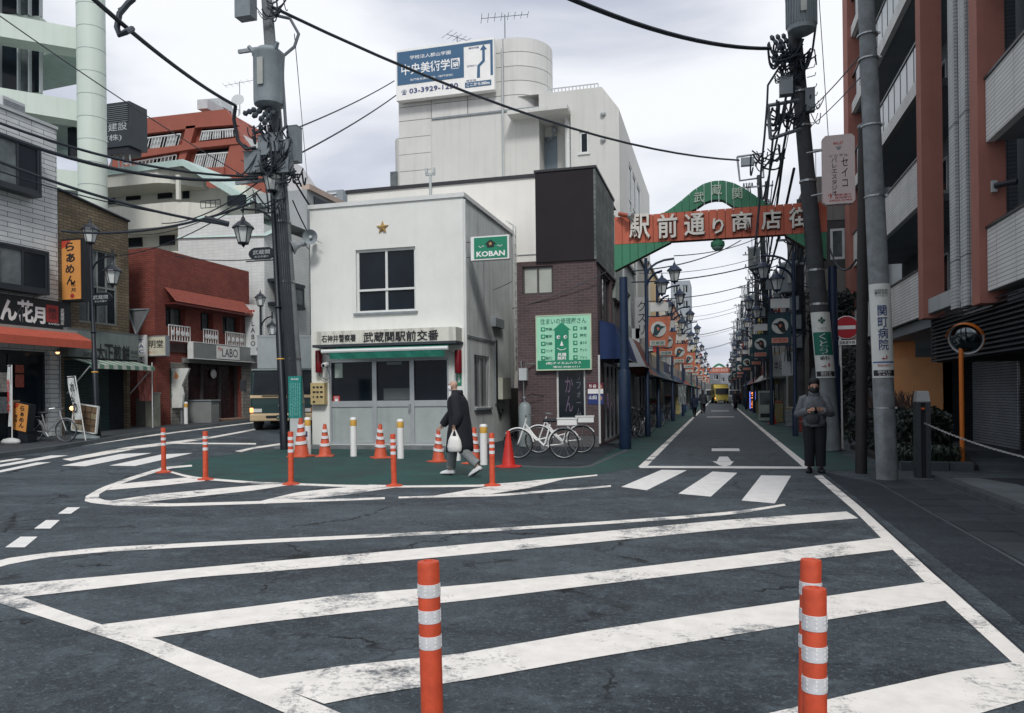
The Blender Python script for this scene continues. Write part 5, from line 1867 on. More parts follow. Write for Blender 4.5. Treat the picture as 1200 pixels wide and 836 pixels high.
# pale tower with round column and open frame
PT = mat('pale_green_panel', (0.52, 0.60, 0.54), .55, .05, .6, streak=.08)
t = thing('glass_office', 'pale green office building with round corner column and open concrete frame', 'building', (-29, 31, 0))
cc = AT(109, 240, 36)
g = MB()
g.lathe([(.62, 0), (.62, 30)], (cc.x, cc.y, 0), 24)
part('column', g, PT, t, smooth=True)
g = MB()
for k in range(16):
 z = 6.2 + k * 1.05
 g.lathe([(.625, z), (.625, z + .025)], (cc.x, cc.y, 0), 24)
part('column_joint', g, GREY, t, kind='stuff')
def beam(p, q, th, m, name, dep=1.0):
 """A beam between two stations given as (u, vtop, vbottom, depth)."""
 a1, a0 = AT(p[0], p[1], p[3]), AT(p[0], p[2], p[3])
 b1, b0 = AT(q[0], q[1], q[3]), AT(q[0], q[2], q[3])
 d = (b1 - a1)
 d.z = 0
 nrm = Vector((-d.y, d.x, 0)).normalized() * dep
 g = MB()
 g.add([a0, b0, b1, a1, a0 + nrm, b0 + nrm, b1 + nrm, a1 + nrm],
   [(0, 1, 2, 3), (4, 7, 6, 5), (0, 4, 5, 1), (3, 2, 6, 7), (0, 3, 7, 4), (1, 5, 6, 2)])
 return part(name, g, m, t)
for va, vb, vc, vd in ((-72, -46, -60, -36), (12, 40, 33, 58), (100, 124, 118, 142), (190, 214, 201, 224)):
 beam((-40, va - 4, vb - 4, 35.2), (92, vc, vd, 36.2), 0, PT, 'frame_beam', 1.1)
for (va, vb) in ((-20, 14), (44, 104), (142, 210)):
 for i, (u0, u1) in enumerate(((-40, -2), (-1, 20), (21, 33), (34, 46))):
  beam((u0, va + (u0 * .1), vb + (u0 * .1), 37.6), (u1, va + (u1 * .1), vb + (u1 * .1), 37.9), 0, (GLASS, GLASS, GLASS2, GLASS)[i], 'window_pane', .3)
 for u in (-1.5, 20.5, 33.5, 46.5):
  beam((u - .8, va + u * .1, vb + u * .1, 37.45), (u + .8, va + u * .1, vb + u * .1, 37.45), 0, GREYL, 'mullion', .2)
for (va, vb) in ((14, 44), (104, 142)):
 beam((-40, va, vb, 37.7), (47, va + 5, vb + 5, 37.8), 0, PT, 'spandrel', 5)
cc2 = AT(92, 150, 42)
for vt, vbm in ((57, 66), (140, 150)):
 a, b, c_, d_ = AT(47, vt + 2, 37.8), AT(92, vt - 1, 36.9), AT(98, vbm + 6, 41), AT(50, vbm + 2, 42)
 g = MB()
 z = b.z
 pts = [Vector((p.x, p.y, z)) for p in (a, b, c_, d_)]
 g.add(pts + [p + Vector((0, 0, .4)) for p in pts], [(0, 1, 2, 3), (4, 5, 6, 7), (0, 1, 5, 4), (1, 2, 6, 5), (2, 3, 7, 6), (3, 0, 4, 7)])
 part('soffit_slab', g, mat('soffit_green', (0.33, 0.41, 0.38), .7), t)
g = MB()
b = AT(88, 165, 38)
g.box(b.x - .45, b.x + .35, b.y, b.y + .3, AT(88, 183, 38).z, AT(88, 148, 38).z)
part('side_window', g, GLASS, t)
# right: apartment house over a dark ground floor
AX = 4.6
AW = Face('W', AX)
TERRA = mat('terracotta_render', (0.33, 0.140, 0.110), .85, .08, 2, bump=.2, streak=.08)
TILEW = brick_mat('white_pier_tile', (0.50, 0.52, 0.52), (0.45, 0.475, 0.48), (0.19, 0.21, 0.22), .24, .075, .007, offset=0, grime=.08)
TILED = brick_mat('grey_pier_tile', (0.15, 0.175, 0.195), (0.125, 0.15, 0.17), (0.07, 0.08, 0.09), .24, .075, .007, offset=0, grime=.1)
PARA = brick_mat('parapet_tile', (0.66, 0.66, 0.64), (0.61, 0.61, 0.60), (0.24, 0.25, 0.25), .9, .075, .007, offset=0, grime=.08)
BACKW = mat('recess_wall', (0.15, 0.17, 0.19), .85, .12, 1.5)
SOFF = mat('soffit_grey', (0.20, 0.22, 0.24), .8, .1, 1)
PALEB = mat('pale_beam', (0.36, 0.385, 0.39), .8, .08, 1, streak=.15)
t = thing('apartment_building', 'apartment block with terracotta columns and tiled balconies over a dark ground floor', 'building', (AX + 2, 18, 0))
TOPZ = 20.0
for (y0, y1, zb) in ((19.55, 19.98, 3.12), (15.6, 16.05, 3.02), (29.6, 30.6, 3.2), (8.4, 9.0, 3.0)):
 g = MB()
 g.box(AX - .02, AX + .42, y0, y1, zb, TOPZ)
 part('column', g, TERRA, t)
for (y0, y1, zb) in ((17.15, 17.55, 3.1), (16.45, 16.85, 3.08)):
 g = MB()
 g.box(AX + .02, AX + .34, y0, y1, zb, TOPZ)
 part('tiled_pier', g, TILEW, t)
 for k in range(7):
  g = MB()
  g.box(AX + .015, AX + .345, y0 - .004, y1 + .004, 4.05 + k * 2.73, 4.075 + k * 2.73)
  part('pier_joint', g, BACKW, t)
g = MB()
g.box(AX + .36, AX + .9, 16.5, 17.6, 3.3, TOPZ)
part('pier_core', g, TILED, t)
g = MB()
wall_face(g, Face('W', AX + 1.75), 2.0, 30.0, 3.0, TOPZ, [], .1)
part('recess_wall', g, BACKW, t, recalc=False)
fl = [3.22, 5.90, 8.62, 11.34, 14.06, 16.78]
for i, z in enumerate(fl):
 for (y0, y1) in ((20.16, 29.6), (2.0, 15.57), (17.6, 19.54)):
  main = y1 - y0 > 3
  if main:
   g = MB()
   g.box(AX + .24, AX + 1.745, y0, y1, z + .02, z + .20)
   part('balcony_slab', g, SOFF, t)
   if i in (0, 1) or y0 < 5:
    g = MB()
    g.box(AX + .10, AX + .235, y0, y1, z, z + 1.12)
    part('parapet', g, PARA, t)
    g = MB()
    g.box(AX + .07, AX + .265, y0, y1, z + 1.125, z + 1.17)
    part('parapet_cap', g, DARKF, t)
   else:
    g = MB()
    g.box(AX + .10, AX + .235, y0, y1, z, z + .36)
    part('parapet', g, PARA, t)
    k = 0
    y = y0 + .04
    while y + .7 < y1:
     g = MB()
     g.box(AX + .15, AX + .17, y, y + .68, z + .42, z + 1.25)
     part('glass_panel', g, mat('frosted_panel', (0.42, 0.46, 0.48), .3, .06), t)
     g = MB()
     g.box(AX + .14, AX + .18, y + .69, y + .72, z + .36, z + 1.28)
     part('rail_post', g, DARKF, t)
     y += .73
    g = MB()
    g.box(AX + .12, AX + .20, y0, y1, z + 1.28, z + 1.33)
    part('top_rail', g, DARKF, t)
   W2 = Face('W', AX + 1.74)
   for k in range(int((y1 - y0) / 3.2)):
    s = y0 + .5 + k * 3.2
    window(t, W2, s, s + 1.7, z + .25, z + 2.1, cols=2, rows=1, fm=GREYL, gm=[GLASS, GLASS2], d=-.06, name='balcony_door')
    g = MB()
    g.box(AX + 1.2, AX + 1.6, s + 1.95, s + 2.7, z + .25, z + .85)
    part('air_conditioner', g, GREYL, t)
  else:
   g = MB()
   g.box(AX + .8, AX + 1.0, y0, y1, z - .1, z + .5)
   part('beam', g, PALEB, t)
   g = MB()
   g.box(AX + 1.05, AX + 1.1, y0 + .2, y1 - .9, z + .5, z + 2.2)
   part('shutter_panel', g, mat('slate_panel', (0.05, 0.065, 0.08), .6), t)
   for k in range(12):
    g = MB()
    g.box(AX + 1.02, AX + 1.06, y0 + .25, y1 - .95, z + .6 + k * .125, z + .66 + k * .125)
    part('shutter_slat', g, DARKF, t)
g = MB()
g.box(AX + .08, AX + .235, 16.21, 19.54, 3.22, 3.55)
part('band', g, PALEB, t)
LOUV = mat('dark_louvre', (0.028, 0.034, 0.042), .45, .15, 3)
nl = 12
for k in range(nl):
 z = 2.12 + k * .088
 g = MB()
 g.add([(AX + .22, 2, z), (AX + .22, 19.9, z), (AX + .30, 19.9, z + .055), (AX + .30, 2, z + .055),
   (AX + .22, 2, z + .02), (AX + .22, 19.9, z + .02), (AX + .30, 19.9, z + .075), (AX + .30, 2, z + .075)],
   [(0, 1, 2, 3), (4, 7, 6, 5), (0, 4, 5, 1), (1, 5, 6, 2), (2, 6, 7, 3), (3, 7, 4, 0)])
 part('louvre_slat', g, LOUV, t)
 g = MB()
 g.add([(AX + .22, 19.92, z), (AX + 2.0, 19.92, z), (AX + 2.0, 19.92, z + .075), (AX + .22, 19.92, z + .075), (AX + .22, 19.86, z), (AX + 2.0, 19.86, z), (AX + 2.0, 19.86, z + .075), (AX + .22, 19.86, z + .075)],
   [(0, 1, 2, 3), (4, 7, 6, 5), (0, 4, 5, 1), (1, 5, 6, 2), (2, 6, 7, 3), (3, 7, 4, 0)])
 part('louvre_slat', g, LOUV, t)
g = MB()
g.box(AX + .32, 9, 2, 19.84, 2.10, 3.0)
part('louvre_void_dark', g, VOIDSHADE, t)  # near-black block: darkness of the void behind the slats put into its colour
g = MB()
g.box(AX + .24, 9, 19.95, 30.6, 2.95, 3.2)
part('soffit', g, SOFF, t)
BRKL = brick_mat('grey_brick', (0.30, 0.335, 0.37), (0.26, 0.295, 0.33), (0.055, 0.065, 0.075), .21, .07, .008, grime=.12)
g = MB()
wall_face(g, Face('W', 6.95), 21.0, 24.4, 0, 2.95, [], .1)
wall_face(g, Face('S', 20.99), 6.95, 9, 0, 2.95, [], .1)
part('ground_floor_wall', g, BRKL, t, recalc=False)
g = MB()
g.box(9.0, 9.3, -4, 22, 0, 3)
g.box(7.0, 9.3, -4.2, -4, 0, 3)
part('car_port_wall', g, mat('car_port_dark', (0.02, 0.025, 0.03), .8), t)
for k in range(30):
 g = MB()
 g.box(6.97, 7.0, 18.6, 20.9, .02 + k * .072, .02 + k * .072 + .06)
 part('shutter_slat', g, mat('car_port_shutter', (0.014, 0.017, 0.022), .6), t)
g = MB()
g.box(6.2, 7.0, 24.4, 24.6, 0, 2.95)
part('dark_doorway', g, VOIDSHADE, t)  # solid block, the dark opening's shade is in its colour
g = MB()
g.box(AX + .08, AX + 8, 30.6, 30.8, 0, TOPZ)
g.box(AX + .08, AX + 8, 30.6, 30.8, TOPZ, TOPZ + .1)
part('end_wall', g, BACKW, t)
t = thing('wall_spotlight', 'small black spotlight on the terracotta column at the right edge', 'lamp', AW.pt(15.6, .02, 6))
p = Vector((AX + .2, 15.55, AW.px(1160, 212)[1]))
g = MB()
g.cbox(p + Vector((0, -.04, 0)), (.09, .06, .2))
part('bracket', g, GREYL, t)
g = MB()
g.tube([p + Vector((0, -.08, 0)), p + Vector((.28, -.3, .0))], .05, 8)
part('housing', g, BLACKM, t)
ORW = mat('orange_render', (0.74, 0.36, 0.16), .85, .10, 1.5, bump=.2, streak=.1)
OS = Face('S', 24.4)
r = OS.rect(1030, 419, 1116, 520)
g = MB()
g.box(r[0], r[1], 24.4, 24.65, 0, r[3])
single('garden_wall', g, ORW, 'lower orange rendered wall behind the hedge', 'wall', 'orange garden walls', loc=(r[0], 24.4, 0))
OS2 = Face('S', 25.4)
r = OS2.rect(1030, 374, 1073, 520)
g = MB()
g.box(r[0], r[1], 25.4, 25.65, 0, 2.94)
single('garden_wall', g, ORW, 'taller orange rendered wall rising behind the lower one', 'wall', 'orange garden walls', loc=(r[0], 25.4, 0))
HS = Face('S', 31.2)
t = thing('taupe_house', 'taupe panelled house with white framed window behind the arch end', 'building', (4, 33, 0))
HW = mat('taupe_panel', (0.20, 0.19, 0.175), .75, .08, 1, streak=.1)
x0, x1 = 3.35, 6.0
wr = HS.rect(973, 268, 990, 304)
wr2 = HS.rect(945, 270, 962, 306)
g = MB()
wall_face(g, HS, x0, x1, 0, 9.6, [wr], .12)
wall_face(g, Face('W', x0), 31.2, 40, 0, 9.6, [(32, 34, 5.5, 7)], .12)
part('wall', g, mat('panel_groove', (0.07, 0.07, 0.07), .8), t, recalc=False)
s = x0
for zr in ((4.3, 6.1), (6.13, 7.9), (7.93, 9.58)):
 s = x0
 while s < x1:
  e = min(s + .455, x1)
  if not (zr[0] < (wr[2] + wr[3]) / 2 < zr[1] + .6 and s < wr[1] and e > wr[0]):
   g = MB()
   HS.box(g, s, e - .012, .002, .03, zr[0], zr[1])
   part('wall_panel', g, HW, t)
  s += .455
for (a, b, c_, d_) in ((wr[0] - .3, wr[1] + .3, 6.13, wr[2] - .02),):
 pass
window(t, HS, *wr, cols=1, rows=1, fm=TRIM, gm=GLASS2, fw=.09, d=.06)
window(t, Face('W', x0), 32, 34, 5.5, 7, cols=2, rows=1, fm=TRIM, gm=GLASS2)
g = MB()
HS.box(g, x0, x1, .0, .35, 4.1, 4.26)
part('ledge', g, DARKF, t)
g = MB()
HS.box(g, x0, x1, .003, .04, 0, 4.1)
part('ground_floor', g, mat('dark_timber', (0.03, 0.03, 0.032), .8, .25, 3), t)
HF = HS.rect(958, 131, 998, 168)
railing(t, HS, x0, x1, 9.62, 10.7, GREYL, step=.3, n=-.1)
g = MB()
g.add([HS.pt(x0 + .1, .0, 2.4), HS.pt(x0 + 1.2, .0, 2.4), HS.pt(x0 + 1.35, .9, 1.95), HS.pt(x0 - .05, .9, 1.95)], [(0, 1, 2, 3)])
g.add([HS.pt(x0 + .1, .0, 2.3), HS.pt(x0 + 1.2, .0, 2.3), HS.pt(x0 + 1.35, .9, 1.88), HS.pt(x0 - .05, .9, 1.88)], [(0, 1, 2, 3)])
part('entrance_hood', g, mat('slate_hood', (0.06, 0.07, 0.08), .6), t)
g = MB()
g.tube([HS.pt(HS.px(1002, 300)[0], .06, 0), HS.pt(HS.px(1002, 300)[0], .06, 9.5)], .06, 8)
part('drainpipe', g, TRIM, t)
# foliage
def leaf_mat(name, c):
 if name in MATS:
  return MATS[name]
 m, nt, N, L, P = node_mat(name)
 P.inputs['Roughness'].default_value = .5
 oi = N.new('ShaderNodeNewGeometry')
 r = N.new('ShaderNodeValToRGB')
 r.color_ramp.elements[0].color = (*[x * .45 for x in c], 1)
 r.color_ramp.elements[1].color = (*[min(1, x * 1.9) for x in c], 1)
 L.new(oi.outputs['Random Per Island'], r.inputs['Fac'])
 L.new(r.outputs['Color'], P.inputs['Base Color'])
 MATS[name] = m
 return m
def leaves(n, fn, size, rnd):
 g = MB()
 for _ in range(n):
  c = Vector(fn())
  d = Vector((rnd.gauss(0, 1), rnd.gauss(0, 1), rnd.gauss(0, .7) + .3)).normalized()
  s = size * rnd.uniform(.6, 1.35)
  e1 = d.orthogonal().normalized()
  q = rnd.uniform(0, 6.3)
  a = e1 * cos(q) + d.cross(e1) * sin(q)
  b = d.cross(a)
  g.add([c - a * s, c - b * s * .45, c + a * s, c + b * s * .45 + d * s * .1], [(0, 1, 2, 3)])
 return g
rnd = random.Random(4)
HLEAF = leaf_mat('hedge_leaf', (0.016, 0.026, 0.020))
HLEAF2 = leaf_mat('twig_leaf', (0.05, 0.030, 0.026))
t = thing('hedge', 'dark clipped hedge in front of the orange wall', 'hedge', (4.8, 19.5, 0))
def hp():
 while True:
  y = rnd.uniform(16.4, 20.8)
  x = rnd.uniform(3.35, .262 * y)
  h = .88 + .12 * sin(x * 4 + y) + .08 * sin(y * 7) - .5 * max(0, x - .262 * y + .3)
  z = rnd.uniform(.05, h)
  if rnd.random() < .55:
   z = h - abs(rnd.gauss(0, .06))
  return x, y, z
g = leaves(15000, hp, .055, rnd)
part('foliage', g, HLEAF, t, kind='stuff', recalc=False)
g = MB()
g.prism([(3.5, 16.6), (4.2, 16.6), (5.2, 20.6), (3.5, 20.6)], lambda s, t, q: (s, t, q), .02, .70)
part('inner_core', g, mat('hedge_dark', (0.006, 0.009, 0.008), .9), t)  # solid near-black core filling the gaps behind the leaves
g = MB()
for _ in range(260):
 x, y = rnd.uniform(3.4, 4.5), rnd.uniform(19.3, 20.6)
 p = Vector((x, y, .72))
 q = p + Vector((rnd.uniform(-.25, .25), rnd.uniform(-.2, .2), rnd.uniform(.35, .75)))
 g.tube([p, p.lerp(q, .5) + Vector((rnd.uniform(-.05, .05), 0, 0)), q], .009, 3, cap=False)
part('twigs', g, mat('bare_twig', (0.07, 0.045, 0.04), .8), t, kind='stuff')
g = MB()
for _ in range(420):
 x, y = rnd.uniform(3.3, 4.25), rnd.uniform(15.7, 16.5)
 b = Vector((x, y, .05))
 a = rnd.uniform(0, 6.28)
 L_ = rnd.uniform(.25, .5)
 w = .018
 d = Vector((cos(a), sin(a), 0))
 e = Vector((-sin(a), cos(a), 0)) * w
 p1 = b + d * L_ * .35 + Vector((0, 0, L_ * .75))
 p2 = b + d * L_ * .8 + Vector((0, 0, L_ * .55))
 g.add([b - e, b + e, p1 + e, p1 - e, p2], [(0, 1, 2, 3), (3, 2, 4)])
o = single('strap_leaf_plants', g, leaf_mat('strap_leaf', (0.028, 0.045, 0.032)), 'low strap leaved plants along the foot of the hedge', 'plants', loc=(4.4, 16.1, 0))
o['kind'] = 'stuff'
g = MB()
for k in range(3):
 g.box(3.2 + k * .4, 3.58 + k * .4, 15.35, 15.5, 0.0, .16)
single('planter_edge', g, KERB, 'low concrete edging along the front of the hedge bed', 'edging', loc=(4.5, 15.4, 0))
g = MB()
g.prism([(3.2, 15.5), (4.5, 15.5), (5.6, 21), (3.2, 21)], lambda s, t, q: (s, t, q), 0.0, .10)
setting('planting_bed', g, mat('soil', (0.02, 0.019, 0.017), .95, .3, 6))
def shrub(name, label, c, rx, ry, rz, n, size, m, trunk=True, cat='shrub', group=None):
 t = thing(name, label, cat, (c[0], c[1], 0), group)
 blobs = [(rnd.uniform(-.6, .6) * rx, rnd.uniform(-.6, .6) * ry, rnd.uniform(-.6, .6) * rz, rnd.uniform(.35, .6)) for _ in range(9)]
 def fn():
  b = rnd.choice(blobs)
  while True:
   v = Vector((rnd.uniform(-1, 1), rnd.uniform(-1, 1), rnd.uniform(-1, 1)))
   if .35 < v.length < 1:
    break
  return (c[0] + b[0] + v.x * rx * b[3], c[1] + b[1] + v.y * ry * b[3], c[2] + b[2] + v.z * rz * b[3])
 part('foliage', leaves(n, fn, size, rnd), m, t, kind='stuff', recalc=False)
 if trunk:
  g = MB()
  g.tube([(c[0], c[1], 0), (c[0] + .1, c[1], c[2] * .5), (c[0], c[1], c[2])], [.07, .05, .02], 7)
  for k in range(5):
   a = k * 1.3
   g.tube([(c[0] + .05, c[1], c[2] * .5), (c[0] + cos(a) * rx * .5, c[1] + sin(a) * ry * .5, c[2] + rz * .3)], [.03, .01], 5)
  part('trunk', g, mat('bark', (0.04, 0.033, 0.028), .9, .3, 8), t)
 return t
shrub('climbing_plant', 'dark climbing foliage hanging over the taupe house ledge', (4.1, 29.8, 4.4), 1.0, .7, .8, 2600, .09, leaf_mat('climber_leaf', (0.022, 0.03, 0.028)))
shrub('climbing_plant', 'dark leafy shrub behind the no entry sign', (4.3, 27.0, 2.3), .9, .9, 1.2, 3200, .08, leaf_mat('climber_leaf', (0.022, 0.03, 0.028)))
shrub('climbing_plant', 'low dark shrub between the brown post and the hedge', (3.6, 21.8, .8), .5, .6, .7, 1600, .07, HLEAF)
# arch over the shopping street
ARY = 20.3
AF = Face('S', ARY)
ARED = mat('arch_vermilion', (0.47, 0.11, 0.06), .5, .10, 1.2, streak=.15)
AGRN = mat('arch_green', (0.04, 0.19, 0.105), .5, .10, 1.2, streak=.15)
t = thing('street_arch', 'vermilion and green arch sign spanning the shopping street entrance', 'arch', (0, ARY, 0))
def aq(u, v, n=0.0):
 return AF.px(u, v, n)
bl0, bl1 = aq(720, 255), aq(720, 287)
br0, br1 = aq(969, 236), aq(969, 272)
nP = 19
jm = mat('arch_seam', (0.06, 0.02, 0.015), .7)
def panel(pts, n0, n1, m, name):
 g = MB()
 g.prism(pts, lambda q, r, n: AF.pt(q, n, r), n0, n1)
 return part(name, g, m, t)
XA, XB = bl0[0], br0[0]
def ztop(x):
 f = (x - XA) / (XB - XA)
 return bl0[1] * (1 - f) + br0[1] * f
def zbot(x):
 f = (x - XA) / (XB - XA)
 return bl1[1] * (1 - f) + br1[1] * f
XC = (XA + XB) / 2
zt_, zb_ = (ztop(XA) + ztop(XB)) / 2, (zbot(XA) + zbot(XB)) / 2
panel([(XA + .03, zb_ + .03), (XB - .03, zb_ + .03), (XB - .03, zt_ - .03), (XA + .03, zt_ - .03)], -.4, -.01, jm, 'core')
n_s = 26
for i in range(n_s):
 a, b = XA + (XB - XA) * i / n_s + .006, XA + (XB - XA) * (i + 1) / n_s - .006
 panel([(a, zbot(a)), (b, zbot(b)), (b, ztop(b)), (a, ztop(a))], 0, .03, ARED, 'red_panel')
lh = [aq(720, 287), aq(786, 284), aq(720, 318)]
rh = [aq(921, 276), aq(969, 272), aq(969, 305)]
def zl(x):   # lower edge of the left haunch
 f = max(0, min(1, (x - lh[2][0]) / (lh[1][0] - lh[2][0])))
 return lh[2][1] + (lh[1][1] - lh[2][1]) * f
def zr_(x):
 f = max(0, min(1, (x - rh[0][0]) / (rh[2][0] - rh[0][0])))
 return rh[0][1] + (rh[2][1] - rh[0][1]) * f
k = 0
for (s0, s1, fn) in ((lh[2][0], lh[1][0], zl), (rh[0][0], rh[2][0], zr_)):
 n = max(1, int((s1 - s0) / .2))
 for i in range(n):
  a, b = s0 + (s1 - s0) * i / n + .005, s0 + (s1 - s0) * (i + 1) / n - .005
  panel([(a, fn(a)), (b, fn(b)), (b, zbot(b) - .006), (a, zbot(a) - .006)], -.02, .025, AGRN, 'green_panel')
 panel([(s0, fn(s0) + .02), (s1, fn(s1) + .02), (s1, zbot(s1)), (s0, zbot(s0))], -.35, -.03, jm, 'haunch_core')
outer = [(774, 252), (786, 245), (799, 235), (813, 223), (824, 216), (836, 212.5), (848, 212), (860, 215), (872, 221), (884, 229), (900, 239), (914, 243)]
inner = [(806, 250), (812, 246.5), (818, 243), (824, 238.5), (831, 235.5), (839, 234), (847, 234.5), (853, 238), (860, 242.5), (864, 243.5), (880, 243), (914, 243.2)]
oo, ii = [aq(*p) for p in outer], [aq(*p) for p in inner]
def interp(pl, x):
 if x <= pl[0][0]:
  return pl[0][1]
 for p, q in zip(pl, pl[1:]):
  if p[0] <= x <= q[0]:
   return p[1] + (q[1] - p[1]) * (x - p[0]) / max(1e-6, q[0] - p[0])
 return pl[-1][1]
xa, xb = oo[0][0], oo[-1][0]
n = 16
for i in range(n):
 a, b = xa + (xb - xa) * i / n + .004, xa + (xb - xa) * (i + 1) / n - .004
 m_ = (a + b) / 2
 la = max(ztop(a) + .004, interp(ii, a)) if a > ii[0][0] else ztop(a) + .004
 lb = max(ztop(b) + .004, interp(ii, b)) if b > ii[0][0] else ztop(b) + .004
 lm = max(ztop(m_) + .004, interp(ii, m_)) if m_ > ii[0][0] else ztop(m_) + .004
 ua, ub, um = interp(oo, a), interp(oo, b), interp(oo, m_)
 if ua <= la + .01 and ub <= lb + .01:
  continue
 panel([(a, la), (m_, lm), (b, lb), (b, max(lb + .005, ub)), (m_, max(lm + .005, um)), (a, max(la + .005, ua))], -.25, .03, AGRN, 'crown_panel')
chars = ((738, 252, 762, 281, '駅'), (771, 252, 794, 280, '前'), (802, 251, 826, 277, '通'), (835, 257, 848, 275, 'り'), (857, 249, 881, 272, '商'), (892, 247, 915, 270, '店'), (924, 244, 949, 268, '街'))
LW = mat('letter_white', (0.62, 0.60, 0.55), .6, .12, 6)
LS = mat('letter_side', (0.09, 0.03, 0.02), .7)
for u0, v0, u1, v1, ch in chars:
 a = AF.rect(u0, v0, u1, v1)
 lettering(t, ch, AF, (a[0] + a[1]) / 2 + .02, (a[2] + a[3]) / 2 - .025, a[1] - a[0], a[3] - a[2], LS, n=.034, depth=.05, bold=.018)
 lettering(t, ch, AF, (a[0] + a[1]) / 2, (a[2] + a[3]) / 2, a[1] - a[0], a[3] - a[2], LW, n=.085, depth=.03, bold=.018)
for u0, v0, u1, v1, ch in ((813, 226, 825, 238, '武'), (834, 217, 846, 229, '蔵'), (858, 221, 870, 234, '関')):
 a = AF.rect(u0, v0, u1, v1)
 lettering(t, ch, AF, (a[0] + a[1]) / 2, (a[2] + a[3]) / 2, a[1] - a[0], a[3] - a[2], mat('letter_pale_green', (0.42, 0.52, 0.42), .6), n=.034, depth=.03, bold=.01)
for x, y in ((G(732, 527).x, ARY + .12), (XB + .12, ARY + .12)):
 g = MB()
 g.tube([(x, y, 0), (x, y, .9), (x, y, 4.55)], [.135, .135, .105], 14)
 part('post', g, BLUEP, t, smooth=True)
 g = MB()
 g.lathe([(.15, 0), (.16, .02), (.16, 2.05), (.145, 2.1)], (x, y, 0), 14)
 part('post_sleeve', g, BLUEP, t, smooth=True)
p = AF.pt(*[aq(841, 281)[0], -.1, aq(841, 281)[1]])
g = MB()
g.lathe([(.05, .12), (.06, .02), (.17, -.04), (.18, -.12), (.17, -.16)], p, 14)
part('lamp_cap', g, AGRN, t, smooth=True)
g = MB()
g.ball(p + Vector((0, 0, -.17)), .15, 12, 7, (1, 1, .7))
part('lamp_globe', g, mat('globe_glass', (0.16, 0.27, 0.22), .2), t, smooth=True)
p = AF.pt(*[aq(726, 252)[0], .12, aq(726, 252)[1]])
g = MB()
g.tube([p, p + Vector((.28, -.1, -.1))], [.055, .06], 8)
part('spotlight', g, mat('spot_rust', (0.3, 0.07, 0.04), .5), t)
g = MB()
g.tube([p + Vector((.28, -.1, -.1)), p + Vector((.36, -.13, -.13))], [.10, .11], 10)
part('spotlight_lens', g, STEEL, t)
# shops of the shopping street
def lab_col(c):
 return c
def street_shop(side, y0, y1, H, col, label, awn=None, sign=None, nfl=2, far=False, setb=0.0, gable=False, base=None):
 X = (-3.25 - setb) if side < 0 else (3.35 + setb)
 F = Face('E' if side < 0 else 'W', X)
 key = 'shop_%s' % (''.join('%02d' % int(c * 99) for c in col))
 m = mat(key, col, .8, .12, 1.0, streak=.25)
 t = thing('street_shop', label, 'shop', (X, (y0 + y1) / 2, 0), 'shops lining the shopping street')
 L = y1 - y0
 holes = [(y0 + .35, y1 - .35, .05, 2.5)]
 nw = max(1, int(L / 3.0))
 fh = (H - 3.3) / max(1, nfl - 1)
 wins = []
 for k in range(nfl - 1):
  for i in range(nw):
   c = y0 + L * (i + .5) / nw
   wins.append((c - .75, c + .75, 3.3 + k * fh + .75, min(3.3 + k * fh + 2.0, H - .3)))
 mb = MB()
 wall_face(mb, F, y0, y1, 0, H, holes + wins, .12)
 wall_face(mb, Face('S', y0), min(X, X + side * 7), max(X, X + side * 7), 0, H, [], .1)
 mb.poly([(X, y0, H), (X + side * 7, y0, H), (X + side * 7, y1, H), (X, y1, H)])
 mb.poly([(X, y1, 0), (X + side * 7, y1, 0), (X + side * 7, y1, H), (X, y1, H)])
 if gable:
  mb.poly([(X + side * .01, y0 - .01, H), (X + side * 6, y0 - .01, H), (X + side * 3, y0 - .01, H + 2.0)])
  mb.poly([(X, y0, H), (X + side * 3, y0, H + 2), (X + side * 3, y1, H + 2), (X, y1, H)])
 part('wall', mb, m, t, recalc=False)
 for w in wins:
  window(t, F, *w, cols=2, rows=1, fm=(ALU, DARKF)[hash_(w) % 2], gm=[GLASS, GLASS2], d=.1)
 g = MB()
 F.box(g, y0 + .35, y1 - .35, -.16, -.12, .05, 2.5)
 part('shop_glass', g, (GLASS, VOIDSHADE)[int(y0) % 2], t)
 k = 0
 s = y0 + .4
 while s < y1 - .4:
  g = MB()
  F.box(g, s, s + .06, -.12, -.03, .05, 2.5)
  part('shop_mullion', g, ALU, t)
  s += 1.5
 g = MB()
 F.box(g, y0, y1, .003, .09, H - .02, H + .10)
 part('coping', g, DARKF, t)
 if sign:
  g = MB()
  F.box(g, y0 + .3, y1 - .3, .003, .18, 2.75, 3.35)
  part('fascia', g, mat('fascia_' + key + sign, base or (.30, .30, .27), .5, .1), t)
  lettering(t, sign, F, (y0 + y1) / 2, 3.05, min(L * .6, .5 * len(sign)), .38, INK if not base or sum(base) > .5 else INKW, n=.185)
 if awn:
  cloth_awning(t, F, y0 + .2, y1 - .2, 2.72, 2.15, .95, mat('awn_%02d%02d%02d' % tuple(int(c * 99) for c in awn), awn, .75, .15, 3))
 if not far:
  g = MB()
  g.tube([F.pt(y0 + .15, .06, .1), F.pt(y0 + .15, .06, H)], .045, 7)
  part('drainpipe', g, GREYL, t)
  g = MB()
  F.box(g, y1 - 1.4, y1 - .7, .02, .32, 3.45, 4.0)
  part('air_conditioner', g, GREYL, t)
 return t
def hash_(w):
 return int(abs(w[0]) * 10)
street_shop(-1, 27.0, 31.4, 6.3, (.30, .33, .33), 'weathered grey shop just past the brown tiled corner shop', awn=(.16, .06, .045), sign='クリーニング')
street_shop(-1, 31.5, 37.6, 7.3, (.42, .42, .39), 'off white gutter lined shop in front of the peach gable', awn=(.05, .08, .12), sign='薬局')
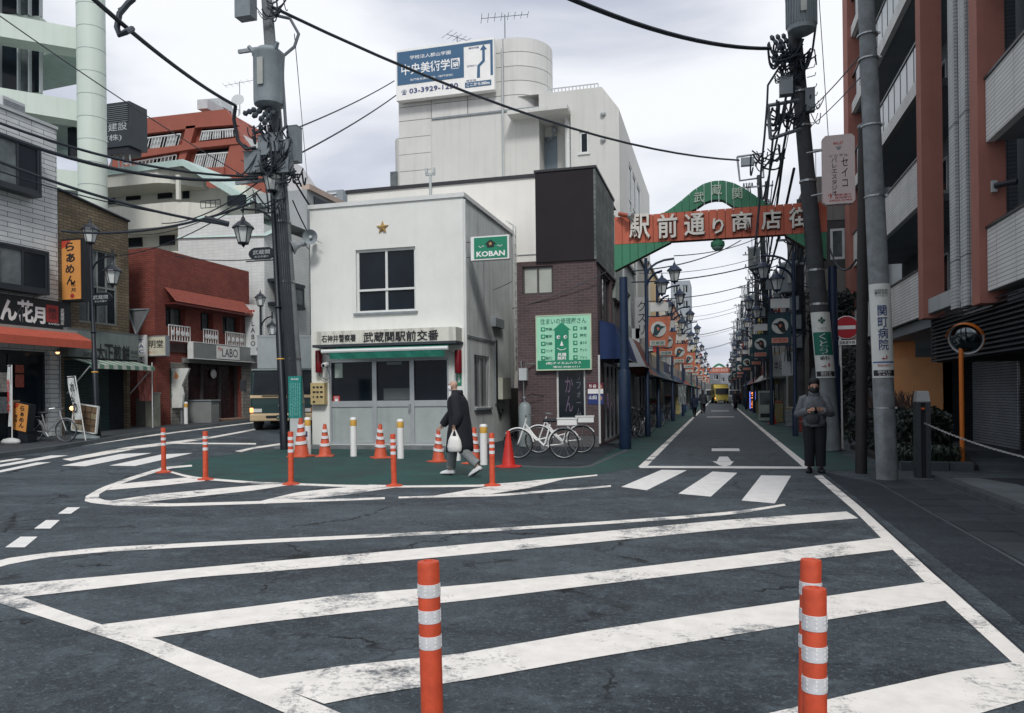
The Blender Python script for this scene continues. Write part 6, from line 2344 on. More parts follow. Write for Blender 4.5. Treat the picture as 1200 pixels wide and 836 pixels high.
street_shop(-1, 37.7, 46.0, 7.8, (.62, .46, .25), 'peach rendered gabled shop on the left of the street', awn=(.10, .12, .13), sign='酒店', gable=True)
street_shop(-1, 46.1, 56.0, 7.0, (.50, .50, .48), 'pale shop with a navy awning after the peach gable', awn=(.02, .05, .11), sign='そば処', base=(.05, .08, .14))
street_shop(-1, 56.1, 70.0, 8.2, (.50, .26, .16), 'salmon coloured three storey shop on the left of the street', sign='歯科', nfl=3, awn=(.22, .05, .04))
street_shop(-1, 70.1, 88.0, 8.8, (.46, .48, .48), 'light grey three storey shop far down the left of the street', sign='書店', nfl=3, far=True, awn=(.05, .14, .10))
street_shop(-1, 88.1, 112.0, 7.5, (.30, .27, .24), 'brownish long low shop far down the left of the street', sign='青果', far=True, awn=(.30, .12, .05))
street_shop(-1, 112.1, 150.0, 9.0, (.50, .50, .48), 'distant whitish shop row before the second arch, left side', sign='靴', nfl=3, far=True)
street_shop(-1, 150.1, 215.0, 8.0, (.35, .36, .37), 'most distant grey shop row, left side', nfl=3, far=True)
street_shop(1, 40.1, 47.5, 7.6, (.24, .24, .25), 'dark timber shop beyond the taupe house', awn=(.12, .14, .13), sign='焼鳥', base=(.20, .04, .03))
street_shop(1, 47.6, 57.0, 8.6, (.55, .56, .55), 'light grey shop with white awning, right side', awn=(.40, .42, .41), sign='喫茶', nfl=3)
street_shop(1, 57.1, 68.0, 7.6, (.34, .29, .26), 'dark brown shop beside the lit orange sign', awn=(.24, .05, .05), sign='ラーメン', base=(.30, .05, .03))
street_shop(1, 68.1, 82.0, 9.4, (.45, .46, .46), 'white three storey shop in the middle of the right row', sign='美容室', nfl=3, far=True, awn=(.05, .10, .16))
street_shop(1, 82.1, 102.0, 8.4, (.30, .30, .30), 'mid grey shop far down the right of the street', sign='花', nfl=3, far=True)
street_shop(1, 102.1, 130.0, 10.0, (.44, .42, .39), 'beige tall shop far down the right of the street', nfl=3, far=True, sign='茶')
street_shop(1, 130.1, 215.0, 9.0, (.28, .30, .32), 'most distant grey shop row, right side', nfl=3, far=True)
def tower(label, x0, x1, y0, y1, H, col, nx, nz, z0=0):
 t = thing('apartment_tower', label, 'building', ((x0 + x1) / 2, y0, 0))
 m = mat('tower_%02d%02d' % (int(col[0] * 99), int(y0)), col, .8, .08, .5, streak=.1)
 S = Face('S', y0)
 wz = []
 dz, dx = (H - z0 - 1.0) / nz, (x1 - x0) / nx
 for j in range(nz):
  for i in range(nx):
   wz.append((x0 + dx * (i + .2), x0 + dx * (i + .8), z0 + 1 + dz * j + dz * .2, z0 + 1 + dz * j + dz * .72))
 block(t, x0, x1, y0, y1, 0, H, m, {'S': wz}, d=.3)
 for w in wz:
  window(t, S, *w, cols=2, rows=1, fm=GREYL, gm=[GLASS2, GLASS], d=.2, fw=.12)
 return t
tower('pale apartment tower rising behind the arch left end', -16.0, -8.2, 82, 92, 21.5, (.52, .53, .54), 3, 5, 4)
tower('slim grey tower far down the street above the left lamps', -8.6, -5.0, 150, 160, 23.0, (.28, .31, .34), 2, 6, 4)
tower('low pale end building beyond the second arch', .4, 11, 235, 245, 9.0, (.22, .24, .27), 6, 3, 1)
tower('dark end building left beyond the second arch', -12, .6, 228, 240, 7.5, (.16, .17, .19), 5, 2, 1)
tower('distant grey block over the right shop row', 5.5, 16, 140, 150, 15.0, (.33, .35, .37), 4, 4, 3)
# double lantern street lamps with bird banners
BANO = mat('banner_orange', (0.52, 0.17, 0.10), .7, .12, 4)
BANG = mat('banner_teal', (0.016, 0.055, 0.07), .7, .15, 4)
def lantern(parent, p, s=1.0, m=BLUEP, hang=False):
 p = Vector(p)
 g = MB()
 g.lathe([(.13 * s, 0), (.13 * s, .03 * s), (.23 * s, .38 * s), (.24 * s, .40 * s)], p, 6)
 o = part('lantern_glass', g, LANT, parent)
 g = MB()
 g.lathe([(.30 * s, .40 * s), (.29 * s, .43 * s), (.16 * s, .56 * s), (.07 * s, .62 * s), (.05 * s, .68 * s), (.025 * s, .72 * s), (.005, .82 * s)], p, 12)
 part('lantern_roof', g, m, parent)
 g = MB()
 for k in range(6):
  a = 2 * pi * (k + .5) / 6
  g.tube([p + Vector((cos(a) * .135 * s, sin(a) * .135 * s, 0)), p + Vector((cos(a) * .243 * s, sin(a) * .243 * s, .40 * s))], .013 * s, 4)
 g.lathe([(.14 * s, -.03 * s), (.15 * s, 0), (.14 * s, .02 * s)], p, 8)
 g.lathe([(.01, -.12 * s), (.04 * s, -.08 * s), (.06 * s, -.03 * s)], p, 8)
 part('lantern_cage', g, m, parent, kind='stuff')
def emblem_bird(parent, F, s, z, w, dark, light):
 """round badge with a long-billed bird's head"""
 g = MB()
 g.lathe([(w * .40, 0), (w * .40, .006)], F.pt(s, .022, z), 16, Matrix.Rotation(pi / 2, 3, 'X'))
 part('badge_disc', g, light, parent)
 sh = [(-.30, -.30), (-.10, -.34), (.06, -.16), (.14, .0), (.36, .12), (.12, .16), (.02, .26), (-.14, .24), (-.22, .10), (-.24, -.08)]
 g = MB()
 g.prism([(s + x * w, z + y * w) for x, y in sh], lambda q, r, n: F.pt(q, n, r), .029, .036)
 part('bird_shape', g, dark, parent)
 g = MB()
 g.prism([(s + x * w, z + y * w) for x, y in [(-.10, .06), (.0, .10), (.06, .02), (-.02, -.10)]], lambda q, r, n: F.pt(q, n, r), .037, .04)
 part('bird_cheek', g, BANO, parent)
def lamp_proto(ban, label, tilt=0.0):
 t = thing('street_lamp', label, 'street lamp', (0, 0, 0), 'double lantern lamps along the shopping street')
 g = MB()
 g.tube([(0, 0, 0), (0, 0, .9), (0, 0, .95), (0, 0, 6.1)], [.10, .10, .07, .055], 10)
 part('pole', g, BLUEP, t, smooth=True)
 for (z, L, dy) in ((6.0, .95, 0.1), (5.55, .55, -.25)):
  g = MB()
  pts = [(0, 0, z - .55)] + [(L * (1 - cos(q)), dy * (1 - cos(q)), z - .55 + .6 * sin(q)) for q in (.3, .6, .9, 1.2, 1.57)]
  g.tube(pts, .04, 7)
  part('arm', g, BLUEP, t, smooth=True)
  lantern(t, (L, dy, z - .72), .88)
 F = Face('S', -.02)
 g = MB()
 g.tube([(0, 0, 4.62), (.85, 0, 4.62)], .018, 5)
 g.tube([(0, 0, 4.10), (.85, 0, 4.10)], .018, 5)
 g.tube([(0, 0, 3.02), (.85, 0, 3.02)], .018, 5)
 part('banner_arm', g, BLUEP, t, kind='stuff')
 g = MB()
 F.box(g, .14, .74, -.03, .02, 4.26, 4.56)
 part('name_plate', g, TRIM, t)
 F2 = Face('S', 0)
 pts = []
 nn = 6
 g = MB()
 rows = []
 for j in range(nn + 1):
  z = 4.08 - 1.04 * j / nn
  rows.append([Vector((.10 + .72 * i / 5 - tilt * j / nn, .015 * sin(i * 1.3 + j), z + tilt * .3 * (j / nn) * (5 - i) / 5)) for i in range(6)])
 g.rings(rows, cap=False, closed=False)
 g.rings([[p + Vector((0, .012, 0)) for p in r] for r in rows], cap=False, closed=False)
 b = part('banner', g, ban, t, recalc=False)
 emblem_bird(b, F2, .45 - tilt * .4, 3.66, .66, BANG if ban is BANO else INK, mat('badge_pale', (0.52, 0.55, 0.53), .6))
 g = MB()
 F2.box(g, .20 - tilt * .8, .72 - tilt * .8, .022, .028, 3.10, 3.27)
 part('banner_label', g, mat('badge_pale', (0.52, 0.55, 0.53)) if ban is BANO else mat('banner_salmon', (0.55, 0.3, 0.24), .6), b)
 lettering(b, '武蔵関', F2, .46 - tilt * .8, 3.185, .42, .12, INKG if ban is BANO else INKR, n=.029)
 return t
LP = lamp_proto(BANO, 'blue double lantern lamp with a slanting orange bird banner, first past the corner shop', tilt=.12)
RP = lamp_proto(BANG, 'blue double lantern lamp with a teal bird banner, nearest on the right side')
nn_ = ['second', 'third', 'fourth', 'fifth', 'sixth', 'seventh', 'eighth', 'ninth', 'tenth', 'eleventh', 'twelfth', 'thirteenth', 'fourteenth']
yl = [26.6, 33.4, 41.5, 50.5, 60, 71, 84, 98, 115, 135]
yr = [27.0, 36.5, 47.0, 58, 70, 84, 100, 120]
LP.location = (-2.35, yl[0], 0)
RP.location = (2.45, yr[0], 0)
for o in [RP] + list(RP.children):
 pass
for ch in list(RP.children):
 me = ch.data
 for v in me.vertices:
  v.co.x = -v.co.x
 me.flip_normals()
 for c2 in ch.children:
  if c2.name.startswith('lettering'):
   c2.location.x = -c2.location.x - .0
   continue
  for v in c2.data.vertices:
   v.co.x = -v.co.x
  c2.data.flip_normals()
for i, y in enumerate(yl[1:]):
 dup(LP, (-2.35 + (.14 * ((i * 7) % 3 - 1)), y, 0), rz=.12 * ((i * 5) % 4 - 1.5), label='%s blue lantern lamp from the arch on the left, with orange bird banner' % nn_[i])
for i, y in enumerate(yr[1:]):
 dup(RP, (2.45 + (.14 * ((i * 5) % 3 - 1)), y, 0), rz=.12 * ((i * 7) % 4 - 1.5), label='%s blue lantern lamp from the arch on the right, with teal bird banner' % nn_[i])
t = thing('street_arch', 'small distant red and green arch far down the shopping street', 'arch', (0, 190, 0))
g = MB()
g.box(-2.6, 3.0, 190, 190.5, 6.3, 7.6)
part('band', g, ARED, t)
g = MB()
g.prism([(-1.4, 7.6), (-.6, 8.3), (.2, 8.6), (1.0, 8.3), (1.8, 7.6), (1.2, 7.6), (.2, 8.1), (-.8, 7.6)], lambda q, r, n: (q, 190 + n, r), 0, .3)
part('crown', g, AGRN, t)
lettering(t, '駅前通り商店街', Face('S', 190), .2, 6.95, 4.2, .75, LW, n=.01)
for x in (-2.5, 2.9):
 g = MB()
 g.tube([(x, 190.2, 0), (x, 190.2, 6.3)], .13, 8)
 part('post', g, BLUEP, t)
# poles, transformers and cables
def transformer(parent, c, s=1.0, ribs=True):
 c = Vector(c)
 g = MB()
 g.lathe([(.20 * s, -.62 * s), (.30 * s, -.56 * s), (.31 * s, -.48 * s), (.31 * s, .42 * s), (.33 * s, .45 * s), (.33 * s, .50 * s), (.22 * s, .60 * s), (.05 * s, .64 * s)], c, 20)
 o = part('transformer', g, mat('transformer_grey', (0.20, 0.24, 0.26), .5, .12, 3, streak=.2), parent, smooth=True)
 if ribs:
  g = MB()
  for k in range(28):
   a = 2 * pi * k / 28
   g.cbox(c + Vector((cos(a) * .325 * s, sin(a) * .325 * s, -.02)), (.035 * s, .012 * s, .86 * s), Matrix.Rotation(a, 3, 'Z'))
  part('cooling_ribs', g, mat('transformer_grey', (0.2, .24, .26)), o, kind='stuff')
 g = MB()
 F = Face('S', c.y - .335 * s)
 F.box(g, c.x - .05 * s, c.x + .08 * s, .002, .02, c.z - .25 * s, c.z + .30 * s)
 part('rating_plate', g, mat('plate_beige', (0.33, 0.35, 0.33), .6), o)
 g = MB()
 for dx in (-.2, .2):
  g.tube([c + Vector((dx * s, -.12 * s, .45 * s)), c + Vector((dx * 1.7 * s, -.2 * s, .62 * s))], [.06 * s, .04 * s], 7)
 part('bushing', g, mat('transformer_grey', (0.2, .24, .26)), o, kind='stuff')
 return o
def tangle(parent, c, r, n, seed, w=.018, name='cable_tangle', down=.7):
 R_ = random.Random(seed)
 g = MB()
 c = Vector(c)
 for _ in range(n):
  a = c + Vector((R_.uniform(-r, r), R_.uniform(-.25, .25), R_.uniform(-r * .5, r * .7)))
  b = c + Vector((R_.uniform(-r, r), R_.uniform(-.25, .25), R_.uniform(-r * .7, r * .5)))
  m_ = (a + b) / 2 + Vector((R_.uniform(-.15, .15), R_.uniform(-.2, .2), -R_.uniform(.1, down)))
  pts = []
  for k in range(9):
   f = k / 8
   pts.append(a * (1 - f) ** 2 + m_ * 2 * f * (1 - f) + b * f * f)
  g.tube(pts, w * R_.uniform(.6, 1.3), 5)
 return part(name, g, WIRE, parent, kind='stuff')
def boxes(parent, lst, m=None):
 for (c, s) in lst:
  g = MB()
  g.cbox(c, s)
  g.cbox(Vector(c) + Vector((0, 0, s[2] / 2)), (s[0] * 1.06, s[1] * 1.06, .02))
  part('switch_box', g, m or mat('box_grey', (0.17, 0.20, 0.22), .5, .12, 4, streak=.2), parent)
b0 = AT(351, 525, 22.0)
b0.z = 0
tp = AT(311, -25, 22.0)
t = thing('utility_pole', 'concrete utility pole with transformer and cable tangle left of the police box', 'utility pole', b0)
g = MB()
g.tube([b0, b0.lerp(tp, .5), tp], [.24, .20, .15], 14)
part('pole', g, POLEC, t, smooth=True)
def pz_(v, u=None):
 f = (525 - v) / 550
 return b0.lerp(tp, f)
transformer(t, AT(315, 92, 21.5), 1.35, ribs=False)
boxes(t, [(AT(334, 185, 21.6), (.38, .3, .9)), (AT(345, 170, 21.8), (.32, .3, 1.0)), (AT(312, 172, 21.6), (.35, .3, .55)), (AT(300, 192, 21.7), (.5, .4, .6)), (AT(322, 168, 21.5), (.3, .2, .5)), (AT(288, 8, 21.9), (.5, .35, .7))])
tangle(t, AT(316, 150, 21.5), .55, 26, 2, .022)
tangle(t, AT(312, 185, 21.5), .8, 30, 3, .022)
tangle(t, AT(338, 205, 21.6), .45, 14, 5, .02)
tangle(t, AT(322, 8, 21.7), .5, 12, 8, .02)
tangle(t, AT(318, 235, 21.6), .6, 12, 9, .02)
for k, (a, b) in enumerate((((312, 122), (296, 138)), ((318, 126), (304, 142)), ((322, 130), (308, 146)), ((300, 128), (285, 134)))):
 g = MB()
 p, q = AT(*a, 21.4), AT(*b, 21.4)
 g.tube([p.lerp(q, j / 6) for j in range(7)], [.05, .09, .05, .09, .05, .09, .04], 8)
 part('insulator', g, mat('insulator_dark', (0.05, .065, .08), .4), t)
for v in (180, 215, 260, 330, 420, 470):
 g = MB()
 p = pz_(v)
 g.lathe([(.22, -.03), (.235, -.03), (.235, .03), (.22, .03)], p, 14)
 part('clamp_band', g, STEEL, t)
for k, (v, L) in enumerate(((212, 1.3), (60, .9))):
 g = MB()
 p = pz_(v)
 g.cbox(p + Vector((-L / 2, -.22, 0)), (L, .08, .10))
 part('cross_arm', g, GREY, t)
g = MB()
p = pz_(20)
g.tube([AT(322, 18, 21.8), AT(340, 22, 21.7), AT(350, 40, 21.7), AT(345, 55, 21.7), AT(332, 66, 21.6), AT(331, 90, 21.5), AT(335, 150, 21.5)], .045, 6)
part('feed_cable', g, mat('feeder_grey', (.09, .11, .13), .6), t, smooth=True)
g = MB()
for k in range(7):
 a = b0 + Vector((.22 - .02 * k, -.2, 0))
 g.tube([pz_(220 + k * 8) + Vector((.25 - .07 * k, -.22, 0)), pz_(360) + Vector((.22 - .06 * k, -.24, 0)), pz_(500) + Vector((.2 - .05 * k, -.24, 0))], .022, 5)
part('riser_cables', g, WIRE, t, kind='stuff')
b1 = AT(975, 533, 18.9)
b1.z = 0
t1 = AT(925, -30, 18.9)
t = thing('utility_pole', 'leaning concrete utility pole with ribbed transformer in front of the arch', 'utility pole', b1)
g = MB()
g.tube([b1, b1.lerp(t1, .5), t1], [.22, .19, .15], 14)
part('pole', g, POLED, t, smooth=True)
g = MB()
g.tube([b1 + Vector((0, 0, .02)), b1.lerp(t1, .165)], [.226, .218], 14)
part('lower_sleeve', g, POLEC, t, smooth=True)
transformer(t, AT(939, 8, 18.3), 1.05)
def p1(v):
 return b1.lerp(t1, (533 - v) / 563)
boxes(t, [(AT(921, 102, 18.6), (.30, .25, .42)), (AT(949, 118, 18.7), (.22, .2, .55))])
tangle(t, AT(921, 60, 18.6), .42, 34, 12, .022)
tangle(t, AT(940, 66, 18.6), .3, 16, 13, .02)
tangle(t, AT(922, 130, 18.7), .45, 24, 14, .022)
tangle(t, AT(925, 88, 18.7), .35, 20, 19, .02)
tangle(t, AT(900, 185, 18.7), .4, 16, 21, .018)
tangle(t, AT(955, 120, 18.7), .35, 10, 16, .012)
for a, b in (((903, 42), (915, 58)), ((910, 41), (920, 57)), ((917, 40), (926, 56)), ((905, 66), (911, 76)), ((913, 66), (918, 78))):
 g = MB()
 p, q = AT(*a, 18.5), AT(*b, 18.5)
 g.tube([p.lerp(q, j / 6) for j in range(7)], [.03, .06, .035, .06, .035, .06, .03], 8)
 part('insulator', g, mat('insulator_dark', (0.05, .065, .08)), t)
fr = [((900, 124), (940, 117)), ((903, 163), (942, 150)), ((900, 124), (903, 163)), ((923, 94), (940, 92)), ((924, 104), (941, 103)), ((921, 68), (938, 62))]
for a, b in fr:
 g = MB()
 g.tube([AT(*a, 18.6), AT(*b, 18.8)], .045, 4)
 part('frame_bar', g, GREY, t)
for pts in ([(914, 78), (900, 100), (899, 124), (896, 160), (892, 200), (890, 240), (884, 300)], [(922, 118), (918, 140), (906, 160), (902, 200), (898, 240)], [(937, 62), (932, 90), (930, 115)], [(956, 30), (952, 60), (942, 85), (932, 92)]):
 g = MB()
 g.tube([AT(u, v, 18.6) for u, v in pts], .028, 5)
 part('feed_cable', g, WIRE, t, smooth=True)
for v in (70, 110, 150, 215, 320, 360):
 g = MB()
 g.lathe([(.19, -.025), (.205, -.025), (.205, .025), (.19, .025)], p1(v), 14)
 part('clamp_band', g, STEEL, t)
g = MB()
for v in (85, 95, 108, 118, 128):
 p = p1(v) + Vector((.18, -.1, 0))
 g.tube([p, p + Vector((.18, 0, .03)), p + Vector((.2, 0, .1))], .012, 5)
part('step_bolts', g, STEEL, t, kind='stuff')
def wrap_sign(base, top, r, za, zb, label, col, lines, name='pole_sign', rim=True, face_ang=0.0):
 """A plate curved round a leaning pole, with flat lettering just proud of it."""
 f = lambda z: base.lerp(top, (z - base.z) / (top.z - base.z))
 t = thing(name, label, 'sign', f(za))
 g = MB()
 rings = []
 for z in (za, zb):
  c = f(z)
  rings.append([c + Vector((sin(a) * r, -cos(a) * r, 0)) for a in [face_ang + radians(q) for q in range(-70, 71, 10)]] +
      [c + Vector((sin(a) * (r - .01), -cos(a) * (r - .01), 0)) for a in [face_ang + radians(q) for q in range(70, -71, -10)]])
 g.rings(rings)
 part('plate', g, col, t, smooth=True)
 for (fz, h, w, s, ink, vert, bgc) in lines:
  z = za + (zb - za) * fz
  c = f(z)
  F = Face('S', c.y - r)
  if bgc is not None:
   g = MB()
   rr = []
   for zz in (z - h * .56, z + h * .56):
    c2 = f(zz)
    rr.append([c2 + Vector((sin(a) * (r + .004), -cos(a) * (r + .004), 0)) for a in [face_ang + radians(q) for q in range(-60, 61, 10)]] +
       [c2 + Vector((sin(a) * (r + .001), -cos(a) * (r + .001), 0)) for a in [face_ang + radians(q) for q in range(60, -61, -10)]])
   g.rings(rr)
   part('band', g, bgc, t, smooth=True)
  if s:
   me = lettering(t, s, F, c.x + sin(face_ang) * 0, z, w, h, ink, n=.008, vertical=vert, bold=.01)
   off = me.location.copy()
   for v in me.data.vertices:      # bend the lettering round the pole
    x = (v.co.x) / r
    d = v.co.y
    rr_ = r + .007 - d * .0
    v.co.x = sin(x + face_ang) * rr_
    v.co.y = -cos(x + face_ang) * rr_ + r + .008
    v.co.y -= 0
   for v in me.data.vertices:
    dz = v.co.z
    v.co.x += (top.x - base.x) / (top.z - base.z) * dz
    v.co.y += (top.y - base.y) / (top.z - base.z) * dz
 return t
def zof(b, tpp, vb, vt, v):
 return b.z + (tpp.z - b.z) * (vb - v) / (vb - vt)
PW = mat('sign_white', (0.58, 0.60, 0.57), .5, .07, 3, streak=.1)
wrap_sign(b1, t1, .235, zof(b1, t1, 533, -30, 447), zof(b1, t1, 533, -30, 370), 'white and green clinic sign wrapped on the leaning utility pole', PW,
   [(.87, .16, .16, '✤', INKG, False, None), (.75, .05, .18, 'くどう', INKG, False, None), (.52, .50, .20, 'くとう', INKW, True, INKG), (.30, .10, .22, '歯科', INK, False, None), (.19, .10, .2, '↲', INKR, False, None), (.06, .11, .24, '関町北', INKW, False, INK)])
b2 = AT(1040, 563, 12.5)
b2.z = 0
t2 = AT(1013, -40, 12.5)
t = thing('utility_pole', 'pale concrete pole with hospital sign on the right pavement', 'utility pole', b2)
g = MB()
g.tube([b2, b2.lerp(t2, .5), t2], [.165, .15, .12], 18)
part('pole', g, mat('pale_pole_concrete', (0.185, 0.205, 0.215), .85, .3, 5, bump=.3, streak=.35), t, smooth=True)
f2 = lambda v: b2.lerp(t2, (563 - v) / 603)
for v in (42, 70, 148, 231, 478):
 g = MB()
 g.lathe([(.15, -.012), (.163, -.012), (.163, .012), (.15, .012)], f2(v), 16)
 g.cbox(f2(v) + Vector((.15, -.06, 0)), (.06, .03, .03))
 part('clamp_band', g, STEEL, t, kind='stuff')
rgb_blue = mat('hospital_blue', (0.035, 0.085, 0.26), .55)
wrap_sign(b2, t2, .172, zof(b2, t2, 563, -40, 443), zof(b2, t2, 563, -40, 334), 'white hospital sign with navy characters wrapped on the pale pole', PW,
   [(.90, .12, .20, '内科外科\n整形外科\nリハビリ', INK, False, None), (.53, .72, .15, '関町病院', rgb_blue, True, None), (.215, .07, .09, '↲', INKR, False, None), (.165, .02, .26, '', INK, False, rgb_blue), (.13, .04, .2, '3920-0532', INKR, False, None), (.05, .085, .2, '関町北\n2-4-21', INKW, False, INK)])
b3 = AT(1009, 546, 13.6)
b3.z = 0
t3 = AT(1012, 150, 13.6)
t = thing('service_post', 'dark brown post just behind the pale pole', 'post', b3)
g = MB()
g.tube([b3, t3], [.10, .09], 12)
part('shaft', g, mat('dark_brown_post', (0.028, 0.026, 0.028), .7, .2, 3), t, smooth=True)
g = MB()
g.lathe([(.10, 0), (.10, .05), (.02, .08)], t3, 12)
part('cap', g, GREY, t)
def far_pole(x, y, h, label, seed, lean=0.0):
 t = thing('utility_pole', label, 'utility pole', (x, y, 0), 'utility poles down the shopping street')
 R_ = random.Random(seed)
 g = MB()
 g.tube([(x, y, 0), (x + lean, y, h)], [.19, .12], 10)
 part('pole', g, POLED, t, smooth=True)
 for k in range(3):
  g = MB()
  z = h - .6 - k * .9
  g.cbox((x + lean * z / h - .15, y - .15, z), (1.6 - .2 * k, .07, .08))
  part('cross_arm', g, GREY, t)
  for j in range(4):
   g = MB()
   g.lathe([(.03, 0), (.06, .05), (.03, .09), (.05, .14), (.01, .18)], (x - .75 + j * .4 + lean, y - .15, z + .05), 7)
   part('insulator', g, mat('insulator_dark', (0.05, .065, .08)), t)
 transformer(t, (x - .45 + lean * .7, y - .25, h * .66), .95, ribs=False)
 boxes(t, [((x + R_.uniform(-.5, .4), y - .25, h * .55 - .7 * k), (.35, .25, .5)) for k in range(3)])
 tangle(t, (x + lean * .6, y - .2, h * .60), .8, 22, seed, .022)
 tangle(t, (x + lean * .5, y - .2, h * .45), .6, 16, seed + 1, .02)
 tangle(t, (x + lean * .9, y - .2, h * .85), .7, 12, seed + 2, .02)
 g = MB()
 for k in range(12):
  a, b = R_.uniform(-.45, .4), R_.uniform(-.6, .6)
  g.tube([(x + lean * f + (a + (b - a) * f + .12 * sin(f * 7 + k)), y - .2 + R_.uniform(-.1, .1), 2.6 + (h - 3) * f) for f in (0, .2, .4, .6, .8, 1)], R_.uniform(.012, .03), 5)
 part('riser_cables', g, WIRE, t, kind='stuff')
 return t
fp = [(2.62, 41.0, 12.5, -.5), (2.9, 30.3, 8.6, .1), (2.75, 58.0, 12.0, 0), (2.75, 76.0, 12.0, .1), (2.8, 96, 12.5, 0), (2.8, 118, 12.5, 0), (2.8, 142, 12.5, 0)]
pn = ['tall utility pole with cable tangle behind the arch crown, right side', 'short dark utility pole close behind the right lamp nearest the arch', 'third utility pole down the right side of the street',
  'fourth utility pole down the right side of the street', 'fifth utility pole down the right side of the street', 'sixth utility pole down the right side of the street', 'most distant utility pole on the right side of the street']
for i, (x, y, h, l) in enumerate(fp):
 far_pole(x, y, h, pn[i], 40 + i * 7, l)
t = thing('metal_bracket_frame', 'square metal cable frame with grey box on the tall pole behind the arch', 'bracket', AT(879, 197, 39))
cs = [AT(*q, 39.2) for q in ((864, 184), (893, 180), (895, 208), (867, 212))]
g = MB()
g.tube(cs + [cs[0]], .06, 6)
part('frame', g, GREY, t)
g = MB()
g.cbox(AT(876, 190, 39.2), (.65, .3, .4))
part('box', g, mat('box_grey', (0.17, 0.20, 0.22)), t)
GC = 'cables strung along the shopping street'
tops = [Vector(p1(60)), Vector((2.1, 40.8, 9.5)), Vector((2.6, 57.8, 9.3)), Vector((2.7, 75.8, 9.3)), Vector((2.7, 95.8, 9.5)), Vector((2.7, 118, 9.5)), Vector((2.7, 142, 9.5))]
rk = random.Random(9)
for i in range(len(tops) - 1):
 for k in range(6):
  d1 = Vector((rk.uniform(-.35, .35), 0, -k * .75 + rk.uniform(-.2, .2)))
  d2 = Vector((rk.uniform(-.35, .35), 0, -k * .75 + rk.uniform(-.2, .2)))
  cable(tops[i] + d1, tops[i + 1] + d2, rk.uniform(.3, 1.0), rk.choice((.012, .02, .035)), 'dark cable sagging over the right side of the shopping street, %s span from the arch' % ('first', 'second', 'third', 'fourth', 'fifth', 'last')[i], GC, n=10)
for i, (y, z) in enumerate(((30, 6.4), (33, 7.2), (38, 6.2), (44, 7.4), (50, 6.6), (57, 7.6), (66, 6.8), (76, 7.4), (88, 6.8), (100, 7.5))):
 cable((2.6 - .02 * i, y + 6, z + 1.0), (-3.2, y, z - .6), .25 + .05 * (i % 3), .014 if i % 3 else .028, 'thin cable crossing over the shopping street, %s from the arch' % ('first', 'second', 'third', 'fourth', 'fifth', 'sixth', 'seventh', 'eighth', 'ninth', 'last')[i], 'cables crossing the shopping street', n=10)
# large overhead cables
cable(AT(318, 8, 21.6), AT(866, 188, 38.5), .9, .045, 'long thick cable running from the left utility pole across to the arch')
cable(AT(640, -14, 12), AT(903, 57, 18.5), .25, .042, 'thick twisted cable entering at the top and ending at the leaning utility pole')
cable(AT(95, -14, 12.5), AT(276, 124, 21.3), .15, .042, 'thick cable descending from the top left corner toward the left utility pole')
g = MB()
g.tube([AT(276, 124, 21.3), AT(274, 140, 21.3), AT(279, 165, 21.4), AT(288, 175, 21.4), AT(300, 173, 21.5)], .05, 6)
single('drop_cable', g, WIRE, 'short drop cable bending down to the left utility pole', 'cable', smooth=True, loc=AT(276, 124, 21.3))
g = MB()
g.tube([AT(157, -2, 14), AT(150, 4, 14), AT(140, 16, 14), AT(137, 32, 14), AT(140, 41, 14), AT(147, 38, 14), AT(155, 34, 14.3)], .055, 7)
g.tube([AT(139, 12, 14), AT(146, 8, 14)], .03, 5)
single('cable_loop', g, mat('loop_grey', (.05, .065, .08), .6), 'thick grey cable loop hanging in the top left of the sky', 'cable', smooth=True, loc=AT(137, 20, 14))
LT = mat('thin_wire', (.06, .07, .08), .6)
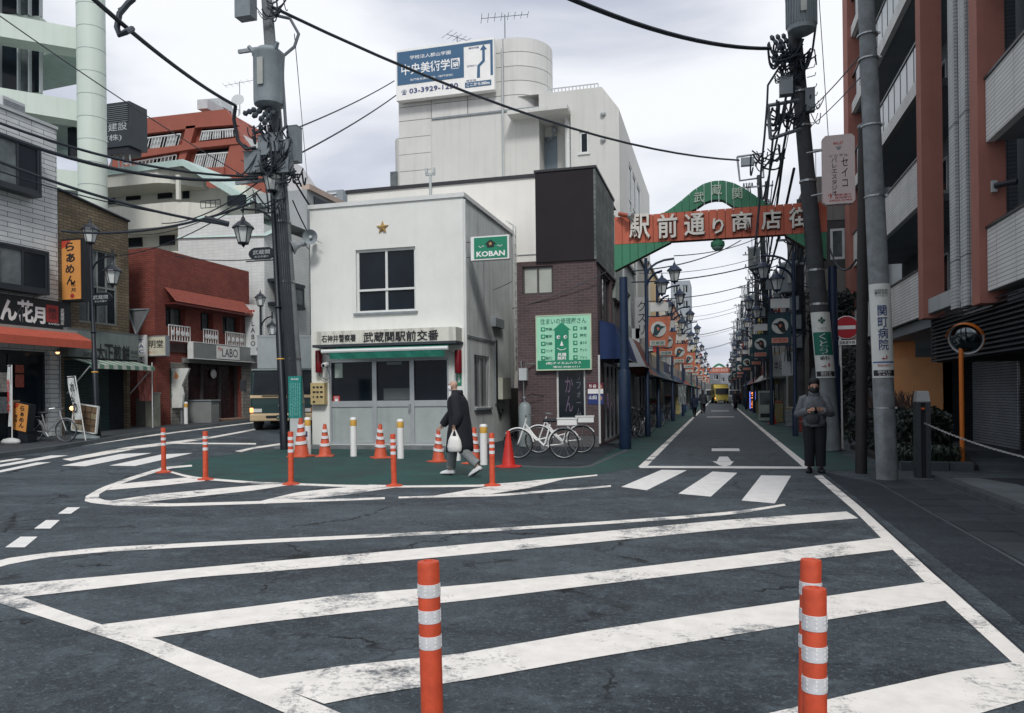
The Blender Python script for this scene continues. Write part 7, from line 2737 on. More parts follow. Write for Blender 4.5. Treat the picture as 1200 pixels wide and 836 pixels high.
for k, (a, da, b, db, dr, r, lab) in enumerate((
  ((-30, 133), 17, (302, 207), 21.6, .35, .032, 'upper of two dark cables crossing the noodle shop roof to the pole'),
  ((-30, 146), 17, (302, 209), 21.6, .45, .045, 'lower of two dark cables crossing the noodle shop roof to the pole'),
  ((-30, 178), 17, (262, 263), 20.5, .2, .035, 'dark cable crossing the upper windows of the white siding shop'),
  ((-30, 191), 17, (190, 250), 20.5, .1, .016, 'thin cable below the dark one over the upper siding windows'),
  ((72, 271), 22, (300, 236), 21.6, .35, .035, 'dark cable from the ochre brick roof to the left utility pole'),
  ((-10, 12), 16, (300, 215), 21.6, .1, .013, 'thin wire with a small weight crossing the pale column'),
  ((340, 186), 21.6, (464, 112), 34, .1, .025, 'thin cable rising from the pole to the lower billboard corner'),
  ((336, 155), 21.6, (462, 95), 34, .1, .022, 'thin cable rising from the pole to the billboard left edge'),
  ((330, 160), 21.8, (480, 395), 26, .1, .0, ''),
  ((345, 212), 21.8, (378, 262), 24, .05, .03, 'short cable running down from the pole behind the loudspeakers'),
  ((343, 235), 21.8, (372, 290), 24, .1, .02, 'short thin cable looping down beside the police box corner'),
  ((302, 214), 21.5, (190, 262), 30, .3, .02, 'thin cable running back over the cream apartment balconies'),
  ((306, 222), 21.5, (150, 275), 30, .4, .015, 'thin wire sagging before the cream apartment balconies'),
  ((300, 228), 21.5, (140, 300), 26, .3, .015, 'thin wire ending above the red brick roof'),
  ((330, 300), 21.8, (205, 300), 27, .15, .015, 'level thin wire across the red brick facade top'),
  ((345, 40), 21.6, (360, 210), 40, .0, .012, 'fine vertical wire right of the transformer'),
  ((948, 130), 18.7, (1014, 58), 13, .05, .012, 'upper thin wire between the leaning pole and the pale pole'),
  ((948, 150), 18.7, (1016, 82), 13, .05, .010, 'lower thin wire between the leaning pole and the pale pole'),
  ((972, 290), 19.2, (1003, 305), 14, .35, .022, 'dark cable sagging from the arch end to the brown post'),
  ((960, 0), 18.7, (972, 180), 19.5, .0, .010, 'fine vertical wire right of the ribbed transformer'),
  ((546, 345), 24, (600, 330), 24, .1, .012, 'thin wire against the white wall beside the sign'),
  ((600, 362), 22, (712, 318), 21, .1, .012, 'thin wire crossing the brown tiles under the window'),
  ((790, 300), 28, (890, 278), 40, .2, .02, 'thin cable hanging below the arch toward the poles'),
  ((740, 318), 26, (868, 282), 40, .3, .025, 'thin cable sagging from the corner shop under the arch'))):
 if r > 0:
  cable(AT(*a, da), AT(*b, db), dr, r, lab, m=WIRE if r > .014 else LT)
g = MB()
g.tube([AT(240, 256, 20.4), AT(268, 263, 20.5)], .075, 8)
single('cable_splice', g, WIRE, 'thick black splice on the cable before the hanging lantern', 'cable fitting', loc=AT(250, 258, 20.4))
# black lantern posts on the left street
def black_lamp(label, base, h, arm, lean=(0, 0), r=.10, sc=1.1, sign='武蔵関'):
 base = Vector(base)
 t = thing('lantern_post', label, 'street lamp', base, 'black lantern posts on the left street')
 top = base + Vector((lean[0], lean[1], h))
 f = lambda z: base.lerp(top, z / h)
 g = MB()
 g.tube([base, f(.5), f(.55), f(h * .45), f(h * .45 + .03), top], [r * 1.3, r * 1.3, r * 1.1, r, r * .8, r * .6], 12)
 part('pole', g, BLACKM, t, smooth=True)
 lantern(t, top, sc, BLACKM)
 for z in (h * .35, h * .55):
  g = MB()
  g.lathe([(r * 1.05, -.02), (r * 1.2, 0), (r * 1.05, .02)], f(z), 12)
  part('collar', g, YELT if z < h * .4 else BLACKM, t)
 a = f(h - 1.0)
 g = MB()
 pts = [a + Vector((arm * (1 - cos(q)) * 1.0, 0, .55 * sin(q))) for q in (0, .3, .6, .9, 1.2, 1.57)]
 g.tube(pts + [pts[-1] + Vector((arm * .12, 0, -.02))], .03, 6)
 g.tube([pts[-1] + Vector((arm * .05, 0, .18)), pts[-1] + Vector((arm * .05, 0, -.1))], .03, 6)
 part('arm', g, BLACKM, t, smooth=True)
 lantern(t, pts[-1] + Vector((arm * .05, 0, -.92 * sc)), sc, BLACKM)
 c = f(h - 1.75) + Vector((arm * .45, -.03, 0))
 F = Face('S', c.y)
 g = MB()
 w, hh = .42, .17
 g.prism([(c.x + w * cos(q) * (1 if abs(cos(q)) < .8 else 1.0), c.z + hh * max(-1, min(1, 1.25 * sin(q)))) for q in [2 * pi * k / 20 for k in range(20)]], lambda q, r, n: F.pt(q, n, r), -.05, 0)
 part('name_plate', g, BLACKM, t)
 lettering(t, sign, F, c.x, c.z + .035, .55, .13, GREYL, n=.003)
 lettering(t, '本立寺通り', F, c.x, c.z - .09, .45, .06, GREYL, n=.003)
 g = MB()
 g.tube([f(h - 1.95), f(h - 1.95) + Vector((arm * 1.0, 0, 0))], .02, 5)
 part('plate_bar', g, BLACKM, t)
 return t
bb = G(334, 527)
tt = AT(319, 224, (bb - Vector((0, 0, 0))).y * FWD[1] + bb.x * FWD[0])
black_lamp('tall black lantern post in front of the left utility pole', bb, tt.z, -.95, (tt.x - bb.x, tt.y - bb.y), .10, 1.05)
bb = G(114, 518)
dd = bb.y * FWD[1] + bb.x * FWD[0]
tt = AT(106, 291, dd)
black_lamp('black lantern post before the ochre brick building with a side lantern', bb, tt.z, .75, (tt.x - bb.x, tt.y - bb.y), .085, .95, sign='武蔵関')
p = AT(306, 420, 31)
black_lamp('far black lantern post beside the pale boutique sign and truck', (p.x, p.y, .4), 4.8, .5, (0, 0), .07, .8)
# signs on the right
BS_ = Face('S', AT(983, 200, 18.2).y)
r = BS_.rect(964, 158, 1002, 239)
t = thing('projecting_sign', 'pale pink ballet studio box sign with cut corners beside the leaning pole', 'sign', BS_.pt(r[0], 0, r[2]))
x0, x1, z0, z1 = r
c = .07
g = MB()
g.prism([(x0 + c, z0), (x1 - c, z0), (x1, z0 + c), (x1, z1 - c), (x1 - c, z1), (x0 + c, z1), (x0, z1 - c), (x0, z0 + c)], lambda q, r_, n: BS_.pt(q, n, r_), -.18, 0)
part('case', g, mat('pink_white_sign', (0.60, 0.50, 0.48), .5, .05, 2), t)
for fx, fy, w, h, s, ink, vt in ((.68, .55, .20, .42, 'セイコ', INK, True), (.36, .60, .18, .55, 'バレエスタジオ', INK, True), (.5, .12, .3, .04, 'BALLET', INKR, False), (.5, .19, .2, .05, '♕', GREY, False),
         (.5, .30, .6, .035, 'ソシアル', INK, False), (.22, .88, .14, .08, '↑', INKR, False), (.62, .87, .5, .03, '駅前通り', INKR, False), (.62, .91, .5, .03, '商店街内', INKR, False), (.55, .95, .7, .025, '3920-3786', INKR, False)):
 lettering(t, s, BS_, x0 + (x1 - x0) * fx, z1 - (z1 - z0) * fy, (x1 - x0) * w, (z1 - z0) * h, ink, n=.003, vertical=vt, bold=.0)
g = MB()
g.tube([BS_.pt(x0 + .1, -.09, z1 - .3), BS_.pt(x0 - .35, -.09, z1 - .35)], .025, 6)
g.tube([BS_.pt(x0 + .1, -.09, z0 + .3), BS_.pt(x0 - .25, -.09, z0 + .25)], .025, 6)
part('bracket', g, STEEL, t, kind='stuff')
nb0_ = G(987, 528)
dn = nb0_.y * FWD[1] + nb0_.x * FWD[0]
tpn = AT(984, 375, dn)
t = thing('no_entry_sign', 'round red no entry sign on a white post beside the waiting man', 'road sign', nb0_)
g = MB()
g.tube([nb0_, tpn], .034, 10)
part('post', g, WHITE, t, smooth=True)
c = AT(992, 384, dn - .08)
F = Face('S', c.y)
RX = Matrix.Rotation(pi / 2, 3, 'X')
g = MB()
g.lathe([(.285, -.01), (.29, 0), (.285, .01)], c, 28, RX)
part('disc_rim', g, WHITE, t)
g = MB()
g.lathe([(.27, 0), (.27, .012)], c + Vector((0, -.02, 0)) + Vector((0, .012, 0)), 28, RX)
part('red_disc', g, mat('road_sign_red', (0.42, 0.012, 0.022), .4, .04), t)
g = MB()
F.box(g, c.x - .2, c.x + .2, .022, .03, c.z - .045, c.z + .045)
part('white_bar', g, INKW, t)
g = MB()
F.box(g, c.x - .19, c.x + .27, -.01, .012, c.z - .43, c.z - .31)
part('sub_plate', g, WHITE, t)
lettering(t, '自転車を除く', F, c.x + .04, c.z - .37, .40, .085, INK, n=.013, bold=.01)
g = MB()
g.lathe([(.24, -.01), (.245, 0), (.24, .01)], c + Vector((-.08, .25, .02)), 20, RX)
part('rear_disc', g, GREYL, t)
g = MB()
g.lathe([(.075, 0), (.08, .02), (.045, .05)], nb0_, 12)
part('foot', g, CONC, t)
mb0 = G(1128, 549)
dm = mb0.y * FWD[1] + mb0.x * FWD[0]
tm = AT(1126, 386, dm)
t = thing('convex_mirror', 'round convex traffic mirror on an orange post by the hedge', 'traffic mirror', mb0)
g = MB()
g.tube([mb0, tm], .042, 12)
part('post', g, mat('mirror_orange', (0.56, 0.155, 0.02), .45, .08, 4), t, smooth=True)
c = AT(1132, 397, dm - .1)
D = Vector((-.62, -1, -.42)).normalized()
Q = D.to_track_quat('Z', 'Y').to_matrix()
g = MB()
g.lathe([(.01, .09), (.10, .082), (.19, .055), (.255, .018), (.275, 0)], c, 28, Q)
part('mirror_face', g, mat('mirror_chrome', (0.13, 0.145, 0.155), .08, .02, metal=1.0), t, smooth='full')
g = MB()
g.lathe([(.275, -.01), (.30, .0), (.295, .03), (.28, .02), (.272, 0)], c, 28, Q)
part('mirror_rim', g, GREYL, t, smooth=True)
g = MB()
rings = []
for q in range(-75, 76, 10):
 a = radians(q)
 e = Vector((0, 0, 1)).cross(D).normalized()
 upv = D.cross(e)
 dirv = (e * sin(a) + upv * cos(a))
 rings.append([c + dirv * .30, c + dirv * .31 + D * .13, c + dirv * .315 + D * .13, c + dirv * .31])
g.rings(rings)
part('hood', g, mat('mirror_orange', (0.56, 0.155, 0.02)), t, smooth=True)
g = MB()
g.lathe([(.06, -.12), (.20, -.06), (.31, -.0)], c, 20, Q)
part('mirror_back', g, mat('mirror_orange', (0.56, 0.155, 0.02)), t, smooth=True)
cb = G(1081, 561)
dc = cb.y * FWD[1] + cb.x * FWD[0]
zt_ = AT(1081, 459, dc).z
t = thing('chain_bollard', 'square charcoal chain bollard with a pale flared cap', 'bollard', cb)
CH = mat('bollard_charcoal', (0.045, 0.052, 0.06), .4, .1, 4, metal=.3)
g = MB()
g.box(cb.x - .11, cb.x - .035, cb.y - .1, cb.y + .1, 0, zt_ - .17)
part('left_half', g, CH, t)
g = MB()
g.box(cb.x + .035, cb.x + .11, cb.y - .1, cb.y + .1, 0, zt_ - .17)
part('right_half', g, CH, t)
g = MB()
g.box(cb.x - .034, cb.x + .034, cb.y - .07, cb.y + .09, 0, zt_ - .17)
part('recess', g, VOIDSHADE, t)
g = MB()
g.lathe([(.14, 0), (.15, .02), (.125, .17), (.115, .19)], cb + Vector((0, 0, zt_ - .18)), 4, Matrix.Rotation(0, 3, 'Z'))
g2 = part('cap', g, mat('cap_metal', (0.36, 0.38, 0.38), .4, .08, metal=.4), t)
g = MB()
g.box(cb.x - .13, cb.x + .13, cb.y - .14, cb.y + .13, 0.0, .012)
part('base_plate', g, STEEL, t)
g = MB()
g.cbox((cb.x, cb.y - .085, zt_ - .28), (.05, .02, .03))
part('orange_light', g, mat('orange_lens', (.6, .12, .03), .4), t)
ca, cz = Vector((cb.x + .02, cb.y - .1, zt_ - .52)), Vector((4.25, 9.0, .55))
t = thing('chain', 'pale steel chain sagging from the charcoal bollard to the right edge', 'chain', ca)
pts = sag(ca, cz, .14, 90)
for i in range(90):
 p, q = pts[i], pts[i + 1]
 d = (q - p).normalized()
 e = d.orthogonal().normalized()
 if i % 2:
  e = d.cross(e)
 m_ = (p + q) / 2
 g = MB()
 L = (q - p).length * .72
 w = .012
 loop = [m_ + d * (L * cos(k * pi / 4)) * .9 + e * (w * sin(k * pi / 4)) for k in range(8)]
 g.tube(loop + [loop[0]], .0055, 4, cap=False)
 part('link', g, mat('chain_steel', (0.45, 0.46, 0.45), .4, metal=.3), t)
# orange posts, white bollards and cones
def orange_post():
 t = thing('delineator_post', 'x', 'post', (0, 0, 0), 'orange delineator posts')
 r = .04
 g = MB()
 g.lathe([(.042, .03), (.04, .06), (.0395, .80), (.037, .808), (.016, .811), (.013, .800), (.002, .799)], (0, 0, 0), 24)
 part('tube', g, ORANGE, t, smooth=True)
 g = MB()
 g.lathe([(.125, 0), (.125, .012), (.115, .022), (.06, .03), (.045, .05), (.042, .05)], (0, 0, 0), 24)
 part('base', g, ORANGE, t, smooth=True)
 for z in (.705, .61, .515):
  g = MB()
  g.lathe([(.0402, z - .024), (.0412, z - .023), (.0412, z + .023), (.0402, z + .024)], (0, 0, 0), 24)
  b = part('reflective_band', g, REFL, t, smooth=True)
  g = MB()
  for k in range(24):
   a = 2 * pi * (k + .5) / 24
   for dz in (-.012, .003, .015):
    if k % 3 == 0:
     g.cbox((cos(a) * .0406, sin(a) * .0406, z + dz), (.003, .006, .007), Matrix.Rotation(a, 3, 'Z'))
  part('band_beads', g, WHITE, b, kind='stuff')
 return t
OP = orange_post()
ops = [((192, 554), 'orange post at the left tip of the green area, leftmost of all', 1.10), ((241, 562.5), 'orange post second from the left on the green edge', 1.08), ((341, 568), 'orange post in front of the teal notice board', 1.10),
  ((462, 570), 'orange post before the police box door, left of the walker', 1.05), ((577, 569.5), 'orange post just right of the walking man', 1.05)]
for i, ((u, v), lab, s) in enumerate(ops):
 p = G(u, v)
 if i == 0:
  o = OP
  o.location = p
  o['label'] = lab
  o.scale = (s * 1.05, s * 1.05, s)
  o.rotation_euler = (0, 0, .4)
 else:
  o = dup(OP, p, i * .9, lab, (s * 1.05, s * 1.05, s))
  o.rotation_euler = (random.uniform(-.02, .02), random.uniform(-.02, .02), i * .9)
for (u, v, w, lab, leanx, leany) in ((505.5, 657, 27, 'large orange post at the bottom centre of the picture', -.015, 0.0), (943.5, 656, 25, 'rear one of two large orange posts at the bottom right', .035, 0.0),
      (951.5, 689, 28.5, 'front one of two large orange posts at the bottom right', .012, 0.0)):
 d = (EYE - .83) * FPX / (v - (VC + ROLL * (U_ := 600 - u)))
 p = AT(u, v, d)
 s = (w * d / FPX) / .0824
 o = dup(OP, (p.x, p.y, 0), .7, lab, (s, s, .83 / .81))
 o.rotation_euler = (leany, leanx, .7)
def white_bollard():
 t = thing('white_bollard', 'x', 'bollard', (0, 0, 0), 'white bollards with amber bands')
 g = MB()
 g.lathe([(.075, 0), (.075, .80)], (0, 0, 0), 18)
 part('tube', g, PLASW, t, smooth=True)
 g = MB()
 g.lathe([(.0755, .66), (.077, .665), (.077, .785), (.0755, .79)], (0, 0, 0), 18)
 part('amber_band', g, YELT, t, smooth=True)
 g = MB()
 g.lathe([(.079, .79), (.079, .815), (.065, .84), (.02, .85)], (0, 0, 0), 18)
 part('cap', g, PLASW, t, smooth=True)
 return t
WB = white_bollard()
for i, (u, v, vt, lab) in enumerate(((361, 534, 489, 'white bollard beside the teal notice board, before the police box corner'), (414.5, 535, 489, 'white bollard in front of the police box left window'),
          (469.5, 537.5, 491, 'white bollard in front of the police box door'), (536, 540, 497, 'white bollard mostly hidden behind the walking man'), (567, 545, 497, 'white bollard just behind the walking man, rightmost white one'), (218, 500.5, 471, 'white bollard with a dark plate on the far left pavement'))):
 p = G(u, v)
 d = p.y * FWD[1] + p.x * FWD[0]
 h = (v - vt) * d / FPX
 s = h / .85
 o = WB if i == 0 else dup(WB)
 o.location = p
 o.scale = (1.05, 1.05, s)
 o['label'] = lab
g = MB()
p = G(361, 534)
g.cbox((p.x, p.y - .085, .55), (.07, .012, .13))
single('bollard_sticker', g, INKB, 'small navy sticker on the white bollard beside the notice board', 'sticker', loc=(p.x, p.y - .08, .55))
def cone(m, bands=True):
 t = thing('traffic_cone', 'x', 'traffic cone', (0, 0, 0), 'traffic cones before the police box')
 g = MB()
 g.lathe([(.145, .03), (.13, .06), (.035, .68), (.03, .70), (.012, .70), (.010, .68)], (0, 0, 0), 20)
 part('cone_body', g, m, t, smooth=True)
 g = MB()
 g.lathe([(.26, 0), (.265, .012), (.25, .028), (.15, .034), (.14, .05)], (0, 0, 0), 4 if bands else 8, Matrix.Rotation(.0, 3, 'Z'))
 part('base', g, m, t)
 if bands:
  for k, z in enumerate((.24, .40, .54)):
   g = MB()
   r0, r1 = .145 - .155 * (z - .03) + .01, .145 - .155 * (z + .04) + .01
   rings = []
   for zz in (0, .055):
    rings.append([Vector((cos(2 * pi * j / 20) * (.150 - .1535 * (z + zz - .03 + .02 * sin(2 * pi * j / 20))), sin(2 * pi * j / 20) * (.150 - .1535 * (z + zz - .03 + .02 * sin(2 * pi * j / 20))), z + zz + .02 * sin(2 * pi * j / 20))) for j in range(20)])
   g.rings(rings)
   part('reflective_band', g, REFL, t, smooth=True)
 return t
CN = cone(ORANGEC)
CR = cone(REDC, False)
for i, (u, v, vt, lab) in enumerate(((353, 535.5, 490, 'orange striped cone partly behind the teal notice board'), (381, 535, 497, 'orange striped cone left of the police box window'), (446, 537, 497, 'orange striped cone before the police box door'),
          (514, 541.5, 503, 'orange cone just left of the walking man'), (556, 543.5, 501, 'orange cone half hidden behind the walking man'))):
 p = G(u, v)
 d = p.y * FWD[1] + p.x * FWD[0]
 s = (v - vt) * d / FPX / .70
 o = CN if i == 0 else dup(CN)
 o.location = p
 o.scale = (s * 1.0, s * 1.0, s)
 o.rotation_euler = (0, 0, .35 * i)
 o['label'] = lab
p = G(596, 547.5)
CR.location = p
CR['label'] = 'plain red cone right of the orange post, beside the bicycles'
CR.scale = (1.05, 1.05, (547.5 - 505) * (p.y * FWD[1] + p.x * FWD[0]) / FPX / .70)
o = dup(CR, G(906, 497), 0, 'small distant red cone by the right lamp in the shopping street')
o.scale = (1, 1, 1)
p = G(353, 537)
p.z = 0
NF = Face('S', G(346, 531).y)
r = NF.rect(338, 441, 353, 490)
t = thing('notice_board', 'teal information board on a pale stand before the utility pole', 'notice board', NF.pt(r[0], 0, 0))
TEAL = mat('teal_board', (0.012, 0.19, 0.17), .5, .08)
g = MB()
NF.box(g, r[0], r[1], -.06, 0, r[2], r[3])
part('board', g, TEAL, t)
g = MB()
NF.box(g, r[0] + .03, r[1] - .0, -.05, -.01, .05, r[2])
part('stand', g, mat('stand_pale', (0.42, 0.45, 0.44), .6), t)
rk = random.Random(3)
for cidx in range(6):
 g = MB()
 x = r[0] + .05 + (r[1] - r[0] - .08) * cidx / 5.5
 z = r[3] - .18
 while z > r[2] + .08:
  h = rk.uniform(.03, .10)
  NF.box(g, x, x + .012, .001, .003, z - h, z)
  z -= h + .02
 part('text_column', g, mat('board_text', (0.25, 0.45, 0.42), .6), t, kind='stuff')
lettering(t, '案内図', NF, (r[0] + r[1]) / 2, r[3] - .08, .22, .05, INKW, n=.002)
# bicycles
def bicycle(label, fm, loc, rz, rack=True, basket=False, group='bicycles parked around the corner', small=False, tyre=None):
 t = thing('bicycle', label, 'bicycle', (0, 0, 0), group)
 R = .335
 tm_ = tyre or RUBBER
 for x in (-.53, .53):
  g = MB()
  g.tube([(x + R * cos(2 * pi * k / 24), 0, R + R * sin(2 * pi * k / 24)) for k in range(25)], .018, 6, cap=False)
  w = part('tyre', g, tm_, t, smooth=True)
  g = MB()
  g.tube([(x + (R - .025) * cos(2 * pi * k / 24), 0, R + (R - .025) * sin(2 * pi * k / 24)) for k in range(25)], .010, 5, cap=False)
  part('rim', g, STEEL, w)
  g = MB()
  for k in range(16):
   a = 2 * pi * k / 16
   g.tube([(x, .02 * (-1) ** k, R), (x + (R - .03) * cos(a), 0, R + (R - .03) * sin(a))], .002, 3, cap=False)
  g.tube([(x, -.04, R), (x, .04, R)], .02, 6)
  part('spokes', g, STEEL, w, kind='stuff')
  g = MB()
  a0, a1 = (-.2, 2.6) if x < 0 else (.7, 3.0)
  g.tube([(x + (R + .03) * cos(a0 + (a1 - a0) * k / 10), 0, R + (R + .03) * sin(a0 + (a1 - a0) * k / 10)) for k in range(11)], .018, 5)
  part('mudguard', g, fm, t, smooth=True)
 bbk, hd, st_, rr_ = (-.08, 0, .29), (.36, 0, .80), (-.22, 0, .78), (-.53, 0, R)
 g = MB()
 g.tube([hd, (.15, 0, .52), bbk], .022, 7)
 g.tube([(.34, 0, .70), (.10, 0, .42), (-.14, 0, .48)], .018, 7)
 g.tube([bbk, st_], .020, 7)
 g.tube([bbk, rr_], .014, 6)
 g.tube([(-.19, 0, .66), rr_], .012, 6)
 part('frame', g, fm, t, smooth=True)
 g = MB()
 g.tube([(.33, 0, .92), (.38, 0, .74), (.53, 0, R)], .017, 6)
 part('fork', g, fm, t, smooth=True)
 g = MB()
 g.tube([(.20, -.27, .98), (.32, -.2, 1.0), (.34, 0, .95), (.32, .2, 1.0), (.20, .27, .98)], .012, 6)
 part('handlebar', g, STEEL, t, smooth=True)
 g = MB()
 g.rings([[Vector((-.36 + .30 * f, w * s, .86 + dz)) for s, dz in ((-1, 0), (-.6, .04), (0, .05), (.6, .04), (1, 0), (0, -.03))] for f, w in ((0, .06), (.2, .10), (.5, .07), (1, .02))])
 part('saddle', g, BLACK, t, smooth=True)
 g = MB()
 g.tube([st_, (-.24, 0, .87)], .014, 6)
 g.lathe([(.09, -.004), (.09, .004)], (-.08, -.05, .29), 14, Matrix.Rotation(pi / 2, 3, 'X'))
 g.tube([(-.08, -.05, .29), (.02, -.07, .16)], .010, 5)
 g.tube([(-.08, .05, .29), (-.18, .07, .42)], .010, 5)
 part('crank', g, STEEL, t, kind='stuff')
 g = MB()
 g.tube([(-.53, -.05, R), (-.60, -.16, .02)], .010, 5)
 g.tube([(-.60, -.22, .02), (-.60, -.08, .02)], .008, 5)
 part('kickstand', g, STEEL, t, kind='stuff')
 if rack:
  g = MB()
  g.box(-.78, -.36, -.09, .09, .745, .76)
  g.tube([(-.53, .06, R), (-.6, .08, .745)], .007, 4)
  g.tube([(-.53, -.06, R), (-.6, -.08, .745)], .007, 4)
  part('carrier', g, STEEL, t, kind='stuff')
 if rack == 'box':
  g = MB()
  g.box(-.84, -.40, -.15, .15, .765, .90)
  part('carrier_box', g, PLASW, t)
  g = MB()
  g.box(-.855, -.385, -.165, .165, .902, .925)
  part('carrier_box_lid', g, PLASW, t)
 if basket:
  g = MB()
  for k in range(5):
   z = .72 + .05 * k
   w = .12 + .012 * k
   g.tube([(.44, -w, z), (.44 + 2 * w, -w, z), (.44 + 2 * w, w, z), (.44, w, z), (.44, -w, z)], .005, 4)
  for k in range(8):
   y = -.12 + .24 * k / 7
   g.tube([(.68, y, .72), (.73, y * 1.3, .92)], .004, 3)
   g.tube([(.44, y, .72), (.44, y * 1.3, .92)], .004, 3)
  part('basket', g, STEEL, t, kind='stuff')
 t.location = loc
 t.rotation_euler = (0, 0, rz)
 return t
WBK = mat('bicycle_white', (0.74, 0.75, 0.74), .35, .05)
p = G(634, 538)
bicycle('white bicycle with carrier box, front of the two by the red cone', WBK, (p.x, p.y, .007), pi + .08, rack='box')
p = G(648, 532)
bicycle('white bicycle with carrier box, rear of the two by the gas cylinder', WBK, (p.x + .15, p.y + .15, .007), pi + .16, rack='box')
DKB = mat('bicycle_dark', (0.03, 0.035, 0.045), .4, .1)
SLB = mat('bicycle_silver', (0.35, 0.37, 0.38), .35, .08, metal=.5)
p = G(66, 524)
bicycle('silver bicycle half hidden by the orange board at the noodle shop', SLB, (p.x - .5, p.y + .25, gz(p.x, p.y) + .125), .15, basket=False, tyre=DKB)
p = G(252, 488)
bicycle('dark bicycle parked on the red brick shop step', DKB, (p.x - .3, 27.9, gz(-20, 28) + .2), 1.0, basket=True)
i = 0
dk = ['nearest dark bicycle under the brown awning', 'second dark bicycle under the awning, leaning toward the wall', 'silver bicycle behind the dark pair past the arch post', 'bicycle with basket beside the second street lamp',
  'dark bicycle between the second and third lamps', 'silver bicycle just before the third lamp on the left', 'dark bicycle past the third lamp on the left', 'farthest parked bicycle on the left side']
for k, (x, y, a) in enumerate(((-2.75, 25.6, 1.2), (-2.9, 26.3, 1.5), (-2.7, 28.2, 1.1), (-2.8, 30.4, 1.4), (-2.9, 33.9, 1.0), (-2.7, 35.0, 1.2), (-2.8, 36.3, 1.5), (-2.8, 42.5, 1.2))):
 bicycle(dk[k], SLB if k in (2, 5) else DKB, (x, y, .006), a, basket=k % 2 == 1, group='bicycles parked down the left of the shopping street')
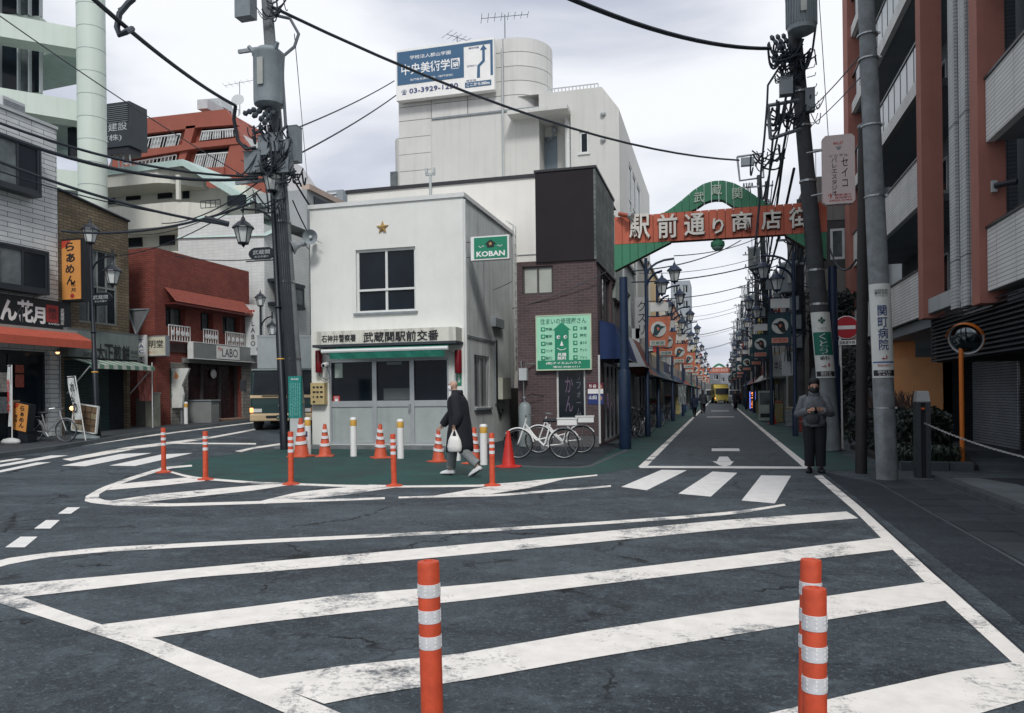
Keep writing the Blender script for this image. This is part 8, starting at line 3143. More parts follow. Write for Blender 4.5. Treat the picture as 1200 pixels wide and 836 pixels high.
# people
def skin_body(parent, joints, edges, m, name='body', sub=2):
 names = list(joints)
 me = bpy.data.meshes.new(name)
 me.from_pydata([joints[n][0] for n in names], [(names.index(a), names.index(b)) for a, b in edges], [])
 me.materials.append(m)
 o = put(name, me, parent)
 md = o.modifiers.new('Skin', 'SKIN')
 sv = me.skin_vertices[0].data
 for i, n in enumerate(names):
  r = joints[n][1]
  sv[i].radius = r if isinstance(r, tuple) else (r, r)
  sv[i].use_root = (i == 0)
 md.use_smooth_shade = True
 ms = o.modifiers.new('Subdivision', 'SUBSURF')
 ms.levels = ms.render_levels = sub
 return o
def person(label, loc, rz, pose, coat, trou, shoe, skin=None, hair=None, mask=None, hem=.47, puff=1.0, group=None, fingers=True, mat_hair=None):
 """pose: joint name -> (x forward, y left, z up)."""
 skin = skin or SKIN
 t = thing('person', label, 'person', (0, 0, 0), group)
 P = {k: Vector(v) for k, v in pose.items()}
 J = {'pelvis': (P['pelvis'], (.13, .10)), 'waist': (P['pelvis'].lerp(P['neck'], .4), (.13, .10)), 'chest': (P['pelvis'].lerp(P['neck'], .78), (.15, .11)),
   'neck': (P['neck'], .055), 'jaw': (P['head'] + Vector((.01, 0, -.075)), .062), 'head': (P['head'] + Vector((0, 0, .02)), (.082, .092)), 'crown': (P['head'] + Vector((-.01, 0, .085)), (.06, .068))}
 E_ = [('pelvis', 'waist'), ('waist', 'chest'), ('chest', 'neck'), ('neck', 'jaw'), ('jaw', 'head'), ('head', 'crown')]
 for s in 'LR':
  for a, r in (('sh', .04), ('el', .042), ('wr', .028), ('hip', .085), ('kn', .055), ('an', .04)):
   J[a + s] = (P[a + s], r)
  J['toe' + s] = (P['toe' + s], .035)
  w, e = P['wr' + s], P['el' + s]
  d = (w - e).normalized()
  J['palm' + s] = (w + d * .055, (.035, .018))
  E_ += [('chest', 'sh' + s), ('sh' + s, 'el' + s), ('el' + s, 'wr' + s), ('wr' + s, 'palm' + s), ('pelvis', 'hip' + s), ('hip' + s, 'kn' + s), ('kn' + s, 'an' + s), ('an' + s, 'toe' + s)]
  side = d.cross(Vector((0, 1 if s == 'L' else -1, 0)))
  side = side.normalized() if side.length > .1 else Vector((1, 0, 0))
  cur = Vector((0, -1 if s == 'L' else 1, 0))
  if fingers:
   for k in range(4):
    b = w + d * .085 + side * (.026 - .017 * k)
    L = (.068, .076, .070, .055)[k]
    J['f%d' % k + s] = (b, .009)
    J['g%d' % k + s] = (b + d * L * .5 + cur * .008, .0085)
    J['h%d' % k + s] = (b + d * L * .8 + cur * .03, .007)
    E_ += [('palm' + s, 'f%d' % k + s), ('f%d' % k + s, 'g%d' % k + s), ('g%d' % k + s, 'h%d' % k + s)]
   b = w + d * .03 + side * .035
   J['t0' + s] = (b, .011)
   J['t1' + s] = (b + d * .03 + side * .02 + cur * .01, .009)
   E_ += [('wr' + s, 't0' + s), ('t0' + s, 't1' + s)]
 skin_body(t, J, E_, skin)
 hd = P['head']
 g = MB()
 g.tube([hd + Vector((.085, 0, .03)), hd + Vector((.108, 0, -.01)), hd + Vector((.085, 0, -.02))], [.008, .016, .012], 6)
 part('nose', g, skin, t, smooth=True)
 for sy in (-1, 1):
  g = MB()
  g.ball(hd + Vector((-.005, sy * .088, .0)), .03, 8, 5, (.8, .3, 1.2))
  part('ear', g, skin, t, smooth=True)
  g = MB()
  g.ball(hd + Vector((.083, sy * .032, .025)), .012, 8, 5, (.5, 1, .6))
  part('eye', g, INK, t, smooth=True)
 if mask:
  g = MB()
  rings = []
  for k, (z, w, o_) in enumerate(((.005, .05, .103), (-.03, .068, .112), (-.07, .066, .100), (-.10, .04, .075))):
   rings.append([hd + Vector((o_ * cos(a) if abs(a) < 1.4 else .0, w * 1.25 * sin(a), z)) for a in [radians(q) for q in range(-80, 81, 20)]])
  rings2 = [[p * 1.0 + Vector((-.006, 0, 0)) for p in r] for r in rings]
  g.rings(rings, cap=False, closed=False)
  g.rings(rings2, cap=False, closed=False)
  for sy in (-1, 1):
   g.tube([hd + Vector((.03, sy * .085, -.01)), hd + Vector((-.01, sy * .093, .0))], .003, 4)
  part('face_mask', g, mask, t, smooth=True)
 if hair:
  g = MB()
  n = 14
  rings = []
  for i in range(7):
   f = i / 6
   th = f * 1.75
   rings.append([hd + Vector((-.012 + .101 * sin(th) * cos(2 * pi * j / n) * (.86 if cos(2 * pi * j / n) > 0 else 1.05), .094 * sin(th) * sin(2 * pi * j / n), .012 + .125 * cos(th) - (.05 * sin(th) if cos(2 * pi * j / n) < .2 else -.08 * sin(th)))) for j in range(n)])
  g.rings(rings)
  part('hair', g, hair, t, smooth='full')
 g = MB()
 for s in 'LR':
  a, k, h = P['an' + s], P['kn' + s], P['hip' + s]
  g.tube([a + Vector((0, 0, .03)), a.lerp(k, .3), a.lerp(k, .7), k, k.lerp(h, .5), h + Vector((0, 0, .05))], [.085, .086, .092, .096, .112, .12], 12)
 part('trousers', g, trou, t, smooth=True)
 for s in 'LR':
  g = MB()
  a, toe = P['an' + s], P['toe' + s]
  dh = Vector((toe.x - a.x, toe.y - a.y, 0)).normalized()
  back = a + Vector((0, 0, -.05)) - dh * .05
  d = (toe - back).normalized()
  u_ = Vector((0, 1, 0)).cross(d).normalized()
  u_ = u_ if u_.z < 0 else -u_
  rings = []
  for f, w, h in ((-.12, .03, .04), (0, .046, .07), (.2, .052, .08), (.45, .054, .07), (.75, .058, .052), (.98, .05, .038), (1.12, .026, .02)):
   c_ = back.lerp(toe + d * .045 + u_ * -.0, f)
   rings.append([c_ + Vector((0, cos(q) * w, 0)) - u_ * sin(q) * h * (1 if sin(q) > 0 else .5) for q in [2 * pi * j / 10 for j in range(10)]])
  g.rings(rings)
  sh_ = part('shoe', g, shoe, t, smooth=True)
  g = MB()
  for f in (.0, .5):
   c_ = back.lerp(toe, f) - u_ * -.022
   g.cbox(c_ + (toe - back) * .25, ((toe - back).length * .5, .10, .022), (toe - back).to_track_quat('X', 'Z').to_matrix())
  part('sole', g, RUBBER, sh_, kind='stuff')
 g = MB()
 nk, pv = P['neck'], P['pelvis']
 rings = []
 prof = [(hem, .215, .19), (hem + .12, .21, .20), (.78, .19, .205), (.95, .165, .20), (1.1, .15, .205), (1.25, .15, .22), (1.36, .14, .215), (1.43, .115, .17), (1.48, .085, .10), (1.53, .080, .085)]
 q_ = nk.z / 1.49
 zs = [(p[0] if p[0] <= hem + .12 else p[0] * q_, p[1], p[2]) for p in prof if p[0] >= hem]
 for z, a_, b_ in zs:
  f = (z - pv.z) / (nk.z - pv.z)
  c_ = pv + (nk - pv) * f
  if f < 0:
   c_ = Vector((pv.x + (P['knL'].x + P['knR'].x - 2 * pv.x) * .25 * -f, pv.y, z))
  wob = .012 * puff
  rings.append([Vector((c_.x + a_ * puff * cos(q) * (1 + wob * 2 * sin(3 * q + z * 9)), c_.y + b_ * puff * sin(q), z + wob * sin(5 * q) * (1 if z == hem else .3))) for q in [2 * pi * j / 20 for j in range(20)]])
 g.rings(rings)
 co = part('coat', g, coat, t, smooth='full')
 for s in 'LR':
  g = MB()
  a, b, c_ = P['sh' + s] + Vector((0, 0, .01)), P['el' + s], P['wr' + s]
  inn = a + Vector((0, -.06 if s == 'L' else .06, .02))
  pts = [inn, a, a.lerp(b, .5), b, b.lerp(c_, .5), c_ + (c_ - b).normalized() * .01]
  g.tube(pts, [.085 * puff, .09 * puff, .083 * puff, .082 * puff, .076 * puff, .060 * puff], 12)
  part('sleeve', g, coat, t, smooth=True)
 g = MB()
 g.rings([[nk + Vector((-.01 + r_ * cos(q) * 1.1, r_ * sin(q), z)) for q in [2 * pi * j / 14 for j in range(14)]] for r_, z in ((.095, -.03), (.10, .03), (.088, .075), (.07, .06))])
 part('collar', g, coat, t, smooth='full')
 t.location = loc
 t.rotation_euler = (0, 0, rz)
 return t
WALK = dict(pelvis=(0, 0, .90), neck=(.06, 0, 1.49), head=(.125, 0, 1.645), hipL=(-.02, .09, .88), hipR=(.02, -.09, .88),
   knR=(.20, -.09, .50), anR=(.24, -.08, .10), toeR=(.38, -.08, .035), knL=(-.10, .09, .47), anL=(-.38, .09, .20), toeL=(-.27, .09, .05),
   shL=(.02, .19, 1.40), elL=(-.08, .25, 1.13), wrL=(-.03, .27, .95), shR=(.08, -.19, 1.40), elR=(.27, -.22, 1.13), wrR=(.45, -.20, .93))
STAND = dict(pelvis=(0, 0, .88), neck=(.02, 0, 1.40), head=(.07, 0, 1.535), hipL=(0, .09, .86), hipR=(0, -.09, .86),
    knL=(.02, .095, .48), anL=(0, .10, .09), toeL=(.13, .115, .035), knR=(.01, -.085, .48), anR=(-.01, -.09, .09), toeR=(.12, -.11, .035),
    shL=(.0, .175, 1.30), elL=(.03, .27, 1.06), wrL=(.23, .13, 1.12), shR=(.0, -.175, 1.30), elR=(.03, -.27, 1.06), wrR=(.23, -.12, 1.12))
COATB = mat('black_coat', (0.010, 0.012, 0.018), .85, .25, 5, bump=.2)
TRG = mat('grey_trousers', (0.19, 0.205, 0.21), .85, .2, 6)
SHW = mat('white_shoes', (0.62, 0.64, 0.65), .5, .2, 18)
SKL = mat('pale_skin', (0.44, 0.28, 0.21), .5, .06, 8)
MSK = mat('mask_white', (0.72, 0.73, 0.74), .8, .04)
wp = G(540, 558)
W_ = person('bald man in long black coat and white mask walking left with a bag', wp, pi - .12, WALK, COATB, TRG, SHW, SKL, None, MSK, hem=.45, puff=1.2)
hand = Vector((wp.x, wp.y, 0)) + Matrix.Rotation(pi - .12, 3, 'Z') @ Vector((-.02, .28, .86))
t = thing('carrier_bag', 'white plastic carrier bag hanging from the walking man left hand', 'bag', hand)
g = MB()
rings = []
for z, a, b in ((-.40, .10, .04), (-.385, .13, .06), (-.30, .135, .065), (-.20, .115, .06), (-.12, .085, .045)):
 rings.append([hand + Vector((a * cos(q) * (1 + .06 * sin(4 * q + z * 20)), b * sin(q), z)) for q in [2 * pi * j / 16 for j in range(16)]])
g.rings(rings)
part('bag_body', g, mat('bag_white', (0.68, 0.68, 0.66), .5, .08, 14), t, smooth='full')
for sx in (-1, 1):
 g = MB()
 g.add([hand + Vector((sx * .08, -.02, -.13)), hand + Vector((sx * .045, -.02, -.13)), hand + Vector((0, 0, .02)), hand + Vector((sx * .012, 0, .02)),
   hand + Vector((sx * .08, .02, -.13)), hand + Vector((sx * .045, .02, -.13))], [(0, 1, 2, 3), (4, 5, 2, 3)])
 part('bag_handle', g, mat('bag_white', (0.68, 0.68, 0.66)), t)
JKT = mat('grey_puffer', (0.11, 0.12, 0.135), .6, .5, 9, bump=.5, bscale=22)
TRB = mat('black_trousers', (0.009, 0.010, 0.014), .85, .2, 5)
HAIR = mat('black_hair', (0.007, 0.007, 0.009), .6, .2, 20)
mp_ = G(955, 554)
M2 = person('man in a grey puffer jacket standing and looking at his phone', mp_, -pi / 2 - .05, STAND, JKT, TRB, BLACK, None, HAIR, INK, hem=.84, puff=1.0)
ph = Vector((mp_.x, mp_.y, 0)) + Vector((0.0, -.27, 1.13))
g = MB()
g.cbox(ph, (.07, .012, .14), Matrix.Rotation(.7, 3, 'X'))
single('mobile_phone', g, BLACK, 'black phone held in both hands of the man in the puffer jacket', 'phone', loc=ph)
g = MB()
rings = []
for z, a in ((-.10, .05), (-.08, .10), (0, .12), (.06, .11), (.09, .05)):
 rings.append([Vector((mp_.x - .05, mp_.y - .24, .98)) + Vector((a * cos(q), a * .45 * sin(q), z)) for q in [2 * pi * j / 12 for j in range(12)]])
g.rings(rings)
single('shoulder_bag', g, mat('dark_bag', (0.03, .035, .04), .7), 'small dark bag worn in front of the man in the puffer jacket', 'bag', smooth='full', loc=(mp_.x, mp_.y - .2, .98))
GP = 'distant pedestrians in the shopping street'
FARC = mat('far_dark_coat', (0.016, 0.02, 0.028), .85)
for i, (u, v, hpx, rz, c, lab) in enumerate(((824, 484.5, 27, pi / 2, FARC, 'pedestrian in dark clothes by the left line of the shopping street'), (862, 480.8, 22.5, -pi / 2, FARC, 'pedestrian in dark clothes by the right line before the vans'),
            (834, 472.5, 14, pi / 2 + .4, mat('far_grey_coat', (.05, .05, .06), .85), 'tiny distant pedestrian left of the yellow truck'), (868, 474, 15, -pi / 2, mat('far_red_coat', (.18, .03, .03), .85), 'tiny distant pedestrian in red right of the yellow truck'),
            (814, 489, 27, pi / 2 + .2, mat('far_navy_coat', (.02, .03, .06), .85), 'pedestrian near the parked bicycles on the left'))):
 p = G(u, v)
 o = person(lab, p, rz, WALK, c, TRB, BLACK, None, HAIR, None, hem=.7, group=GP, fingers=False)
 d = p.y * FWD[1] + p.x * FWD[0]
 s = hpx * d / FPX / 1.77
 o.scale = (s, s, s)
# trucks
def bev(o, w):
 b = o.modifiers.new('Bevel', 'BEVEL')
 b.width = w
 b.segments = 3
 b.limit_method = 'ANGLE'
 return o
def truck(label, loc, rz, lower, upper, boxm, sc=1.0, cabw=1.1, boxh=3.3, plate='・151', boxlen=6.2):
 t = thing('box_truck', label, 'truck', (0, 0, 0))
 w = cabw
 prof = [(-.0, .42), (0.02, .95), (.06, 1.28), (.30, 2.12), (.42, 2.22), (1.55, 2.25), (1.62, 2.1), (1.62, .42)]
 g = MB()
 g.prism(prof, lambda a, b, x: (x, a, b), -w, w)
 bev(part('cab', g, lower, t), .07)
 g = MB()
 g.prism([(.004, 1.17), (.022, 1.26), (.07, 1.28), (.07, 1.17)], lambda a, b, x: (x, a, b), -w - .004, w + .004)
 part('cream_belt', g, upper, t)
 g = MB()
 g.prism([(.045, 1.29), (.055, 1.29), (.305, 2.12), (.295, 2.12)], lambda a, b, x: (x, a - .006, b), -w + .08, w - .08)
 part('windscreen', g, GLASS, t)
 g = MB()
 g.prism([(.295, 2.17), (.31, 2.21), (.42, 2.245), (1.55, 2.26), (1.55, 2.2), (.42, 2.21), (.34, 2.17)], lambda a, b, x: (x, a - .01, b), -w - .003, w + .003)
 part('roof', g, lower, t)
 for s in (-1, 1):
  g = MB()
  g.prism([(.18, 1.30), (.42, 2.0), (1.15, 2.0), (1.2, 1.30)], lambda a, b, x: (x, a, b), s * (w + .002), s * (w + .012))
  part('side_window', g, GLASS, t)
  g = MB()
  g.prism([(-.02, .66), (-.02, .78), (.16, .82), (.18, .68)], lambda a, b, x: (x, a, b), s * (w - .40), s * (w - .06))
  part('headlight', g, mat('headlight_lens', (.62, .63, .60), .15), t)
  g = MB()
  g.prism([(-.03, .66), (-.03, .80), (.02, .82), (.02, .66)], lambda a, b, x: (x, a, b), s * (w - .10), s * (w + .012))
  part('indicator', g, glow('indicator_amber', (1.0, .42, .12), 1.6) if s < 0 else mat('amber_lens', (.4, .16, .03), .3), t)
  g = MB()
  g.box(s * (w + .25) - .10, s * (w + .25) + .10, .05, .13, 1.42, 1.82)
  part('mirror', g, BLACK, t)
  g = MB()
  g.tube([(s * w, .12, 1.35), (s * (w + .18), .1, 1.38), (s * (w + .24), .1, 1.5)], .018, 6)
  g.tube([(s * w, .2, 1.9), (s * (w + .2), .1, 1.82)], .018, 6)
  part('mirror_arm', g, BLACK, t, kind='stuff')
  for y, r in ((.75, .40), (4.6, .40)):
   g = MB()
   g.lathe([(.24, -.12), (r - .03, -.12), (r, -.08), (r, .08), (r - .03, .12), (.24, .12)], (s * (w - .16), y, r), 20, Matrix.Rotation(pi / 2, 3, 'Y'))
   wt = part('tyre', g, RUBBER, t, smooth=True)
   g = MB()
   g.lathe([(.05, -.10), (.12, -.12), (.24, -.10), (.24, .10), (.12, .12), (.05, .10)], (s * (w - .16), y, r), 14, Matrix.Rotation(pi / 2, 3, 'Y'))
   part('rim', g, STEEL, wt, smooth=True)
 g = MB()
 g.prism([(-.08, .34), (-.08, .58), (.0, .62), (.25, .62), (.25, .34)], lambda a, b, x: (x, a, b), -w - .01, w + .01)
 bev(part('bumper', g, upper, t), .04)
 g = MB()
 g.box(-.55, .55, -.088, -.08, .44, .54)
 part('bumper_grille', g, BLACK, t)
 g = MB()
 g.box(-.18, .18, -.10, -.089, .40, .56)
 part('number_plate', g, mat('plate_green', (.05, .10, .08), .5), t)
 lettering(t, plate, Face('S', -.10), 0, .465, .30, .08, INKW, n=.003)
 g = MB()
 g.tube([(.13 * cos(2 * pi * k / 16), -.004, .90 + .06 * sin(2 * pi * k / 16)) for k in range(17)], .012, 5)
 part('front_emblem', g, STEEL, t)
 g = MB()
 g.box(-.7, .7, -.03, .02, 1.235, 1.26)
 g.tube([(-.5, .04, 1.33), (-.1, .12, 1.55)], .012, 5)
 g.tube([(.3, .04, 1.33), (.7, .12, 1.55)], .012, 5)
 part('wipers', g, BLACK, t, kind='stuff')
 g = MB()
 g.box(-w - .02, w + .02, 1.75, 1.75 + boxlen, .85, boxh)
 part('cargo_box', g, boxm, t)
 g = MB()
 for x in (-w - .02, w - .03):
  g.box(x, x + .05, 1.735, 1.75, .85, boxh + .01)
 g.box(-w - .02, w + .02, 1.735, 1.75, boxh - .06, boxh + .01)
 part('box_edge', g, STEEL, t, kind='stuff')
 g = MB()
 g.box(-w + .25, w - .25, 1.6, 6.8, .55, .84)
 part('chassis', g, BLACK, t)
 t.location = loc
 t.rotation_euler = (0, 0, rz)
 t.scale = (sc, sc, sc)
 return t
p = AT(331, 508, 27.6)
TG = mat('truck_green', (0.006, 0.035, 0.036), .35, .08, 2)
TC = mat('truck_cream', (0.52, 0.40, 0.24), .4, .06, 2)
truck('dark green and cream box truck with its right indicator lit behind the utility pole', (p.x, p.y, gz(p.x, p.y) + .0), .42, TG, TC, mat('truck_box_grey', (0.30, 0.34, 0.36), .5, .1, 2), 1.0, 1.1, 3.55)
p = G(847.5, 471)
YT = mat('truck_yellow', (0.62, 0.50, 0.10), .45, .05)
truck('small yellow truck with grey box far down the shopping street', (p.x - .25, 112, 0), .10, YT, YT, YT, 1.0, 1.0, 2.75, '・', 3.5)
t = thing('parked_van', 'pale van parked to the right of the distant yellow truck', 'van', (2.3, 108, 0))
g = MB()
g.prism([(108, .35), (108, 1.0), (108.7, 1.2), (109.3, 1.85), (112, 1.9), (112.1, .35)], lambda a, b, x: (x, a, b), 1.35, 2.9)
part('body', g, GREYL, t)
g = MB()
g.prism([(108.66, 1.22), (108.7, 1.22), (109.27, 1.8), (109.22, 1.8)], lambda a, b, x: (x, a - .02, b), 1.45, 2.8)
part('windscreen', g, GLASS, t)
for x in (1.5, 2.75):
 g = MB()
 g.lathe([(.1, -.1), (.3, -.1), (.3, .1), (.1, .1)], (x, 108.7, .3), 12, Matrix.Rotation(pi / 2, 3, 'Y'))
 part('tyre', g, RUBBER, t)
 g = MB()
 g.box(x - .12, x + .12, 107.98, 108.0, .75, .9)
 part('headlight', g, GREYL, t)
t = thing('box_truck', 'dark grey box truck just left of the distant yellow truck', 'truck', (-.9, 118, 0))
g = MB()
g.box(-1.9, -.15, 119, 124, .6, 2.9)
part('cargo_box', g, mat('far_grey_box', (.16, .17, .175), .6), t)
g = MB()
g.prism([(117.6, .4), (117.6, 1.1), (117.9, 2.0), (118.9, 2.05), (118.9, .4)], lambda a, b, x: (x, a, b), -1.85, -.2)
part('cab', g, GREYL, t)
g = MB()
g.prism([(117.62, 1.15), (117.88, 1.9), (117.84, 1.9), (117.58, 1.15)], lambda a, b, x: (x, a - .02, b), -1.75, -.3)
part('windscreen', g, GLASS, t)
for x in (-1.7, -.35):
 g = MB()
 g.lathe([(.1, -.1), (.33, -.1), (.33, .1), (.1, .1)], (x, 118.2, .33), 12, Matrix.Rotation(pi / 2, 3, 'Y'))
 part('tyre', g, RUBBER, t)
# boards and flags before the noodle shop
p = G(30, 524)
S_ = Face('S', p.y)
r = S_.rect(15, 471, 41, 507)
t = thing('floor_sign', 'tilted orange floor sign with brush lettering before the noodle shop', 'sign', (p.x, p.y, p.z))
xm, zm_ = (r[0] + r[1]) / 2, (r[2] + r[3]) / 2
w, h = (r[1] - r[0]) * .82, (r[3] - r[2]) * .9
MT = Matrix.Rotation(.14, 3, 'Y') @ Matrix.Rotation(-.15, 3, 'Z')
def tb(x, y, z):
 return Vector((xm, p.y, zm_)) + MT @ Vector((x, y, z))
g = MB()
g.cbox((xm, p.y, zm_), (w, .22, h), MT)
part('case', g, BLACK, t)
g = MB()
g.cbox(tb(0, -.115, 0), (w * .96, .012, h * .97), MT)
part('sign_face', g, ORS, t)
for (s, fx, fz, ww, hh, m) in (('ら', .12, .33, .24, .17, INK), ('ぁ', .14, .12, .2, .13, INK), ('め', .14, -.08, .25, .16, INK), ('ん', .16, -.28, .27, .17, INK), ('花', -.25, .0, .18, .12, INK), ('月', -.25, -.15, .16, .11, INK)):
 o = lettering(t, s, Face('S', 0), 0, 0, w * ww * 1.2, h * hh * 1.1, m, bold=.03)
 o.rotation_euler = MT.to_euler()
 o.location = tb(w * fx, -.125, h * fz) - wloc(t)
g = MB()
g.prism([(-w * .47, h * .48), (-w * .1, h * .48), (-w * .2, h * .36), (-w * .35, h * .28), (-w * .47, h * .27)], lambda a, b, n: tb(a, -.124 - n, b), 0, .004)
part('red_corner', g, mat('corner_red', (0.45, 0.06, 0.03)), t)
g = MB()
g.box(xm - .1, xm + .25, p.y - .12, p.y + .2, p.z + .1, r[2] + .05)
part('foot', g, BLACK, t)
p = G(104, 519)
S_ = Face('S', p.y)
r = S_.rect(85, 474, 115, 507)
xm, zm_ = (r[0] + r[1]) / 2, (r[2] + r[3]) / 2
w, h = (r[1] - r[0]) * .94, (r[3] - r[2]) * .95
MT = Matrix.Rotation(.13, 3, 'Y')
t = thing('menu_board', 'white framed board of food photos on a weighted stand', 'menu board', (p.x, p.y, p.z))
for dx, dz, sx, sz in ((0, h / 2, w, .04), (0, -h / 2, w, .04), (-w / 2, 0, .04, h), (w / 2, 0, .04, h)):
 g = MB()
 g.cbox(tb(dx, 0, dz), (sx, .07, sz), MT)
 part('frame_bar', g, TRIM, t)
rk = random.Random(8)
for i in range(4):
 for j in range(4):
  g = MB()
  g.cbox(tb(-w * .37 + w * .245 * i, -.01, -h * .36 + h * .24 * j), (w * .22, .02, h * .21), MT)
  part('food_photo', g, mat('food_%d' % rk.randrange(4), ((.26, .22, .14), (.16, .11, .07), (.34, .32, .25), (.20, .18, .15))[rk.randrange(4)], .5, .5, 22), t)
g = MB()
g.cbox(tb(0, .02, 0), (w, .02, h), MT)
part('backing', g, mat('board_back', (.05, .05, .05), .6), t)
g = MB()
g.tube([tb(0, 0, -h / 2), (xm + .05, p.y, p.z + .15)], .025, 6)
part('stand', g, STEEL, t)
g = MB()
g.rings([[Vector((xm + a * cos(q), p.y + .25 * a / .5 * sin(q), p.z + z)) for q in [2 * pi * j / 14 for j in range(14)]] for a, z in ((.52, .12), (.5, .18), (.2, .26), (.05, .30))])
part('weight_base', g, mat('weight_blue_grey', (.18, .22, .23), .6), t, smooth='full')
g = MB()
q_ = tb(-w * .46, -.12, h * .32)
g.ball(q_, .07, 8, 6)
part('lit_lamp', g, glow('warm_lamp', (1.0, .55, .25), 1.6), t)
def flag(label, base, u0, v0, u1, v1, slant, cloth, texts, ink=INK):
 F = Face('S', base.y)
 t = thing('banner_flag', label, 'banner', base)
 a0, z1 = F.px(u0, v0)
 a1, z0 = F.px(u1, v1)
 g = MB()
 g.rings([[F.pt(a0 + (a1 - a0) * i / 5 + slant * (j / 8), .03 * sin(i * 1.4 + j * .8), z1 + (z0 - z1) * j / 8) for i in range(6)] for j in range(9)], cap=False, closed=False)
 part('cloth', g, cloth, t, recalc=False)
 g = MB()
 g.tube([F.pt(a1 + slant * 1.6, .0, base.z), F.pt(a1 + .02, .0, z1 + .05), F.pt(a0, .0, z1 + .03)], .016, 6)
 part('pole', g, TRIM, t)
 for s, f, hh in texts:
  lettering(t, s, F, (a0 + a1) / 2 + slant * f, z1 + (z0 - z1) * f, (a1 - a0) * .62, hh, ink, n=.05, vertical=len(s) > 1, bold=.02)
 return t
b = G(97, 521)
flag('white slanted flag with black brush characters beside the food photo board', b, 79, 443, 88, 492, .25, mat('flag_white', (.50, .53, .53), .7, .12, 5), [('の', .72, .3), ('れん', .35, .6)])
b = G(13, 525)
t = flag('tall narrow white flag left of the orange floor sign', b, 9, 430, 14, 500, .0, mat('flag_white', (.5, .53, .53)), [('営業中', .5, 1.0)], INKR)
g = MB()
g.rings([[b + Vector((a * cos(q), a * .5 * sin(q), z + .12)) for q in [2 * pi * j / 14 for j in range(14)]] for a, z in ((.30, 0), (.33, .06), (.26, .13), (.06, .17))])
single('flag_weight', g, mat('weight_white', (.50, .52, .52), .6), 'white water filled weight under the tall narrow flag', 'weight', smooth='full', loc=b)
p = LE.pt(20.2, .35, 3.05)
g = MB()
g.lathe([(.02, .08), (.06, .05), (.10, 0), (.09, -.01)], p, 12)
t = thing('wall_lamp', 'small lit lamp under the red awning end of the noodle shop', 'lamp', p)
part('shade', g, STEEL, t)
g = MB()
g.ball(p - Vector((0, 0, .02)), .06, 8, 6)
part('bulb', g, glow('warm_lamp', (1.0, .55, .25), 1.6), t)
g = MB()
g.tube([p + Vector((0, 0, .05)), p + Vector((0, .1, -.1)), (p.x, p.y + .1, .2)], .02, 6)
part('post', g, GREY, t)
# small things of the shopping street
t = thing('shop_awning', 'worn brown and white awning just past the navy awning', 'awning', (-3.2, 26, 2.5))
cloth_awning(t, BE, 25.3, 27.6, 3.4, 2.35, .95, mat('awning_brown', (0.13, 0.045, 0.035), .7, .2, 4), mat('awning_pale_end', (.30, .33, .36), .7, .2, 5))
PS = [  # side, y, z0, z1, width, colour, text, ink
 (1, 31.0, 3.4, 4.7, .42, (.05, .04, .05), '質', 'w'), (1, 37.5, 2.2, 3.2, .75, (.42, .44, .44), '本日休', 'k'), (1, 42.5, 4.2, 6.4, .5, (.36, .04, .04), '焼鳥', 'w'), (1, 45.5, 5.0, 6.2, .6, (.55, .55, .5), '整体', 'k'),
 (1, 49.0, 4.0, 6.0, .5, (.5, .5, .48), '喫茶', 'k'), (1, 52.0, 3.6, 4.6, .7, (.06, .09, .2), 'スナック', 'w'), (1, 55.5, 4.8, 7.0, .5, (.5, .42, .1), '居酒屋', 'k'), (1, 61, 4.0, 6.2, .5, (.45, .05, .04), 'ラーメン', 'w'),
 (1, 65, 4.5, 5.7, .8, (.55, .56, .55), '薬', 'k'), (1, 70, 5, 7.4, .6, (.5, .5, .5), '美容室', 'k'), (1, 76, 4.2, 6.2, .6, (.1, .25, .2), '歯科', 'w'), (1, 85, 4.5, 7, .7, (.5, .1, .06), '中華', 'w'), (1, 94, 5, 7.2, .7, (.5, .5, .47), '酒', 'k'), (1, 106, 4.5, 7, .8, (.3, .32, .5), '鮨', 'w'), (1, 120, 5, 7.6, .8, (.5, .5, .5), '時計', 'k'),
 (-1, 30.0, 3.6, 5.2, .5, (.34, .36, .37), 'クスリ', 'k'), (-1, 36.5, 3.4, 5.0, .5, (.45, .06, .05), '肉', 'w'), (-1, 43.0, 4.2, 6.0, .55, (.5, .5, .46), '酒店', 'k'), (-1, 49.5, 4.0, 5.8, .5, (.06, .1, .2), 'そば', 'w'), (-1, 58, 4.6, 6.8, .6, (.5, .48, .42), '歯科', 'k'),
 (-1, 66, 4.0, 6.0, .6, (.5, .16, .06), '弁当', 'w'), (-1, 75, 4.4, 6.8, .6, (.5, .5, .5), '書店', 'k'), (-1, 86, 4.5, 6.6, .7, (.5, .36, .08), '和菓子', 'k'), (-1, 100, 4.6, 7.2, .8, (.45, .46, .5), '靴', 'k'), (-1, 118, 4.8, 7.4, .8, (.4, .08, .07), '鍼灸', 'w')]
ORD = 'first second third fourth fifth sixth seventh eighth ninth tenth eleventh twelfth thirteenth fourteenth last'.split()
def CN_(c):
 return 'pale' if min(c) > .3 else 'dark' if max(c) < .15 else 'red' if c[0] > .3 and c[1] < .2 else 'yellow' if c[0] > .3 else 'blue green'
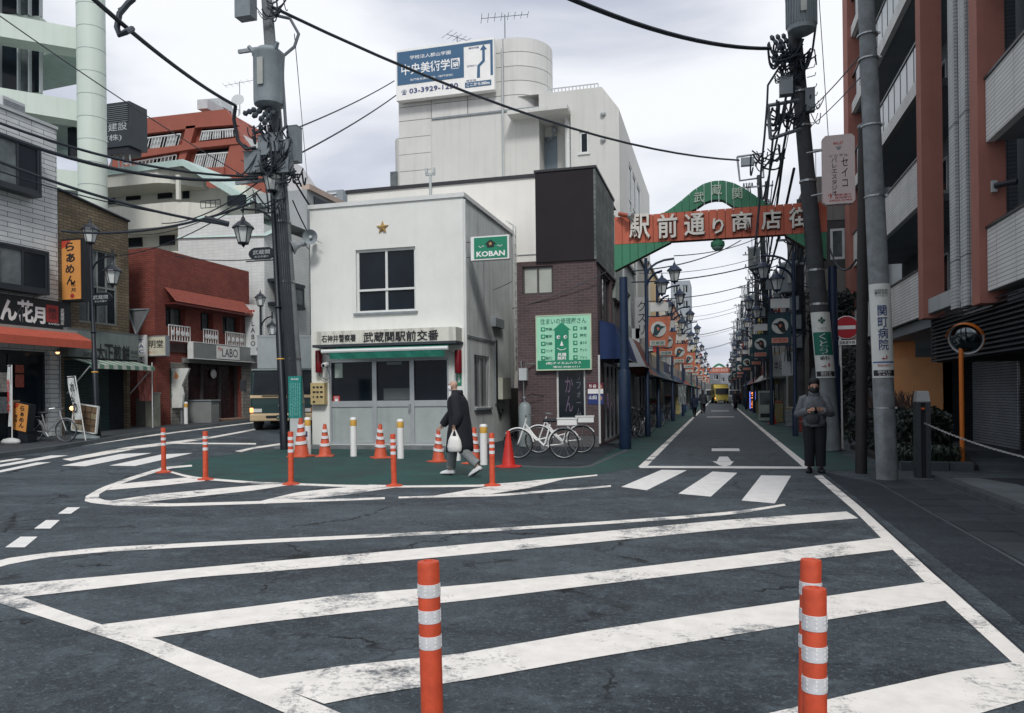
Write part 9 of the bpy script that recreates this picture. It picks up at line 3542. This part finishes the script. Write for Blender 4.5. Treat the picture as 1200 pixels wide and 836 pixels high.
for i, (sd_, y, z0, z1, w, c, s, ink) in enumerate(PS):
 F = Face('S', y)
 x = 3.33 if sd_ > 0 else -3.23
 xa, xb = (x - w - .15, x - .15) if sd_ > 0 else (x + .15, x + w + .15)
 t = thing('projecting_sign', '%s %s sign reading %s, %s of the projecting signs on the %s' % ('tall' if z1 - z0 > 1.6 else 'short', CN_(c), s, ORD[i if sd_ > 0 else i - 15], 'right' if sd_ > 0 else 'left'), 'sign', (x, y, z0), 'projecting shop signs down the street')
 g = MB()
 g.box(xa, xb, y, y + .18, z0, z1)
 part('case', g, mat('ps_%d' % i, c, .5, .1, 3), t)
 lettering(t, s, F, (xa + xb) / 2, (z0 + z1) / 2, w * .6 if len(s) < 3 or (z1 - z0) > 1.5 else w * .8, (z1 - z0) * .8 if (z1 - z0) > 1.3 else (z1 - z0) * .4, INKW if ink == 'w' else INK, n=.004, vertical=(z1 - z0) > 1.3)
 g = MB()
 g.box(min(x, xa), max(x, xb), y + .07, y + .11, z1 - .2, z1 - .15)
 g.box(min(x, xa), max(x, xb), y + .07, y + .11, z0 + .15, z0 + .2)
 part('bracket', g, GREY, t, kind='stuff')
p = G(910, 492)
F = Face('S', p.y)
r = F.rect(905, 413, 914, 450)
t = sign_box('banner_sign', 'narrow cream vertical sign with black characters by the right lamp', F, r, 0, .06, mat('cream_cloth', (.52, .46, .30), .7), [(.5, .5, .6, .8, 'ホリデイ', INK, True)])
g = MB()
g.tube([F.pt(r[1] + .05, 0, 0), F.pt(r[1] + .05, 0, r[3] + .1)], .025, 6)
part('pole', g, TRIM, t)
p = G(882, 482)
F = Face('S', p.y)
r = F.rect(878.5, 459, 886, 479)
t = thing('lit_sign', 'upright lit orange and blue letter sign on the right of the street', 'sign', F.pt(r[0], 0, 0))
g = MB()
F.box(g, r[0], r[1], -.2, 0, r[2] - .2, r[3])
part('case', g, mat('lit_blue_edge', (.05, .06, .2), .5), t)
g = MB()
F.box(g, r[0], r[0] + .05, .003, .02, r[2], r[3])
F.box(g, r[1] - .05, r[1], .003, .02, r[2], r[3])
part('blue_tube', g, glow('blue_glow', (.2, .25, 1.0), 1.2), t, kind='stuff')
lettering(t, 'ラーメン', F, (r[0] + r[1]) / 2, (r[2] + r[3]) / 2, (r[1] - r[0]) * .55, (r[3] - r[2]) * .92, glow('orange_glow', (1.0, .28, .06), 1.6), n=.02, vertical=True, bold=.05)
p = G(898, 494)
t = thing('vending_machine', 'pale green white vending machine on the right before the lit sign', 'vending machine', p)
g = MB()
g.box(p.x - .35, p.x + .38, p.y, p.y + .6, .05, 1.55)
part('body', g, mat('machine_pale', (.36, .42, .38), .5), t)
g = MB()
g.box(p.x - .3, p.x + .33, p.y - .015, p.y - .002, .85, 1.45)
part('display', g, GLASS2, t)
g = MB()
g.box(p.x - .28, p.x + .3, p.y - .02, p.y - .003, .2, .4)
part('dispenser', g, BLACK, t)
p = G(925, 478)
F = Face('S', 30.2)
r = F.rect(917, 413, 937, 440)
t = thing('meter_cabinet', 'white wall cabinet behind the right lamp post', 'cabinet', F.pt(r[0], 0, r[2]))
g = MB()
F.box(g, r[0], r[1], -.3, 0, r[2], r[3])
part('case', g, GREYL, t)
g = MB()
F.box(g, (r[0] + r[1]) / 2 - .01, (r[0] + r[1]) / 2 + .01, .001, .01, r[2] + .05, r[3] - .05)
part('door_gap', g, INK, t)
rk = random.Random(15)
GG = 'goods and crates put out before the shops'
cols = [((.05, .06, .09), 'dark'), ((.28, .05, .04), 'red'), ((.30, .32, .32), 'grey'), ((.06, .12, .22), 'blue'), ((.33, .28, .12), 'ochre')]
for i in range(22):
 sd_ = 1 if i % 2 else -1
 y = 27.5 + i * 2.3
 x = sd_ * rk.uniform(2.75, 3.0)
 c, nm_ = cols[rk.randrange(5)]
 w, h = rk.uniform(.25, .45), rk.uniform(.4, 1.3)
 t = thing('goods_stand', '%s %s of goods on the %s, number %s from the arch' % (nm_, 'low crate' if h < .8 else 'tall stand', 'right' if sd_ > 0 else 'left', ORD[i // 2]), 'stand', (x, y, 0), GG)
 g = MB()
 g.box(x - w / 2, x + w / 2, y, y + w * 1.4, .02, h)
 part('body', g, mat('goods_' + nm_, c, .7, .25, 6), t)
 for k in range(3):
  g = MB()
  z = h * (.3 + .27 * k)
  g.box(x - w / 2 - .02, x + w / 2 + .02, y - .02, y + w * 1.4, z, z + .03)
  part('shelf', g, GREY, t)
 g = MB()
 for k in range(4):
  g.ball((x - w / 2 + w * (k + .5) / 4, y + .1, h + .06), .07, 6, 4)
 part('goods', g, mat('goods_top_%d' % (i % 3), ((.3, .28, .2), (.1, .2, .1), (.3, .1, .08))[i % 3], .7), t, kind='stuff')
F = Face('S', 37.0)
r = F.rect(795, 452, 804, 474)
t = thing('hanging_sheet', 'pale hanging vinyl sheet under an awning on the left of the street', 'sheet', F.pt(r[0], 0, r[2]))
g = MB()
g.rings([[F.pt(r[0] + (r[1] - r[0]) * i / 6, .06 * sin(i * 2 + j), r[3] + (r[2] - r[3]) * j / 5) for i in range(7)] for j in range(6)], cap=False, closed=False)
part('cloth', g, mat('vinyl_sheet', (.36, .40, .41), .4, .2, 5), t, recalc=False)
g = MB()
g.tube([F.pt(r[0] - .05, 0, r[3] + .02), F.pt(r[1] + .05, 0, r[3] + .02)], .02, 5)
part('rail', g, GREY, t)
